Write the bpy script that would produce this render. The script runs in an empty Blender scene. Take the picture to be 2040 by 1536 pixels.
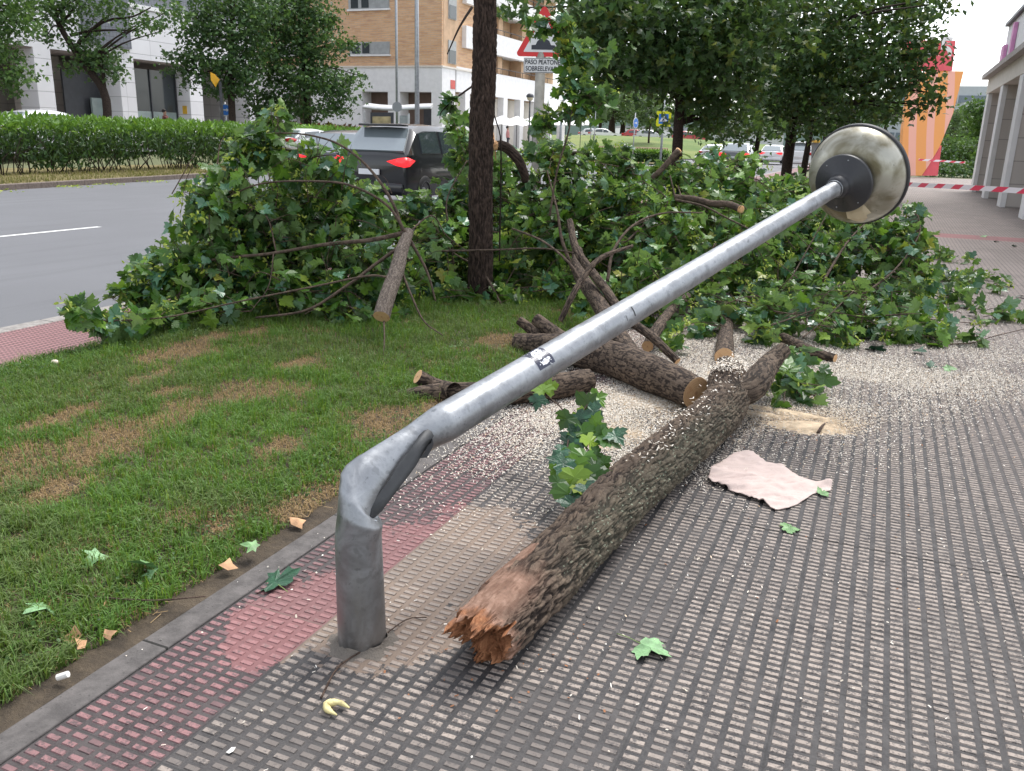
import bpy, bmesh, math, random
import numpy as np
from mathutils import Vector, Matrix
rad = math.radians
sc = bpy.context.scene
COL = sc.collection

# ------------------------------------------------------------------ camera
F, CX, CY = 1700., 1020., 768.          # focal length and centre in photo pixels (2040 x 1536)
PITCH, ROLL, HEAD, H = rad(16.2), rad(1.64), rad(22.8), 1.5
fw = np.array([-math.sin(HEAD)*math.cos(PITCH), math.cos(HEAD)*math.cos(PITCH), -math.sin(PITCH)])
r0 = np.array([math.cos(HEAD), math.sin(HEAD), 0.]); u0 = np.cross(r0, fw)
RR = r0*math.cos(ROLL)+u0*math.sin(ROLL)
UU = -r0*math.sin(ROLL)+u0*math.cos(ROLL)
CAM = np.array([0, 0, H])
def ray(x, y): return fw+RR*((x-CX)/F)-UU*((y-CY)/F)
def G(x, y, z=0.):                      # point of the plane at height z seen at a pixel
    d = ray(x, y); return CAM+d*((z-H)/d[2])
def D(x, y, dep): return CAM+ray(x, y)*dep
def PXp(x, y, X): d = ray(x, y); return CAM+d*(X/d[0])
def PYp(x, y, Y): d = ray(x, y); return CAM+d*(Y/d[1])
def pix(P):
    v = np.asarray(P)-CAM; d = v@fw
    return CX+F*(v@RR)/d, CY-F*(v@UU)/d, d
cd = bpy.data.cameras.new('camera'); cam = bpy.data.objects.new('camera', cd); COL.objects.link(cam)
cd.sensor_width = 36.; cd.lens = 36.*F/2040.; cd.clip_start = .05; cd.clip_end = 3000
m = Matrix.Identity(4)
for i in range(3):
    m[i][0] = RR[i]; m[i][1] = UU[i]; m[i][2] = -fw[i]; m[i][3] = CAM[i]
cam.matrix_world = m; sc.camera = cam

# ------------------------------------------------------------------ light (bright overcast)
SUN_EL, SUN_AZ = rad(62), rad(15)      # azimuth from +Y towards +X
w = bpy.data.worlds.new('World'); sc.world = w; w.use_nodes = True
nt = w.node_tree; bg = nt.nodes['Background']
sky = nt.nodes.new('ShaderNodeTexSky'); sky.sky_type = 'NISHITA'; sky.sun_disc = False
sky.sun_elevation = SUN_EL; sky.sun_rotation = SUN_AZ; sky.air_density = 1.0; sky.dust_density = 1.5; sky.ozone_density = 1.
hs = nt.nodes.new('ShaderNodeHueSaturation'); hs.inputs['Saturation'].default_value = .28
nt.links.new(sky.outputs[0], hs.inputs['Color']); nt.links.new(hs.outputs[0], bg.inputs['Color'])
bg.inputs['Strength'].default_value = .15
sl = bpy.data.lights.new('sun', 'SUN'); sl.energy = 1.4; sl.angle = rad(20); sl.color = (1, .97, .93)
so = bpy.data.objects.new('sun', sl); COL.objects.link(so)
sd = Vector((math.sin(SUN_AZ)*math.cos(SUN_EL), math.cos(SUN_AZ)*math.cos(SUN_EL), math.sin(SUN_EL)))
so.rotation_euler = sd.to_track_quat('Z', 'Y').to_euler()
vs = sc.view_settings; vs.view_transform = 'Standard'; vs.look = 'None'; vs.gamma = 1; vs.use_curve_mapping = False
vs.exposure = 1.25
sc.render.engine = 'CYCLES'
sc.cycles.max_bounces = 6; sc.cycles.transparent_max_bounces = 8; sc.cycles.diffuse_bounces = 3
sc.cycles.use_denoising = True

# ------------------------------------------------------------------ numpy noise
def _h(ix, iy, iz, s):
    n = (ix.astype(np.int64)*374761393+iy.astype(np.int64)*668265263+iz.astype(np.int64)*2147483647+s*974634777) & 0xffffffff
    n = ((n ^ (n >> 13))*1274126177) & 0xffffffff
    return ((n ^ (n >> 16)) & 0xffff)/65535.
def vnoise(x, y, z=0., s=0):
    x, y, z = np.broadcast_arrays(np.asarray(x, float), np.asarray(y, float), np.asarray(z, float))
    fx, fy, fz = np.floor(x), np.floor(y), np.floor(z)
    u, v, t = x-fx, y-fy, z-fz
    u, v, t = [a*a*(3-2*a) for a in (u, v, t)]
    r = 0
    for i in (0, 1):
        for j in (0, 1):
            for k in (0, 1):
                r = r+_h(fx+i, fy+j, fz+k, s)*(u if i else 1-u)*(v if j else 1-v)*(t if k else 1-t)
    return r
def fbm(x, y, z=0., s=0, o=4):
    r, a, f, t = 0, 1., 1., 0.
    for i in range(o):
        r = r+a*vnoise(np.asarray(x)*f, np.asarray(y)*f, np.asarray(z)*f, s+i); t += a; a *= .5; f *= 2.03
    return r/t
rng = np.random.default_rng(7)
random.seed(7)

# ------------------------------------------------------------------ objects
ORG = {}
def meta(o, label=None, cat=None, group=None, kind=None):
    if label: o['label'] = label
    if cat: o['category'] = cat
    if group: o['group'] = group
    if kind: o['kind'] = kind
    return o
def thing(name, label, cat, loc=(0, 0, 0), group=None, rz=0.):
    o = bpy.data.objects.new(name, None); COL.objects.link(o); o.location = tuple(float(v) for v in loc)
    o.rotation_euler = (0, 0, rz); ORG[o.name] = np.array(loc, float); o.empty_display_size = .1
    return meta(o, label, cat, group)
def mk(name, V, Fc, mats, midx=None, parent=None, smooth=False, attrs=None, local=False):
    """V (n,3); Fc: (m,k) array or list of tuples / arrays"""
    V = np.asarray(V, np.float64).reshape(-1, 3)
    org = np.zeros(3)
    if parent is not None:
        org = ORG[parent.name]
    if not local: V = V-org
    me = bpy.data.meshes.new(name)
    if isinstance(Fc, np.ndarray):
        k = Fc.shape[1]; li = Fc.reshape(-1).astype(np.int32); ls = np.arange(0, len(li), k, dtype=np.int32); lt = np.full(len(ls), k, np.int32)
    else:
        lt = np.array([len(f) for f in Fc], np.int32); li = np.concatenate([np.asarray(f, np.int32) for f in Fc]) if len(Fc) else np.zeros(0, np.int32)
        ls = np.concatenate([[0], np.cumsum(lt)[:-1]]).astype(np.int32)
    me.vertices.add(len(V)); me.vertices.foreach_set('co', V.astype(np.float32).reshape(-1))
    me.loops.add(len(li)); me.loops.foreach_set('vertex_index', li)
    me.polygons.add(len(ls)); me.polygons.foreach_set('loop_start', ls)
    try: me.polygons.foreach_set('loop_total', lt)
    except Exception: pass
    if not isinstance(mats, (list, tuple)): mats = [mats]
    for mm in mats: me.materials.append(mm)
    if midx is not None: me.polygons.foreach_set('material_index', np.asarray(midx, np.int32))
    me.update(calc_edges=True); me.validate()
    me.polygons.foreach_set('use_smooth', np.full(len(me.polygons), bool(smooth)))
    if attrs:
        for an, (ty, dat) in attrs.items():
            a = me.attributes.new(an, ty, 'POINT')
            a.data.foreach_set('vector' if ty == 'FLOAT_VECTOR' else 'value', np.asarray(dat, np.float32).reshape(-1))
    o = bpy.data.objects.new(name, me); COL.objects.link(o)
    if parent is not None: o.parent = parent
    ORG[o.name] = org
    return o
class MB:
    def __init__(s): s.v = []; s.f = []; s.n = 0; s.m = []
    def add(s, V, Fc, mi=0):
        V = np.asarray(V, float).reshape(-1, 3)
        s.v.append(V); s.f += [tuple(int(i)+s.n for i in f) for f in Fc]; s.m += [mi]*len(Fc); s.n += len(V); return s
    def box(s, a, b, mi=0, bev=0.):
        (x0, y0, z0), (x1, y1, z1) = a, b
        if bev > 0:
            t = bmesh.new(); bmesh.ops.create_cube(t, size=1)
            for v in t.verts: v.co = Vector(((x0+x1)/2+v.co.x*(x1-x0), (y0+y1)/2+v.co.y*(y1-y0), (z0+z1)/2+v.co.z*(z1-z0)))
            bmesh.ops.bevel(t, geom=list(t.edges), offset=bev, segments=2, affect='EDGES', profile=.5)
            t.verts.index_update()
            s.add([v.co[:] for v in t.verts], [[v.index for v in f.verts] for f in t.faces], mi); t.free(); return s
        V = [(x0, y0, z0), (x1, y0, z0), (x1, y1, z0), (x0, y1, z0), (x0, y0, z1), (x1, y0, z1), (x1, y1, z1), (x0, y1, z1)]
        return s.add(V, [(3, 2, 1, 0), (4, 5, 6, 7), (0, 1, 5, 4), (1, 2, 6, 5), (2, 3, 7, 6), (3, 0, 4, 7)], mi)
    def quad(s, a, b, c, d, mi=0): return s.add([a, b, c, d], [(0, 1, 2, 3)], mi)
    def prism(s, poly, ax, h0, h1, mi=0):
        """poly 2-d points, extruded along axis ax from h0 to h1"""
        def P(p, h):
            return {0: (h, p[0], p[1]), 1: (p[0], h, p[1]), 2: (p[0], p[1], h)}[ax]
        n = len(poly); V = [P(p, h0) for p in poly]+[P(p, h1) for p in poly]
        return s.add(V, [tuple(range(n))[::-1], tuple(range(n, 2*n))]+[(i, (i+1) % n, n+(i+1) % n, n+i) for i in range(n)], mi)
    def tube(s, pts, rr, seg=8, mi=0, cap=True, wob=0., capmi=None):
        pts = np.asarray(pts, float); n = len(pts)
        if np.isscalar(rr): rr = [rr]*n
        T = np.gradient(pts, axis=0); T /= np.linalg.norm(T, axis=1)[:, None]+1e-12
        a = np.array([0, 0, 1.]) if abs(T[0][2]) < .9 else np.array([1., 0, 0])
        V = []; u = np.cross(T[0], a); u /= np.linalg.norm(u)
        th = np.arange(seg)*2*np.pi/seg
        for i in range(n):
            u = u-T[i]*(u@T[i]); u /= np.linalg.norm(u); v = np.cross(T[i], u)
            r = rr[i]*(1+wob*(rng.random(seg)-.5)) if wob else rr[i]
            V.append(pts[i]+np.outer(np.cos(th)*r, u)+np.outer(np.sin(th)*r, v))
        V = np.concatenate(V); Fc = [(i*seg+j, i*seg+(j+1) % seg, (i+1)*seg+(j+1) % seg, (i+1)*seg+j) for i in range(n-1) for j in range(seg)]
        s.add(V, Fc, mi)
        if cap:
            b = s.n-len(V); cm = mi if capmi is None else capmi
            s.f += [tuple(b+j for j in range(seg))[::-1], tuple(b+(n-1)*seg+j for j in range(seg))]; s.m += [cm, cm]
        return s
    def lathe(s, prof, org, axis, seg=40, mi=0):
        """prof: (r, h) pairs along axis"""
        axis = np.array(axis, float); axis /= np.linalg.norm(axis)
        a = np.array([0, 0, 1.]) if abs(axis[2]) < .9 else np.array([1., 0, 0])
        u = np.cross(axis, a); u /= np.linalg.norm(u); v = np.cross(axis, u); th = np.arange(seg)*2*np.pi/seg
        V = np.concatenate([np.array(org)+axis*h+np.outer(np.cos(th)*r, u)+np.outer(np.sin(th)*r, v) for r, h in prof])
        return s.add(V, [(i*seg+j, i*seg+(j+1) % seg, (i+1)*seg+(j+1) % seg, (i+1)*seg+j) for i in range(len(prof)-1) for j in range(seg)], mi)
    def sphere(s, c, r, seg=14, rings=8, mi=0):
        r = np.broadcast_to(np.asarray(r, float), 3)
        V = []; 
        for i in range(rings+1):
            t = np.pi*i/rings
            for j in range(seg):
                p = 2*np.pi*j/seg; V.append((c[0]+r[0]*math.sin(t)*math.cos(p), c[1]+r[1]*math.sin(t)*math.sin(p), c[2]+r[2]*math.cos(t)))
        return s.add(V, [(i*seg+j, (i+1)*seg+j, (i+1)*seg+(j+1) % seg, i*seg+(j+1) % seg) for i in range(rings) for j in range(seg)], mi)
    def build(s, name, mats, parent=None, smooth=False, local=False, attrs=None):
        return mk(name, np.concatenate(s.v), s.f, mats, s.m, parent, smooth, attrs, local)
def spline(P, n):
    P = np.asarray(P, float); k = len(P)
    Q = np.vstack([2*P[0]-P[1], P, 2*P[-1]-P[-2]]); out = []
    for t in np.linspace(0, k-1-1e-9, n):
        i = int(t); f = t-i; a, b, c, d = Q[i:i+4]
        out.append(.5*((2*b)+(-a+c)*f+(2*a-5*b+4*c-d)*f*f+(-a+3*b-3*c+d)*f**3))
    return np.array(out)

# ------------------------------------------------------------------ material helper (sockets with arithmetic)
class S:
    def __init__(s, nt, o): s.nt = nt; s.o = o
    def _m(s, op, *a):
        n = s.nt.nodes.new('ShaderNodeMath'); n.operation = op
        for i, x in enumerate((s,)+a): put(s.nt, n.inputs[i], x)
        return S(s.nt, n.outputs[0])
    def __add__(s, b): return s._m('ADD', b)
    def __radd__(s, b): return s._m('ADD', b)
    def __sub__(s, b): return s._m('SUBTRACT', b)
    def __rsub__(s, b): return (s*-1)+b
    def __mul__(s, b): return s._m('MULTIPLY', b)
    def __rmul__(s, b): return s._m('MULTIPLY', b)
    def __truediv__(s, b): return s._m('DIVIDE', b)
    def fract(s): return s._m('FRACT')
    def abs(s): return s._m('ABSOLUTE')
    def gt(s, b): return s._m('GREATER_THAN', b)
    def lt(s, b): return s._m('LESS_THAN', b)
    def max(s, b): return s._m('MAXIMUM', b)
    def min(s, b): return s._m('MINIMUM', b)
    def pow(s, b): return s._m('POWER', b)
    def rmp(s, a, b, c=0., d=1., smooth=True):
        n = s.nt.nodes.new('ShaderNodeMapRange'); n.interpolation_type = 'SMOOTHSTEP' if smooth else 'LINEAR'
        put(s.nt, n.inputs[0], s)
        for i, x in enumerate((a, b, c, d)): put(s.nt, n.inputs[i+1], x)
        return S(s.nt, n.outputs[0])
def put(nt, i, x):
    if isinstance(x, S): nt.links.new(x.o, i)
    elif isinstance(x, bpy.types.NodeSocket): nt.links.new(x, i)
    elif isinstance(x, (tuple, list)): i.default_value = tuple(x)+((1.,) if len(x) == 3 and len(i.default_value) == 4 else ())
    else: i.default_value = x
class MT:
    def __init__(s, name):
        s.m = bpy.data.materials.new(name); s.m.use_nodes = True; s.nt = s.m.node_tree
        s.b = s.nt.nodes['Principled BSDF']; s.out = s.nt.nodes['Material Output']
    def node(s, t, outp=0, ins=None, **at):
        n = s.nt.nodes.new(t)
        for k, v in at.items(): setattr(n, k, v)
        for k, v in (ins or {}).items(): put(s.nt, n.inputs[k], v)
        return S(s.nt, n.outputs[outp])
    def geo(s, name='Position'): return s.node('ShaderNodeNewGeometry', name)
    def obj(s): return s.node('ShaderNodeTexCoord', 'Object')
    def attr(s, n, vec=False): return s.node('ShaderNodeAttribute', 'Vector' if vec else 'Fac', attribute_name=n)
    def rand(s): return s.node('ShaderNodeNewGeometry', 'Random Per Island')
    def xyz(s, v):
        n = s.nt.nodes.new('ShaderNodeSeparateXYZ'); put(s.nt, n.inputs[0], v)
        return [S(s.nt, n.outputs[i]) for i in range(3)]
    def comb(s, x, y, z): return s.node('ShaderNodeCombineXYZ', 0, {0: x, 1: y, 2: z})
    def scale(s, v, k): return s.node('ShaderNodeMapping', 0, {'Vector': v, 'Scale': k})
    def noise(s, v, sc_=5., det=4., rough=.55, dist=0.): return s.node('ShaderNodeTexNoise', 'Fac', {'Vector': v, 'Scale': sc_, 'Detail': det, 'Roughness': rough, 'Distortion': dist})
    def vor(s, v, sc_=5., feat='F1', out='Distance'): return s.node('ShaderNodeTexVoronoi', out, {'Vector': v, 'Scale': sc_}, feature=feat)
    def white(s, v): return s.node('ShaderNodeTexWhiteNoise', 'Value', {'Vector': v})
    def mix(s, f, a, b, mode='MIX'):
        n = s.nt.nodes.new('ShaderNodeMix'); n.data_type = 'RGBA'; n.blend_type = mode
        put(s.nt, n.inputs[0], f); put(s.nt, n.inputs[6], a); put(s.nt, n.inputs[7], b); return S(s.nt, n.outputs[2])
    def ramp(s, f, stops, mode='LINEAR'):
        n = s.nt.nodes.new('ShaderNodeValToRGB'); n.color_ramp.interpolation = mode; e = n.color_ramp.elements
        for i, (p, c) in enumerate(stops):
            if i > 1: e.new(p)
            e[i].position = p; e[i].color = tuple(c)+(1,)
        put(s.nt, n.inputs[0], f); return S(s.nt, n.outputs[0])
    def bump(s, h, st=.5, d=.01): return s.node('ShaderNodeBump', 0, {'Height': h, 'Strength': st, 'Distance': d})
    def set(s, col=None, rough=None, metal=None, nrm=None, **kw):
        if col is not None: put(s.nt, s.b.inputs['Base Color'], col)
        if rough is not None: put(s.nt, s.b.inputs['Roughness'], rough)
        if metal is not None: put(s.nt, s.b.inputs['Metallic'], metal)
        if nrm is not None: put(s.nt, s.b.inputs['Normal'], nrm)
        for k, v in kw.items(): put(s.nt, s.b.inputs[k.replace('_', ' ')], v)
        return s.m
def simple(name, col, rough=.6, metal=0., var=.12, ns=3., bump=0., bs=60., **kw):
    t = MT(name); v = t.obj(); n = t.noise(v, ns, 5.)
    c = t.mix(n.rmp(.3, .7), tuple(x*(1-var) for x in col), tuple(min(1, x*(1+var)) for x in col))
    nr = t.bump(t.noise(v, bs, 3.), bump, .01) if bump else None
    return t.set(c, rough, metal, nr, **kw)
MATS = {}
def mt(name, *a, **k):
    if name not in MATS: MATS[name] = simple(name, *a, **k)
    return MATS[name]

# ------------------------------------------------------------------ surface materials
JX, JY, TILE, PXc, PYc = -.09, 3.33, .34, .34/6, .34/11
def paving(name, allred=False):
    t = MT(name); P = t.geo(); x, y, z = t.xyz(P)
    fx = ((x-JX)/PXc).fract(); fy = ((y-JY)/PYc).fract()
    ex = (fx-.5).abs(); ey = (fy-.5).abs()
    bar = ex.rmp(.37, .33)*ey.rmp(.31, .27)
    lx = ((x-JX)/TILE).fract(); ly = ((y-JY)/TILE).fract()
    jl = ((lx-.5).abs().gt(.4925)).max((ly-.5).abs().gt(.493))
    by = ((y-JY)/(TILE*12)).fract(); big = (by-.5).abs().gt(.4982)
    n1 = t.noise(P, 2.2, 5.); n2 = t.noise(P, 9., 5.); n3 = t.noise(P, 160., 4., .7); n4 = t.noise(P, 38., 4., .65)
    tn = t.white(t.comb(((x-JX)/TILE)._m('FLOOR'), ((y-JY)/TILE)._m('FLOOR'), 0.))
    barid = t.white(t.comb(((x-JX)/PXc)._m('FLOOR'), ((y-JY)/PYc)._m('FLOOR'), 2.))
    red = x.lt(-1.452) if not allred else None
    cream_t, red_t = (.355, .30, .26), (.35, .175, .175)
    cream_b, red_b = (.25, .185, .14), (.235, .105, .105)  # clean grooves coloured darker than the rib tops to paint in rib shading
    if allred: top, bot = red_t, red_b; top = t.mix(n1, red_t, (.36, .2, .2)); bot = t.mix(n1, (.10, .055, .055), (.13, .08, .08)); clean = None
    else:
        top = t.mix(red, cream_t, red_t); bot = t.mix(red, cream_b, red_b)
    # where the surface has been washed or scraped clean round the post
    if not allred:
        wob = (n1-.5)*1.3+(n2-.5)*1.1+(t.noise(P, 30., 4.)-.5)*.35
        def blob(cx, cy, ax, ay, rot):
            c, s_ = math.cos(rot), math.sin(rot)
            dx, dy = x-cx, y-cy
            return (((dx*c+dy*s_)/ax).pow(2.)+((dy*c-dx*s_)/ay).pow(2.)).pow(.5)
        g1 = G(735, 1215); g2 = G(900, 1120); g3 = G(600, 1225)
        b1 = blob(g1[0], g1[1], .33, .30, 0.); b2 = blob(g2[0]-.02, g2[1], .30, .52, 0.); b3 = blob(g3[0], g3[1], .17, .30, 0.)
        d = b1.min(b2).min(b3)+wob*.9
        edge = y.lt(1.90+0.)
        clean = (d+(n4-.5)*.55+(barid-.5)*.25*bar).rmp(1.03, .97)*t.noise(P, 6., 6., .75).rmp(.30, .42, .3, 1.)
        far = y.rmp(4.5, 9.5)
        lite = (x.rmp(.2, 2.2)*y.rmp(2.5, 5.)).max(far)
    grime = t.mix(n2.rmp(.3, .7), (.020, .020, .023), (.062, .058, .058)); grime = t.mix(n3.rmp(.4, .7)*.5, grime, (.11, .105, .10)); grime = t.mix(x.rmp(-1.2, 1.2)*(.1+.4*n1), grime, (.068, .064, .065))
    if not allred:
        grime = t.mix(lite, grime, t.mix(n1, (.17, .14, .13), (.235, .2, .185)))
        gx = t.mix(x.lt(-1.452)*.18, grime, (.1, .05, .05))
        bot2 = t.mix(clean*.9, gx, bot)
        pit = (n4*.55+n3*.45).rmp(.46, .60)            # dirt left in the worn tops
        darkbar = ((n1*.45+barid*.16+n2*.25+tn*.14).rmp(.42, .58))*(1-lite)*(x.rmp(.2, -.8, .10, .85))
        tp = t.mix((pit*.8).max(darkbar*.72)*(1-clean*.7)*(1-lite*.6), top, (.045, .043, .046))
        tp = t.mix(clean*.2, tp, bot); tp = t.mix(clean*(n4.rmp(.55, .65))*.45, tp, (.16, .12, .11))
        tp = t.mix(x.lt(-1.452)*(1-clean)*.30, tp, (.12, .08, .085))
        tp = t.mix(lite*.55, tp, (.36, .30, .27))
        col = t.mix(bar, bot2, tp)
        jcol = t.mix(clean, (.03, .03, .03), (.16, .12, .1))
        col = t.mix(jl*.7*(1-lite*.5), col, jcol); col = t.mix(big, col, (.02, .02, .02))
        band = (y-17.6).abs().lt(.42)*x.gt(-1.3)
        col = t.mix(band*.85, col, (.33, .13, .135))
        col = t.mix(n3.rmp(.3, .8)*.25, col, (.06, .055, .05))
        col = t.mix((tn*.25), col, (.1, .09, .085))
    else:
        col = t.mix(bar, bot, top)
        col = t.mix(jl*.6, col, (.06, .04, .04))
    hgt = bar*.6+n3*.35-jl*1.-big*1.5
    return t.set(col, t.noise(P, 30.).rmp(.2, .8, .62, .9), 0., t.bump(hgt, .6, .003), Specular_IOR_Level=.35)
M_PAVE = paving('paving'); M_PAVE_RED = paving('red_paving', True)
def asphalt(name, c, dusty=.1):
    t = MT(name); P = t.geo(); a = t.noise(P, 260., 3., .8); b = t.noise(P, .5, 4.); x, y, z = t.xyz(P)
    st = t.noise(t.scale(P, (3., .25, 1.)), 1., 4.)
    col = t.mix(a.rmp(.3, .7), tuple(v*.72 for v in c), tuple(v*1.22 for v in c))
    col = t.mix(b.rmp(.35, .7)*.3, col, tuple(v*1.3 for v in c)); col = t.mix(st.rmp(.5, .7)*.22, col, tuple(v*.6 for v in c))
    return t.set(col, .82, 0., t.bump(a, .5, .004))
M_ROAD = asphalt('asphalt', (.135, .138, .148)); M_ROAD2 = asphalt('asphalt_far', (.16, .16, .168))
def concrete(name, c, pit=.5):
    t = MT(name); P = t.geo(); a = t.noise(P, 14., 6., .7); b = t.noise(P, 120., 4., .7); v = t.vor(P, 45.)
    col = t.mix(a.rmp(.3, .7), tuple(k*.62 for k in c), tuple(k*1.2 for k in c)); col = t.mix(v.rmp(.18, .05)*pit, col, tuple(k*.4 for k in c))
    x, y, z = t.xyz(P); j = ((y-.66)/1.).fract(); jj = (j-.5).abs().gt(.4955)
    col = t.mix(jj, col, (.015, .014, .012))
    return t.set(col, .88, 0., t.bump(b*.6+a-jj*2., .6, .006))
M_KERB = concrete('kerb_stone', (.112, .102, .097), .8); M_KERB2 = concrete('kerb_concrete', (.30, .28, .26), .2)
def soil(name):
    t = MT(name); P = t.geo(); a = t.noise(P, 7., 6., .7); b = t.noise(P, 70., 5., .75)
    col = t.mix(a.rmp(.3, .7), (.045, .034, .024), (.115, .086, .056)); col = t.mix(b.rmp(.6, .75)*.5, col, (.20, .14, .08))
    return t.set(col, .95, 0., t.bump(b+a, .8, .02))
M_SOIL = soil('soil')
def greenground(name, c0, c1, ns=.4):
    t = MT(name); P = t.geo(); a = t.noise(P, ns, 5.); b = t.noise(P, 25., 4., .7)
    col = t.mix(a.rmp(.3, .7), c0, c1); col = t.mix(b.rmp(.3, .7)*.45, col, tuple(v*.5 for v in c0))
    return t.set(col, .95, 0., t.bump(b, .7, .03))
M_LAWNFAR = greenground('far_lawn', (.10, .17, .035), (.22, .25, .07), .25)
M_DRY = greenground('dry_verge', (.16, .14, .05), (.26, .21, .09), 1.5)
def leafmat(name, stops, back, trans=.22, rough=.42, shift=None, spec=.45):
    t = MT(name); r = t.rand(); col = t.ramp(r, stops)
    P = t.geo(); n = t.noise(P, 1.3, 3.); col = t.mix(n.rmp(.35, .65)*.4, col, tuple(v*.6 for v in stops[0][1]))
    bf = t.node('ShaderNodeNewGeometry', 'Backfacing'); col = t.mix(bf*.8, col, back)
    t.set(col, rough, 0., Specular_IOR_Level=spec)
    tr = t.nt.nodes.new('ShaderNodeBsdfTranslucent'); put(t.nt, tr.inputs['Color'], t.mix(.5, col, (.2, .34, .03)))
    mx = t.nt.nodes.new('ShaderNodeMixShader'); mx.inputs[0].default_value = trans
    t.nt.links.new(t.b.outputs[0], mx.inputs[1]); t.nt.links.new(tr.outputs[0], mx.inputs[2]); t.nt.links.new(mx.outputs[0], t.out.inputs[0])
    return t.m
M_LEAF = leafmat('maple_leaf', [(0., (.020, .060, .014)), (.3, (.045, .125, .020)), (.6, (.095, .22, .028)), (.85, (.17, .33, .038)), (.97, (.28, .41, .055)), (1., (.42, .40, .07))], (.17, .26, .11), .34, .36)
M_LEAFB = leafmat('maple_leaf_blue', [(0., (.035, .10, .055)), (.5, (.07, .19, .10)), (1., (.14, .29, .16))], (.16, .27, .15), .18, .3, spec=.6)
M_SEED = leafmat('samara', [(0., (.28, .38, .04)), (.5, (.42, .50, .07)), (1., (.52, .55, .12))], (.42, .5, .1), .35, .5)
M_TREE = leafmat('tree_leaf', [(0., (.020, .055, .018)), (.4, (.040, .100, .030)), (.75, (.070, .16, .040)), (1., (.13, .24, .055))], (.07, .13, .055), .25, .45)
M_TREE2 = leafmat('tree_leaf_light', [(0., (.03, .075, .015)), (.4, (.05, .12, .022)), (.75, (.085, .18, .03)), (1., (.14, .24, .04))], (.08, .15, .05), .25, .5)
M_TREEY = leafmat('tree_leaf_olive', [(0., (.05, .08, .012)), (.5, (.11, .15, .022)), (1., (.26, .30, .05))], (.09, .12, .03), .2, .5)
M_FARG = leafmat('far_leaf', [(0., (.05, .085, .045)), (.5, (.085, .135, .06)), (1., (.14, .20, .085))], (.1, .15, .08), .2, .7)
M_HEDGE = leafmat('oleander_leaf', [(0., (.05, .13, .014)), (.4, (.11, .25, .025)), (.8, (.19, .38, .035)), (1., (.30, .48, .06))], (.12, .24, .04), .3, .45)
M_GRASS = leafmat('grass_blade', [(0., (.05, .115, .013)), (.4, (.12, .235, .022)), (.75, (.23, .36, .034)), (1., (.38, .47, .08))], (.10, .21, .035), .35, .5)
M_GRASS2 = leafmat('grass_blade_olive', [(0., (.055, .11, .018)), (.5, (.14, .235, .035)), (1., (.32, .38, .10))], (.12, .18, .05), .3, .6)
M_STRAW = leafmat('straw', [(0., (.32, .21, .10)), (.5, (.55, .39, .22)), (1., (.70, .55, .35))], (.34, .23, .12), .15, .8, spec=.1)
M_VERGE = leafmat('verge_grass', [(0., (.10, .12, .03)), (.5, (.24, .21, .07)), (1., (.36, .30, .12))], (.25, .2, .1), .2, .8)
def barkmat(name, c0, c1, sc_=1., lichen=0.):
    t = MT(name); P = t.obj(); x, y, z = t.xyz(P)
    n = t.noise(P, 18.*sc_, 6., .7, 1.); n2 = t.noise(P, 90.*sc_, 4., .7); col = t.mix(n.rmp(.35, .65), c0, c1)
    col = t.mix(n2.rmp(.55, .7)*.35, col, tuple(v*1.6 for v in c1))
    if lichen: col = t.mix(t.noise(P, 40., 3.).rmp(.62, .68)*lichen, col, (.22, .25, .17))
    return t.set(col, .9, 0., t.bump(n+n2*.5, .7, .012), Specular_IOR_Level=.25)
M_BARK = barkmat('branch_bark', (.045, .032, .025), (.125, .09, .068))
M_BARKD = barkmat('tree_bark', (.018, .013, .011), (.055, .038, .030))
M_TWIG = barkmat('twig_bark', (.05, .033, .026), (.125, .085, .065), 2.)
def barkgrey():
    t = MT('young_bark'); v = t.attr('buv', True); n = t.noise(t.scale(v, (1., 1., 1.)), 60., 5., .7); 
    col = t.ramp(n.rmp(.3, .7), [(0., (.05, .038, .03)), (.5, (.12, .095, .075)), (1., (.26, .22, .18))]); return t.set(col, .85, 0., t.bump(n, .8, .01))
def cutwood():
    t = MT('cut_wood'); P = t.obj(); n = t.noise(P, 30., 5., .7); n2 = t.noise(P, 6., 3.)
    col = t.mix(n.rmp(.3, .7), (.50, .27, .12), (.68, .44, .23)); col = t.mix(n2.rmp(.5, .7)*.4, col, (.38, .17, .07))
    return t.set(col, .8, 0., t.bump(n, .3, .004), Specular_IOR_Level=.2)
M_CUT = cutwood()

# ------------------------------------------------------------------ the setting
def sheet(name, poly, z, mat, **k):
    V = [(p[0], p[1], z) for p in poly]
    return meta(mk(name, V, [tuple(range(len(V)))], mat), kind='structure')
def hgt(x, y):
    x = np.asarray(x, float); y = np.asarray(y, float)
    t = np.clip((-x-25.5)/5., 0, 1); a = t*t*(3-2*t)*.62
    a = a*np.clip(1-(y-95)/60., 0, 1)
    return a
gx = np.unique(np.concatenate([np.linspace(-1200, -60, 24), np.linspace(-60, 30, 91), np.linspace(30, 1200, 24)]))
gy = np.unique(np.concatenate([np.linspace(-300, -10, 8), np.linspace(-10, 130, 71), np.linspace(130, 2000, 24)]))
GX, GY = np.meshgrid(gx, gy); nx, ny = len(gx), len(gy)
V = np.stack([GX, GY, hgt(GX, GY)-.16], -1).reshape(-1, 3)
ii = (np.arange(ny-1)[:, None]*nx+np.arange(nx-1)[None]).reshape(-1)
M_GROUND = greenground('ground_soil', (.13, .15, .07), (.2, .2, .11), .05)
meta(mk('ground', V, np.stack([ii, ii+1, ii+nx+1, ii+nx], 1), M_GROUND, smooth=True), kind='structure')
def mkx(y): return -19.05-.16*(y-8.)                 # far edge of the road
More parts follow.
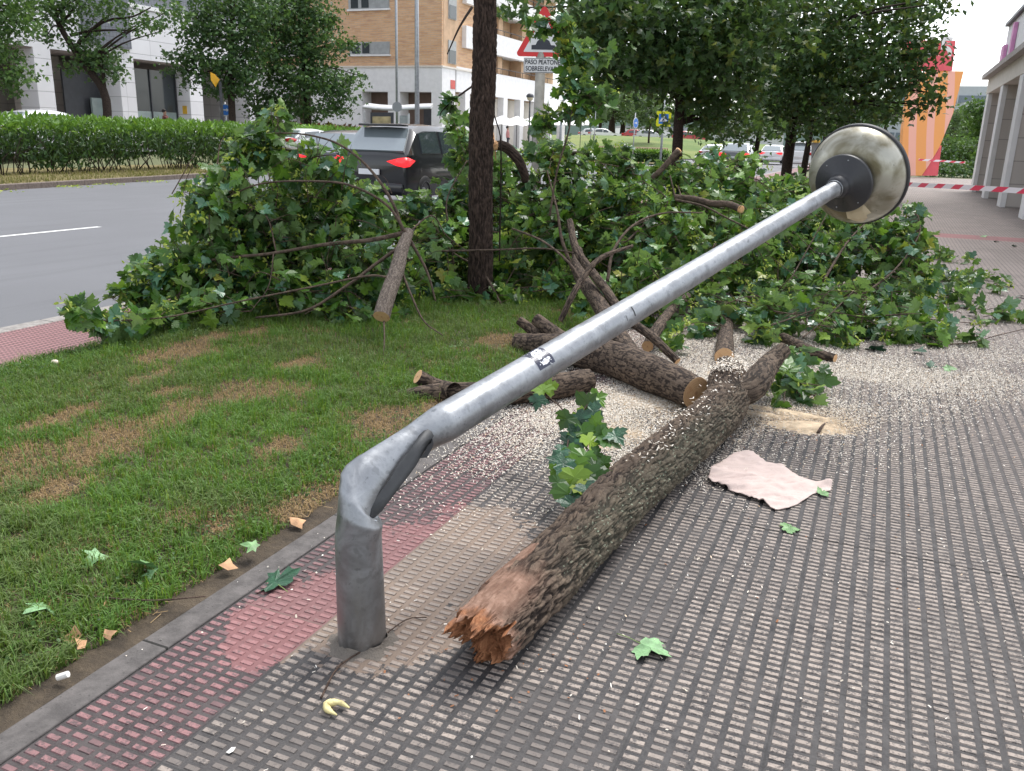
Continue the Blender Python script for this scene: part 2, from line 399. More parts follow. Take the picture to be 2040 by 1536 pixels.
road = [(-6.06, -20), (-6.06, 150)]+[(mkx(y), y) for y in (150, 60, -20)]
sheet('road', road, -.10, M_ROAD)
sheet('road_crossing', [(-45, 66), (-6.06, 58), (-6.06, 160), (-60, 160)], -.096, M_ROAD2)
sheet('far_road', [(-36, -20), (mkx(-20)-6., -20), (mkx(60)-7.5, 60), (mkx(60)-7.5, 120), (-60, 120), (-46, 40)], .5, M_ROAD2)
sheet('far_pavement', [(-60, 10), (-35.2, 10), (-35.2, 53), (-60, 53)], .60, M_KERB2)
sheet('square', [(-34.5, 54), (-24., 54), (-24., 110), (-60, 110), (-60, 54)], .56, M_KERB2)
# lane line painted on the road
t = MT('road_paint'); P = t.geo(); t.set(t.mix(t.noise(P, 60., 4.).rmp(.52, .62)*.6, (.72, .72, .71), (.2, .2, .2)), .7); M_PAINT = t.m
for y0, y1 in ((3.5, 10.4), (15.5, 18.5), (23.5, 26.5), (31.5, 34.5)):
    sheet('lane_line', [(-11.88, y0), (-11.76, y0), (-11.76, y1), (-11.88, y1)], -.096, M_PAINT)
# path, kerbs, left pavement
NY = 16
fr = lambda x, y: (pix((x, y, 0))[0], pix((x, y, 0))[1])
path = [(-1.79, -3), (26, -3), (26, 54), (-1.79, 54)]
sheet('path', path, 0., M_PAVE)
bars = []
for ix in range(0, 80):
    for iy in range(-90, 118):
        x = JX+(ix-30)*PXc+PXc/2; y = JY+iy*PYc+PYc/2
        if x < -1.79 or y < .9: continue
        u, v, d = pix((x, y, 0))
        if d < .3 or u < -60 or u > 2100 or v > 1600: continue
        bars.append((x, y))
B = np.array(bars); n = len(B); hx, hy = PXc*.355, PYc*.285
sgn = np.array([(-1, -1), (1, -1), (1, 1), (-1, 1)])
jit = rng.normal(0, .0004, (n, 1, 2))
lo = B[:, None]+sgn*np.array([hx, hy])*1.02+jit; hi = B[:, None]+sgn*np.array([hx-.0016, hy-.0016])+jit
hz = .0022+rng.random((n, 1))*.0010
V = np.concatenate([np.dstack([lo, np.full((n, 4), -.001)]), np.dstack([hi, np.repeat(hz, 4, 1)])], 1).reshape(-1, 3)
b = np.arange(n)[:, None]*8
Q = [(4, 5, 6, 7), (0, 1, 5, 4), (1, 2, 6, 5), (2, 3, 7, 6), (3, 0, 4, 7)]
Fq = np.concatenate([b+np.array(q)[None] for q in Q]).astype(np.int32)
meta(mk('path_ribs', V, Fq, M_PAVE), kind='structure')
kb = MB(); kb.box((-1.89, -3, -.1), (-1.793, 54, .006), bev=.004); meta(kb.build('kerb', M_KERB), kind='structure')
sheet('left_pavement', [(-5.9, -20), (-5.0, -20), (-5.0, 150), (-5.9, 150)], 0., M_PAVE_RED)
kb = MB(); kb.box((-6.06, -20, -.2), (-5.903, 150, .004), bev=.01); meta(kb.build('road_kerb', M_KERB2), kind='structure')
# median island with its kerb
ys = np.linspace(-20, 60, 41); V = []; Fc = []
for i, y in enumerate(ys):
    x = mkx(y); V += [(x+.14, y, -.2), (x+.14, y, .03), (x+.12, y, .045), (x, y, .045), (x, y, .03)]
    if i: b_ = 5*(i-1); Fc += [(b_+k, b_+5+k, b_+6+k, b_+1+k) for k in range(4)]
meta(mk('median_kerb', V, Fc, concrete('median_kerb', (.17, .135, .115), .3)), kind='structure')
V = []; Fc = []
for i, y in enumerate(ys):
    for k in range(7): V.append((mkx(y)-k*1.15, y, .035+.03*math.sin(k*1.3+y)*(k > 0)))
    if i: b_ = 7*(i-1); Fc += [(b_+k, b_+k+1, b_+8+k, b_+7+k) for k in range(6)]
meta(mk('median_verge', V, Fc, M_DRY, smooth=True), kind='structure')

# lawn ground
gx = np.linspace(-5.0, -1.888, 90); gy = np.linspace(.2, 40, 420); GX, GY = np.meshgrid(gx, gy)
def lawnz(x, y):
    e = np.clip((np.minimum(-1.9-x, x+5.0))/.5, 0, 1); return .005+e*(.035+.05*(fbm(x*1.1, y*1.1, 0, 3)-.3))
Z = lawnz(GX, GY)+.012*fbm(GX*14, GY*14, 0, 9)-.006
V = np.stack([GX, GY, Z], -1).reshape(-1, 3); nx = 90; ii = (np.arange(419)[:, None]*nx+np.arange(nx-1)[None]).reshape(-1)
meta(mk('lawn_soil', V, np.stack([ii, ii+1, ii+nx+1, ii+nx], 1), M_SOIL, smooth=True), kind='structure')

# ------------------------------------------------------------------ vectorised blades / leaves
def blades(name, P, L, W, lean, mats, mi, parent=None, bend=.5):
    n = len(P); a = rng.random(n)*2*np.pi; d = np.stack([np.cos(a), np.sin(a), 0*a], 1); s = np.stack([-np.sin(a), np.cos(a), 0*a], 1)
    L = L[:, None]; W = W[:, None]; le = lean[:, None]
    up = np.array([0, 0, 1.])
    m1 = P+up*L*.5*np.sqrt(np.clip(1-le**2*.3, .1, 1))+d*L*.5*le*.45
    m2 = m1+up*L*.5*np.clip(1-le*1.1, -.3, 1)+d*L*.5*le*1.2
    V = np.stack([P-s*W, P+s*W, m1+s*W*.75, m1-s*W*.75, m2], 1).reshape(-1, 3)
    b = np.arange(n)*5
    Fc = np.concatenate([np.stack([b, b+1, b+2], 1), np.stack([b, b+2, b+3], 1), np.stack([b+3, b+2, b+4], 1)])
    return mk(name, V, Fc.astype(np.int32), mats, np.tile(mi, 3), parent)
LF = np.array([(0, .0), (.17, -.13), (.43, -.09), (.42, .04), (.60, .10), (.80, .32), (.60, .37), (.55, .55), (.42, .51), (.27, .52), (.33, .72), (.17, .76), (0, 1.02)])
LF_HI = np.vstack([LF, (LF[1:-1]*[-1, 1])[::-1]])                   # 24 points
LM = np.array([(0, .0), (.38, -.1), (.34, .12), (.75, .32), (.30, .42), (.24, .70), (0, 1.02)])
LF_LO = np.vstack([LM, (LM[1:-1]*[-1, 1])[::-1]])                   # 12 points
LT = np.array([(0, 0), (.55, .3), (.25, .55), (0, 1.), (-.25, .55), (-.55, .3)])
def leaf_arrays(P, N, T, size, shape, curl=.25):
    """P centres of leaf base, N normals, T tip directions"""
    n = len(P); N = N/np.linalg.norm(N, axis=1)[:, None]; T = T-N*(T*N).sum(1)[:, None]; T /= np.linalg.norm(T, axis=1)[:, None]+1e-9
    R_ = np.cross(T, N); k = len(shape); sz = size[:, None, None]
    c = curl*(rng.random((n, 1))*2.3-.5); c2 = rng.normal(0, .22, (n, 1)); fold = rng.random((n, 1))*.35
    X = shape[:, 0][None]*(1+rng.normal(0, .05, (n, k))); Y = shape[:, 1][None]*(1+rng.normal(0, .04, (n, k)))
    Zz = -c*(Y**2)*.7-c*X**2*.6+fold*np.abs(X)+c2*X*Y*2+rng.normal(0, .022, (n, k))
    V = P[:, None]+sz*(X[..., None]*R_[:, None]+Y[..., None]*T[:, None]+Zz[..., None]*N[:, None])
    ce = P[:, None]+sz*(.32*T[:, None]-.03*N[:, None])
    V = np.concatenate([ce, V], 1).reshape(-1, 3)
    b = (np.arange(n)*(k+1))[:, None]; j = np.arange(k)[None]
    Fc = np.stack([np.broadcast_to(b, (n, k)), b+1+j, b+1+(j+1) % k], -1).reshape(-1, 3)
    return V, Fc.astype(np.int32), k
def leaves(name, P, N, T, size, shape, mats, mi, parent=None, curl=.25, **k_):
    V, Fc, k = leaf_arrays(P, N, T, size, shape, curl)
    return mk(name, V, Fc, mats, np.repeat(mi, k), parent)
def rdir(n, up=0.):
    v = rng.normal(size=(n, 3)); v /= np.linalg.norm(v, axis=1)[:, None]; v[:, 2] += up; return v/np.linalg.norm(v, axis=1)[:, None]

# grass -----------------------------------------------------------------
def dead(x, y):
    return fbm(x*1.25+3.1, y*.95+7.7, 0, 21, 3)*.8+fbm(x*5, y*5, 0, 25, 2)*.2
def visible(P, mg=60):
    u, v, d = pix_arr(P); return (d > .2) & (u > -mg) & (u < 2040+mg) & (v > -mg) & (v < 1536+mg*2)
def pix_arr(P):
    v = P-CAM; d = v@fw; return CX+F*(v@RR)/d, CY-F*(v@UU)/d, d
Ng = 430000
yy = .9+(rng.random(Ng)**1.7)*9.6; xx = -4.97+rng.random(Ng)*3.0
tuft = fbm(xx*16, yy*16, 0, 31, 2)
P = np.stack([xx, yy, lawnz(xx, yy)], 1); vis = visible(P)
dd = dead(xx, yy); edge = np.clip((-1.90-xx)/.10+rng.normal(0, .16, Ng)+(fbm(xx*3, yy*3, 0, 77, 2)-.5)*.9+.25, 0, 1)
spots = [(300, 735, .11), (330, 800, .07), (290, 770, .10), (430, 690, .12), (500, 680, .10), (60, 870, .06), (180, 930, .06), (560, 915, .10), (240, 890, .13), (770, 855, .16), (130, 850, .12), (350, 720, .2), (990, 695, .16), (600, 740, .1), (110, 1010, .1), (430, 1080, .07), (620, 1010, .1), (880, 820, .1)]
ds = np.zeros(Ng)
for a_, b_, r_ in spots:
    g = G(a_, b_); q = np.exp(-(((xx-g[0])/r_)**2+((yy-g[1])/(r_*1.7))**2)); ds = np.maximum(ds, q)
dm = np.maximum(np.clip((dd-.60)*9, 0, 1)*.85, np.clip(ds*1.5-.1+(tuft-.5)*1.8+(fbm(xx*6, yy*6, 0, 56, 3)-.5)*1.5, 0, 1))
keep = vis & (rng.random(Ng) < np.where(dm > .5, .75, .55+.45*(tuft > .42))) & (rng.random(Ng) < edge*1.1)
xx, yy, P, dm, tuft = xx[keep], yy[keep], P[keep], dm[keep], tuft[keep]; n = len(xx)
isdead = rng.random(n) < np.clip(dm*.93+.07, 0, 1)
L = np.where(isdead, .016+rng.random(n)*.035, (.026+rng.random(n)*.060)*(.15+tuft*1.8)); Wd = np.where(isdead, .0010, .0014)*(1+rng.random(n))
lean = np.where(isdead, .5+rng.random(n)*.6, .2+rng.random(n)*.95)
gm = np.where(isdead, 1, np.where(rng.random(n) < np.clip((fbm(xx*2.2, yy*2.2, 0, 55, 3)-.42)*5, .05, .9), 2, 0)); g = blades('grass', P, L, Wd, lean, [M_GRASS, M_STRAW, M_GRASS2], gm.astype(np.int32)); meta(g, 'short lawn grass with straw coloured dead patches beside the path', 'grass', kind='stuff')
# dead matted thatch lying flat in the bare patches
nt_ = 26000; q = rng.integers(0, n, nt_); q = q[dm[q] > .35]; Pq = P[q]+np.stack([rng.normal(0, .02, len(q)), rng.normal(0, .02, len(q)), np.full(len(q), .004)], 1)
a_ = rng.random(len(q))*6.28; l_ = .02+rng.random(len(q))*.03; dv = np.stack([np.cos(a_)*l_, np.sin(a_)*l_, rng.normal(0, .006, len(q))], 1); sv = np.stack([-np.sin(a_), np.cos(a_), 0*a_], 1)*.0014
V = np.stack([Pq-sv, Pq+sv, Pq+dv+sv, Pq+dv-sv], 1).reshape(-1, 3)
meta(mk('dead_grass_thatch', V, (np.arange(len(q))[:, None]*4+np.arange(4)).astype(np.int32), M_STRAW), 'matted dead straw lying flat in the bare lawn patches', 'dead grass', kind='stuff')
# clover and broad weeds along the far left lawn edge and near the kerb
nc = 9000; xc = -4.98+np.abs(rng.normal(0, .28, nc)); yc = 2.5+rng.random(nc)*4.5
m2 = rng.random(nc) < .15; xc[m2] = -2.02-rng.random(m2.sum())*.25; yc[m2] = 1.2+rng.random(m2.sum())*2.6
cl = fbm(xc*9, yc*9, 0, 41, 2); kk = (cl > .5) | ~m2; xc, yc = xc[kk], yc[kk]; nc = len(xc)
Pc = np.stack([xc, yc, lawnz(xc, yc)+.01+rng.random(nc)*.035], 1)
cl_ = leaves('clover', Pc, rdir(nc, 1.2), rdir(nc), .008+rng.random(nc)*.010, np.array([(0, 0), (.3, .2), (.38, .6), (0, .9), (-.38, .6), (-.3, .2)]), M_TREE2, np.zeros(nc, np.int32))
meta(cl_, 'low clover and weeds spreading at the lawn edge', 'clover', kind='stuff')
# grass under trees further on
n = 26000; xx = -4.9+rng.random(n)*3.; yy = 9+rng.random(n)*30; P = np.stack([xx, yy, lawnz(xx, yy)], 1)
meta(blades('far_grass', P, .05+rng.random(n)*.05, .004+rng.random(n)*.004, rng.random(n)*.8, [M_GRASS], np.zeros(n, np.int32)), 'green lawn grass under the row of trees behind the branches', 'grass', kind='stuff')
n = 14000; yy = 8+rng.random(n)*30; xx = mkx(yy)-.05-rng.random(n)**1.3*3.6; P = np.stack([xx, yy, np.full(n, .03)], 1)
meta(blades('verge_grass', P, .05+rng.random(n)*.12, .006+rng.random(n)*.006, rng.random(n)*.8, [M_VERGE], np.zeros(n, np.int32)), 'dry yellow grass along the median kerb below the hedge', 'grass', kind='stuff')

# ------------------------------------------------------------------ bent lamp post
def galv(name, c, rough, mott=.5, grime=.0):
    t = MT(name); P = t.obj(); v = t.vor(P, 70.); a = t.noise(P, 9., 6., .65, 1.); b_ = t.noise(P, 40., 4., .7); x, y, z = t.xyz(P)
    s2 = t.noise(P, 22., 3., .5); col = t.mix(a.rmp(.35, .68), tuple(k*.78 for k in c), tuple(min(1, k*1.12) for k in c)); col = t.mix(s2.rmp(.60, .66)*.35*mott/1.4, col, tuple(k*.5 for k in c)); col = t.mix(v.rmp(.5, .2)*.12*mott, col, tuple(k*.6 for k in c))
    col = t.mix(b_.rmp(.60, .70)*.30*mott, col, (.10, .11, .12))
    if grime:
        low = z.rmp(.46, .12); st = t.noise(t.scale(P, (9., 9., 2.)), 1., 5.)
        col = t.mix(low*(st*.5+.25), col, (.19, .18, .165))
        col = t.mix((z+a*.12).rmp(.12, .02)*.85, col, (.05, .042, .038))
    rg = a.rmp(.3, .7, rough-.06, rough+.16)
    return t.set(col, rg, .75, t.bump(a+b_*.4, .16, .01))
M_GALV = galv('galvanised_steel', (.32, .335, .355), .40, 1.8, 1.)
M_GALVD = galv('galvanised_inner', (.085, .088, .092), .6, .8)
M_BLACK = mt('black_rubber', (.022, .022, .025), .55)
M_BLACKP = mt('black_plastic', (.025, .026, .03), .42, bump=.1)
bc = G(722, 1279, 0.)
lamp = thing('street_lamp', 'bent galvanised street lamp snapped over at knee height with its dome hanging over the path', 'street lamp', (bc[0], bc[1], 0))
hx_ = np.array([RR[0], RR[1], 0]); hx_ /= np.linalg.norm(hx_); hy_ = np.array([-fw[0], -fw[1], 0]); hy_ /= np.linalg.norm(hy_)
rings = []
for z, r in ((-.05, .0725), (.0, .0725), (.1, .0725), (.2, .071), (.3, .0695), (.36, .0685)):
    rings.append((np.array([bc[0], bc[1], z])+hx_*(-.0045*z/.36), hx_*r, hy_*r))
def st(lx, ly, rx, ry, d, flat, tang):
    L_, R_ = D(lx, ly, d), D(rx, ry, d); a = (R_-L_)/2; b = np.cross(tang, a); b /= np.linalg.norm(b)
    if b@(-fw) < 0: b = -b
    return ((L_+R_)/2, a, b*max(np.linalg.norm(a), .040)*flat)
up = np.array([0, 0, 1.]); T0 = D(880, 845, 2.66); T1 = D(1673, 370, 4.5); ad = (T1-T0)/np.linalg.norm(T1-T0)
tg = lambda f: (up*(1-f)+ad*f)
for q in ((675, 1005, 761, 1050, 2.50, 1., .1), (676, 970, 752, 1034, 2.50, .9, .3), (678, 944, 738, 1034, 2.505, .72, .5), (688, 928, 738, 1024, 2.51, .62, .7), (712, 908, 752, 1000, 2.525, .56, .8),
          (745, 890, 778, 963, 2.55, .56, .9), (780, 868, 808, 925, 2.58, .7, .95), (812, 847, 843, 902, 2.62, .9, 1.)):
    rings.append(st(*q[:6], tg(q[6])))
dia = lambda f: .061-.021*f
aa = hx_-ad*(hx_@ad); 
Lp, Rp = D(860, 812, 2.66), D(902, 878, 2.66); aa = (Rp-Lp); aa -= ad*(aa@ad); aa /= np.linalg.norm(aa); bb = np.cross(ad, aa); bb = bb if bb@(-fw) > 0 else -bb
for f in np.linspace(0, 1, 26): rings.append((T0+(T1-T0)*f, aa*dia(f), bb*dia(f)))
seg = 56; th = np.arange(seg)*2*np.pi/seg; nb = len(rings)
# densify the crease with a spline through the ring data
RD = np.array([np.concatenate(r) for r in rings]); q_ = RD[5:16]; tt_ = np.linspace(0, 10, 61); RD = np.vstack([RD[:5], np.stack([.93*np.interp(tt_, np.arange(11), q_[:, k_]) for k_ in range(9)], 1)+.07*spline(q_, 61), RD[16:]])
V = np.concatenate([r[:3]+np.outer(np.cos(th), r[3:6])+np.outer(np.sin(th), r[6:9]) for r in RD]); nb = len(RD)
kk = V-np.array([0, 0, 0]); s_ = (fbm(V[:, 0]*9, V[:, 1]*9, V[:, 2]*9, 5, 3)-.5)
zone = np.repeat(np.exp(-((np.arange(nb)-34)/16.)**2), seg); ctr = np.repeat(RD[:, :3], seg, 0)
V = V+(V-ctr)*(s_*.16*zone)[:, None]
Fq = [(i*seg+j, i*seg+(j+1) % seg, (i+1)*seg+(j+1) % seg, (i+1)*seg+j) for i in range(nb-1) for j in range(seg)]
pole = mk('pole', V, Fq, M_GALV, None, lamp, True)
# torn sheet folded out at the crease
fl = [(445, 1330), (480, 1270), (560, 1150), (640, 1040), (720, 930), (800, 830), (880, 690), (960, 560), (1040, 455), (1120, 370), (1180, 280), (1230, 200), (1300, 130), (1350, 108), (1400, 140), (1425, 200), (1375, 290), (1330, 360), (1240, 500), (1180, 610), (1090, 735), (1000, 850), (880, 1010), (750, 1180), (700, 1250), (600, 1340), (500, 1390), (455, 1375)]
def fpt(x, y, off=0.):
    px_, py_ = 660+x/6.98, 840+y/6.98; f = np.clip((1390-y)/1280., 0, 1); k = ((x-445)/980.+(y-108)/1280.-1.)*1.2
    return D(px_-max(0, -k)*14, py_-max(0, -k)*6, 2.474+.100*f+off+k*.04)
n = len(fl); ce = (900, 760)
V = [fpt(*ce)]+[fpt(*p) for p in fl]+[fpt(ce[0]*.5+p[0]*.5, ce[1]*.5+p[1]*.5) for p in fl]
Fc = [(0, 1+n+i, 1+n+(i+1) % n) for i in range(n)]+[(1+n+i, 1+i, 1+(i+1) % n, 1+n+(i+1) % n) for i in range(n)]
o = mk('torn_flap', V, Fc, M_GALVD, None, lamp, True); md = o.modifiers.new('s', 'SOLIDIFY'); md.thickness = .004; md.offset = 0
hb = MB(); hp = [(1345, 330), (1385, 300), (1405, 235), (1420, 300), (1400, 380), (1330, 500), (1230, 510), (1290, 430)]
hb.add([D(660+x/6.98, 840+y/6.98, 2.545) for x, y in hp]+[D(660+x/6.98, 840+y/6.98, 2.60) for x, y in hp], [tuple(range(8)), tuple(range(8, 16))[::-1]]+[(i, (i+1) % 8, 8+(i+1) % 8, 8+i) for i in range(8)])
hb.build('opening_shade', M_BLACK, lamp)  # solid black block stands in for the shade inside the tear
w_ = [(500, 1405), (540, 1400), (585, 1385), (635, 1372)]
wb = MB(); wb.tube([fpt(x, y, -.008) for x, y in w_], .0014, 6); wb.build('bright_tear_edge', mt('bright_metal', (.8, .82, .85), .25, .9), lamp)
sb = MB(); sb.tube([fpt(470, 1000, -.018), fpt(420, 1080, -.018), fpt(375, 1150, -.016)], [.0008, .0012, .0006], 5); sb.build('crease_scratch', M_GALVD, lamp)
# collar of mortar at the foot
mb = MB(); mb.lathe([(.112, -.004), (.102, .003), (.090, .006), (.078, .011), (.072, .022)], (bc[0], bc[1], 0), (0, 0, 1), 48)
V = np.concatenate(mb.v); k = (fbm(V[:, 0]*35, V[:, 1]*35, 0, 8, 3)-.5); V[:, :2] += (V[:, :2]-bc[:2])*(k*.3)[:, None]; V[:, 2] += k*.012*(V[:, 2] < .012); mb.v = [V]
mb.build('foot_mortar', simple('mortar', (.15, .13, .11), .95, bump=.8, bs=90.), lamp, True)
# lamp head --------------------------------------------------------------
def brass():
    t = MT('lamp_dome'); P = t.obj(); a = t.noise(P, 5., 4., .5, .6); b_ = t.noise(P, 30., 5., .7)
    col = t.mix(a.rmp(.38, .62), (.15, .13, .075), (.42, .41, .35)); col = t.mix(b_.rmp(.62, .72)*.5, col, (.06, .055, .04))
    return t.set(col, a.rmp(.3, .7, .46, .32), .55, t.bump(a, .12, .05), Coat_Weight=.3, Coat_Roughness=.12)
hub = T1
hd = MB(); hd.lathe([(.042, -.06), (.055, -.055), (.060, -.01), (.072, .03), (.148, .045), (.153, .052), (.153, .070), (.140, .085)], T1-ad*.01, ad, 56)
hbz = T1+ad*.085
head = thing('x', '', '', T1) if False else None
bowl = MB(); prof = []
Rm = .262
for i in range(22):
    f = i/21.; a = f*math.pi/2; prof.append((.125+(Rm-.125)*math.sin(a), .005+.135*(1-math.cos(a))))
bowl.lathe(prof, hbz, ad, 72); lh = bowl.build('lamp_head', brass(), lamp, True)
hc = hd.build('black_cap', M_BLACKP, lh, True)
rim = MB(); rim.lathe([(Rm-.002, .132), (Rm+.008, .134), (Rm+.010, .160), (Rm+.002, .166), (Rm-.006, .160), (Rm-.01, .140)], hbz, ad, 72); rim.build('black_rim', M_BLACK, lh, True)
tp = MB(); tp.lathe([(Rm-.004+.0, .158)]+[((Rm-.004)*math.cos(a), .158+.2*math.sin(a)) for a in np.linspace(.1, 1.565, 14)], hbz, ad, 64)
t = MT('frosted_glass'); t.set((.75, .74, .7), .25, 0., Transmission_Weight=.3); tp.build('glass_dome', t.m, lh, True)
# screws on the cap and the ring clamp of the socket
cl = MB(); cl.lathe([(.045, -.068), (.047, -.066), (.047, -.058), (.045, -.056)], T1-ad*.006, ad, 40); cl.build('clamp_ring', M_GALV, lh, True)
sx = -UU-ad*(-UU@ad); sx /= np.linalg.norm(sx); sy = np.cross(ad, sx)
for an in (25, 150, 205, 330):
    c_ = T1+ad*.036+(sx*math.cos(rad(an))+sy*math.sin(rad(an)))*.128; m_ = MB(); m_.lathe([(0, -.004), (.004, -.004), (.005, 0), (.005, .01)], c_-ad*.002, ad, 12); m_.build('screw', M_GALV, hc, True)
# torn paper tape left on the dome
def dome_pt(ang, f, off=.002):
    a = f*math.pi/2; r = .125+(Rm-.125)*math.sin(a)+off; h = .005+.135*(1-math.cos(a))-off
    return hbz+ad*h+(sx*math.cos(ang)+sy*math.sin(ang))*r
def to_ang(x, y):        # angle round the dome of a photo pixel
    c0 = pix(hbz); best = None
    for k in range(360):
        a = rad(k); p = pix(dome_pt(a, .4)); e = (p[0]-x)**2+(p[1]-y)**2
        if best is None or e < best[0]: best = (e, a)
    return best[1]
a0 = to_ang(1712, 425)
tpV = []; tpm = []
tf = [(-.34, .10), (-.30, .42), (-.18, .40), (-.12, .52), (.05, .62), (.16, .55), (.34, .40), (.36, .12), (.1, .07)]
V = [dome_pt(a0, .32, .004)]+[dome_pt(a0+u, v, .003) for u, v in tf]+[dome_pt(a0+u*.5, .32+(v-.32)*.5, .005) for u, v in tf]; n = len(tf)
Fc = [(0, 1+n+i, 1+n+(i+1) % n) for i in range(n)]+[(1+n+i, 1+i, 1+(i+1) % n, 1+n+(i+1) % n) for i in range(n)]
mk('torn_paper', V, Fc, mt('old_paper', (.50, .43, .30), .7, var=.15), None, lh)
# sticker wrapped on the pole --------------------------------------------
fs = 0.; best = 1e9
for k in range(400):
    p = pix(T0+(T1-T0)*k/400.); e = (p[0]-1064)**2+(p[1]-728)**2
    if e < best: best = e; fs = k/400.
sc_c = T0+(T1-T0)*fs; sr = dia(fs)
def spt(u, v, off=.0012):    # u along the pole (m), v angle round it: 0 = towards camera
    return sc_c+ad*u+(bb*math.cos(v)-aa*math.sin(v))*(sr+off)
def patch(u0, u1, v0, v1, off, nu=2, nv=14):
    V = [spt(u0+(u1-u0)*i/nu, v0+(v1-v0)*j/nv, off) for i in range(nu+1) for j in range(nv+1)]
    return V, [(i*(nv+1)+j, i*(nv+1)+j+1, (i+1)*(nv+1)+j+1, (i+1)*(nv+1)+j) for i in range(nu) for j in range(nv)]
V, Fc = patch(-.040, .040, -.30, 1.45, .0009); stk = mk('sticker', V, Fc, mt('sticker_navy', (.02, .024, .05), .35), None, lamp)
mb = MB()
def blobp(cu, cv, ru, rv, n=16, rough=.25, off=.0016):
    V = [spt(cu*1.5, cv, off)]
    for i in range(n):
        a = 2*math.pi*i/n; k = 1+rough*(random.random()-.5)*2; V.append(spt((cu+ru*k*math.cos(a))*1.5, cv+rv*k*math.sin(a), off))
    mb.add(V, [(0, 1+i, 1+(i+1) % n) for i in range(n)])
random.seed(3)
for q in ((.000, .02, .014, .16), (.012, .10, .006, .09), (-.006, .35, .007, .10), (.008, .48, .008, .09), (-.010, .58, .008, .12), (.004, .72, .009, .12), (-.006, .86, .007, .10), (.012, .82, .006, .12), (.0, 1.02, .010, .10), (-.014, .74, .004, .07), (.012, 1.05, .005, .1)): blobp(*q)
for k in range(26): blobp(random.uniform(-.022, .022), random.uniform(-.3, 1.35), .0017, .028, 6)
mb.build('sticker_print', mt('sticker_white', (.75, .77, .80), .4), stk)
mb = MB(); 
blobp(.008, .10, .0022, .035, 8, .1, .0021); blobp(-.004, .08, .003, .02, 8, .3, .0021); blobp(.004, .72, .003, .03, 8, .3, .0021); blobp(-.008, .58, .0022, .03, 8, .2, .0021); blobp(.002, .30, .006, .02, 8, .4, .0021)
mb.build('sticker_outline', MATS['sticker_navy'], stk)
# dark scuff bands on the pole
mb = MB()
for (x, y, l, wv) in ((1243, 645, .010, .35), (1228, 655, .004, .2)):
    k_ = min(range(400), key=lambda k: (pix(T0+(T1-T0)*k/400.)[0]-x)**2); c0 = T0+(T1-T0)*k_/400.; r_ = dia(k_/400.)
    V = [c0+ad*(l*(i-.5)*.6)+(bb*math.cos(v)-aa*math.sin(v))*(r_+.0008) for i in (0, 1) for v in np.linspace(-.5, -.5+wv*2, 8)]
    mb.add(V, [(j, j+1, 8+j+1, 8+j) for j in range(7)])
mb.build('scuff_mark', MATS['black_rubber'], lamp)

# ------------------------------------------------------------------ logs
def logmat():
    t = MT('log_bark'); v = t.attr('buv', True); s, cx, cy = t.xyz(v); wd = t.attr('wood'); rd = t.attr('ridge'); li = t.attr('lich')
    q = t.comb(s*2.2, cx, cy); n1 = t.noise(q, 9., 6., .7, .8); n2 = t.noise(t.comb(s, cx, cy), 70., 5., .75); n3 = t.noise(t.comb(s*.35, cx, cy), 55., 4., .7)
    bark = t.mix(n1.rmp(.3, .7), (.060, .044, .034), (.140, .104, .078)); bark = t.mix(n3.rmp(.50, .68)*.55, bark, (.21, .155, .11))
    bark = t.mix(rd.rmp(.55, .28)*.85, bark, (.014, .010, .009))
    gr = t.mix(n1.rmp(.35, .65), (.050, .052, .036), (.095, .10, .068)); bark = t.mix(li*.45, bark, gr)
    vv = t.vor(t.comb(s, cx, cy), 62.); bark = t.mix((vv.rmp(.26, .18)*li*n1.rmp(.42, .55)).min(.85), bark, (.27, .31, .23))
    wdc = t.ramp(n1*.5+n3*.5, [(.3, (.14, .085, .06)), (.5, (.27, .16, .115)), (.7, (.38, .25, .19))])
    org = t.ramp(n2*.5+n1*.5, [(.32, (.10, .045, .022)), (.48, (.27, .115, .055)), (.62, (.42, .20, .10)), (.75, (.52, .30, .17))])
    col = t.mix(wd.rmp(.05, .45), bark, wdc); col = t.mix(wd.rmp(.5, .95), col, org); col = t.mix(rd.rmp(.5, .2)*wd.rmp(.1, .5)*.6, col, (.10, .05, .03))
    return t.set(col, .88, 0., t.bump(n2*.7+n3*.6+n1*.4, .8, .006), Specular_IOR_Level=.22)
M_LOG = logmat()
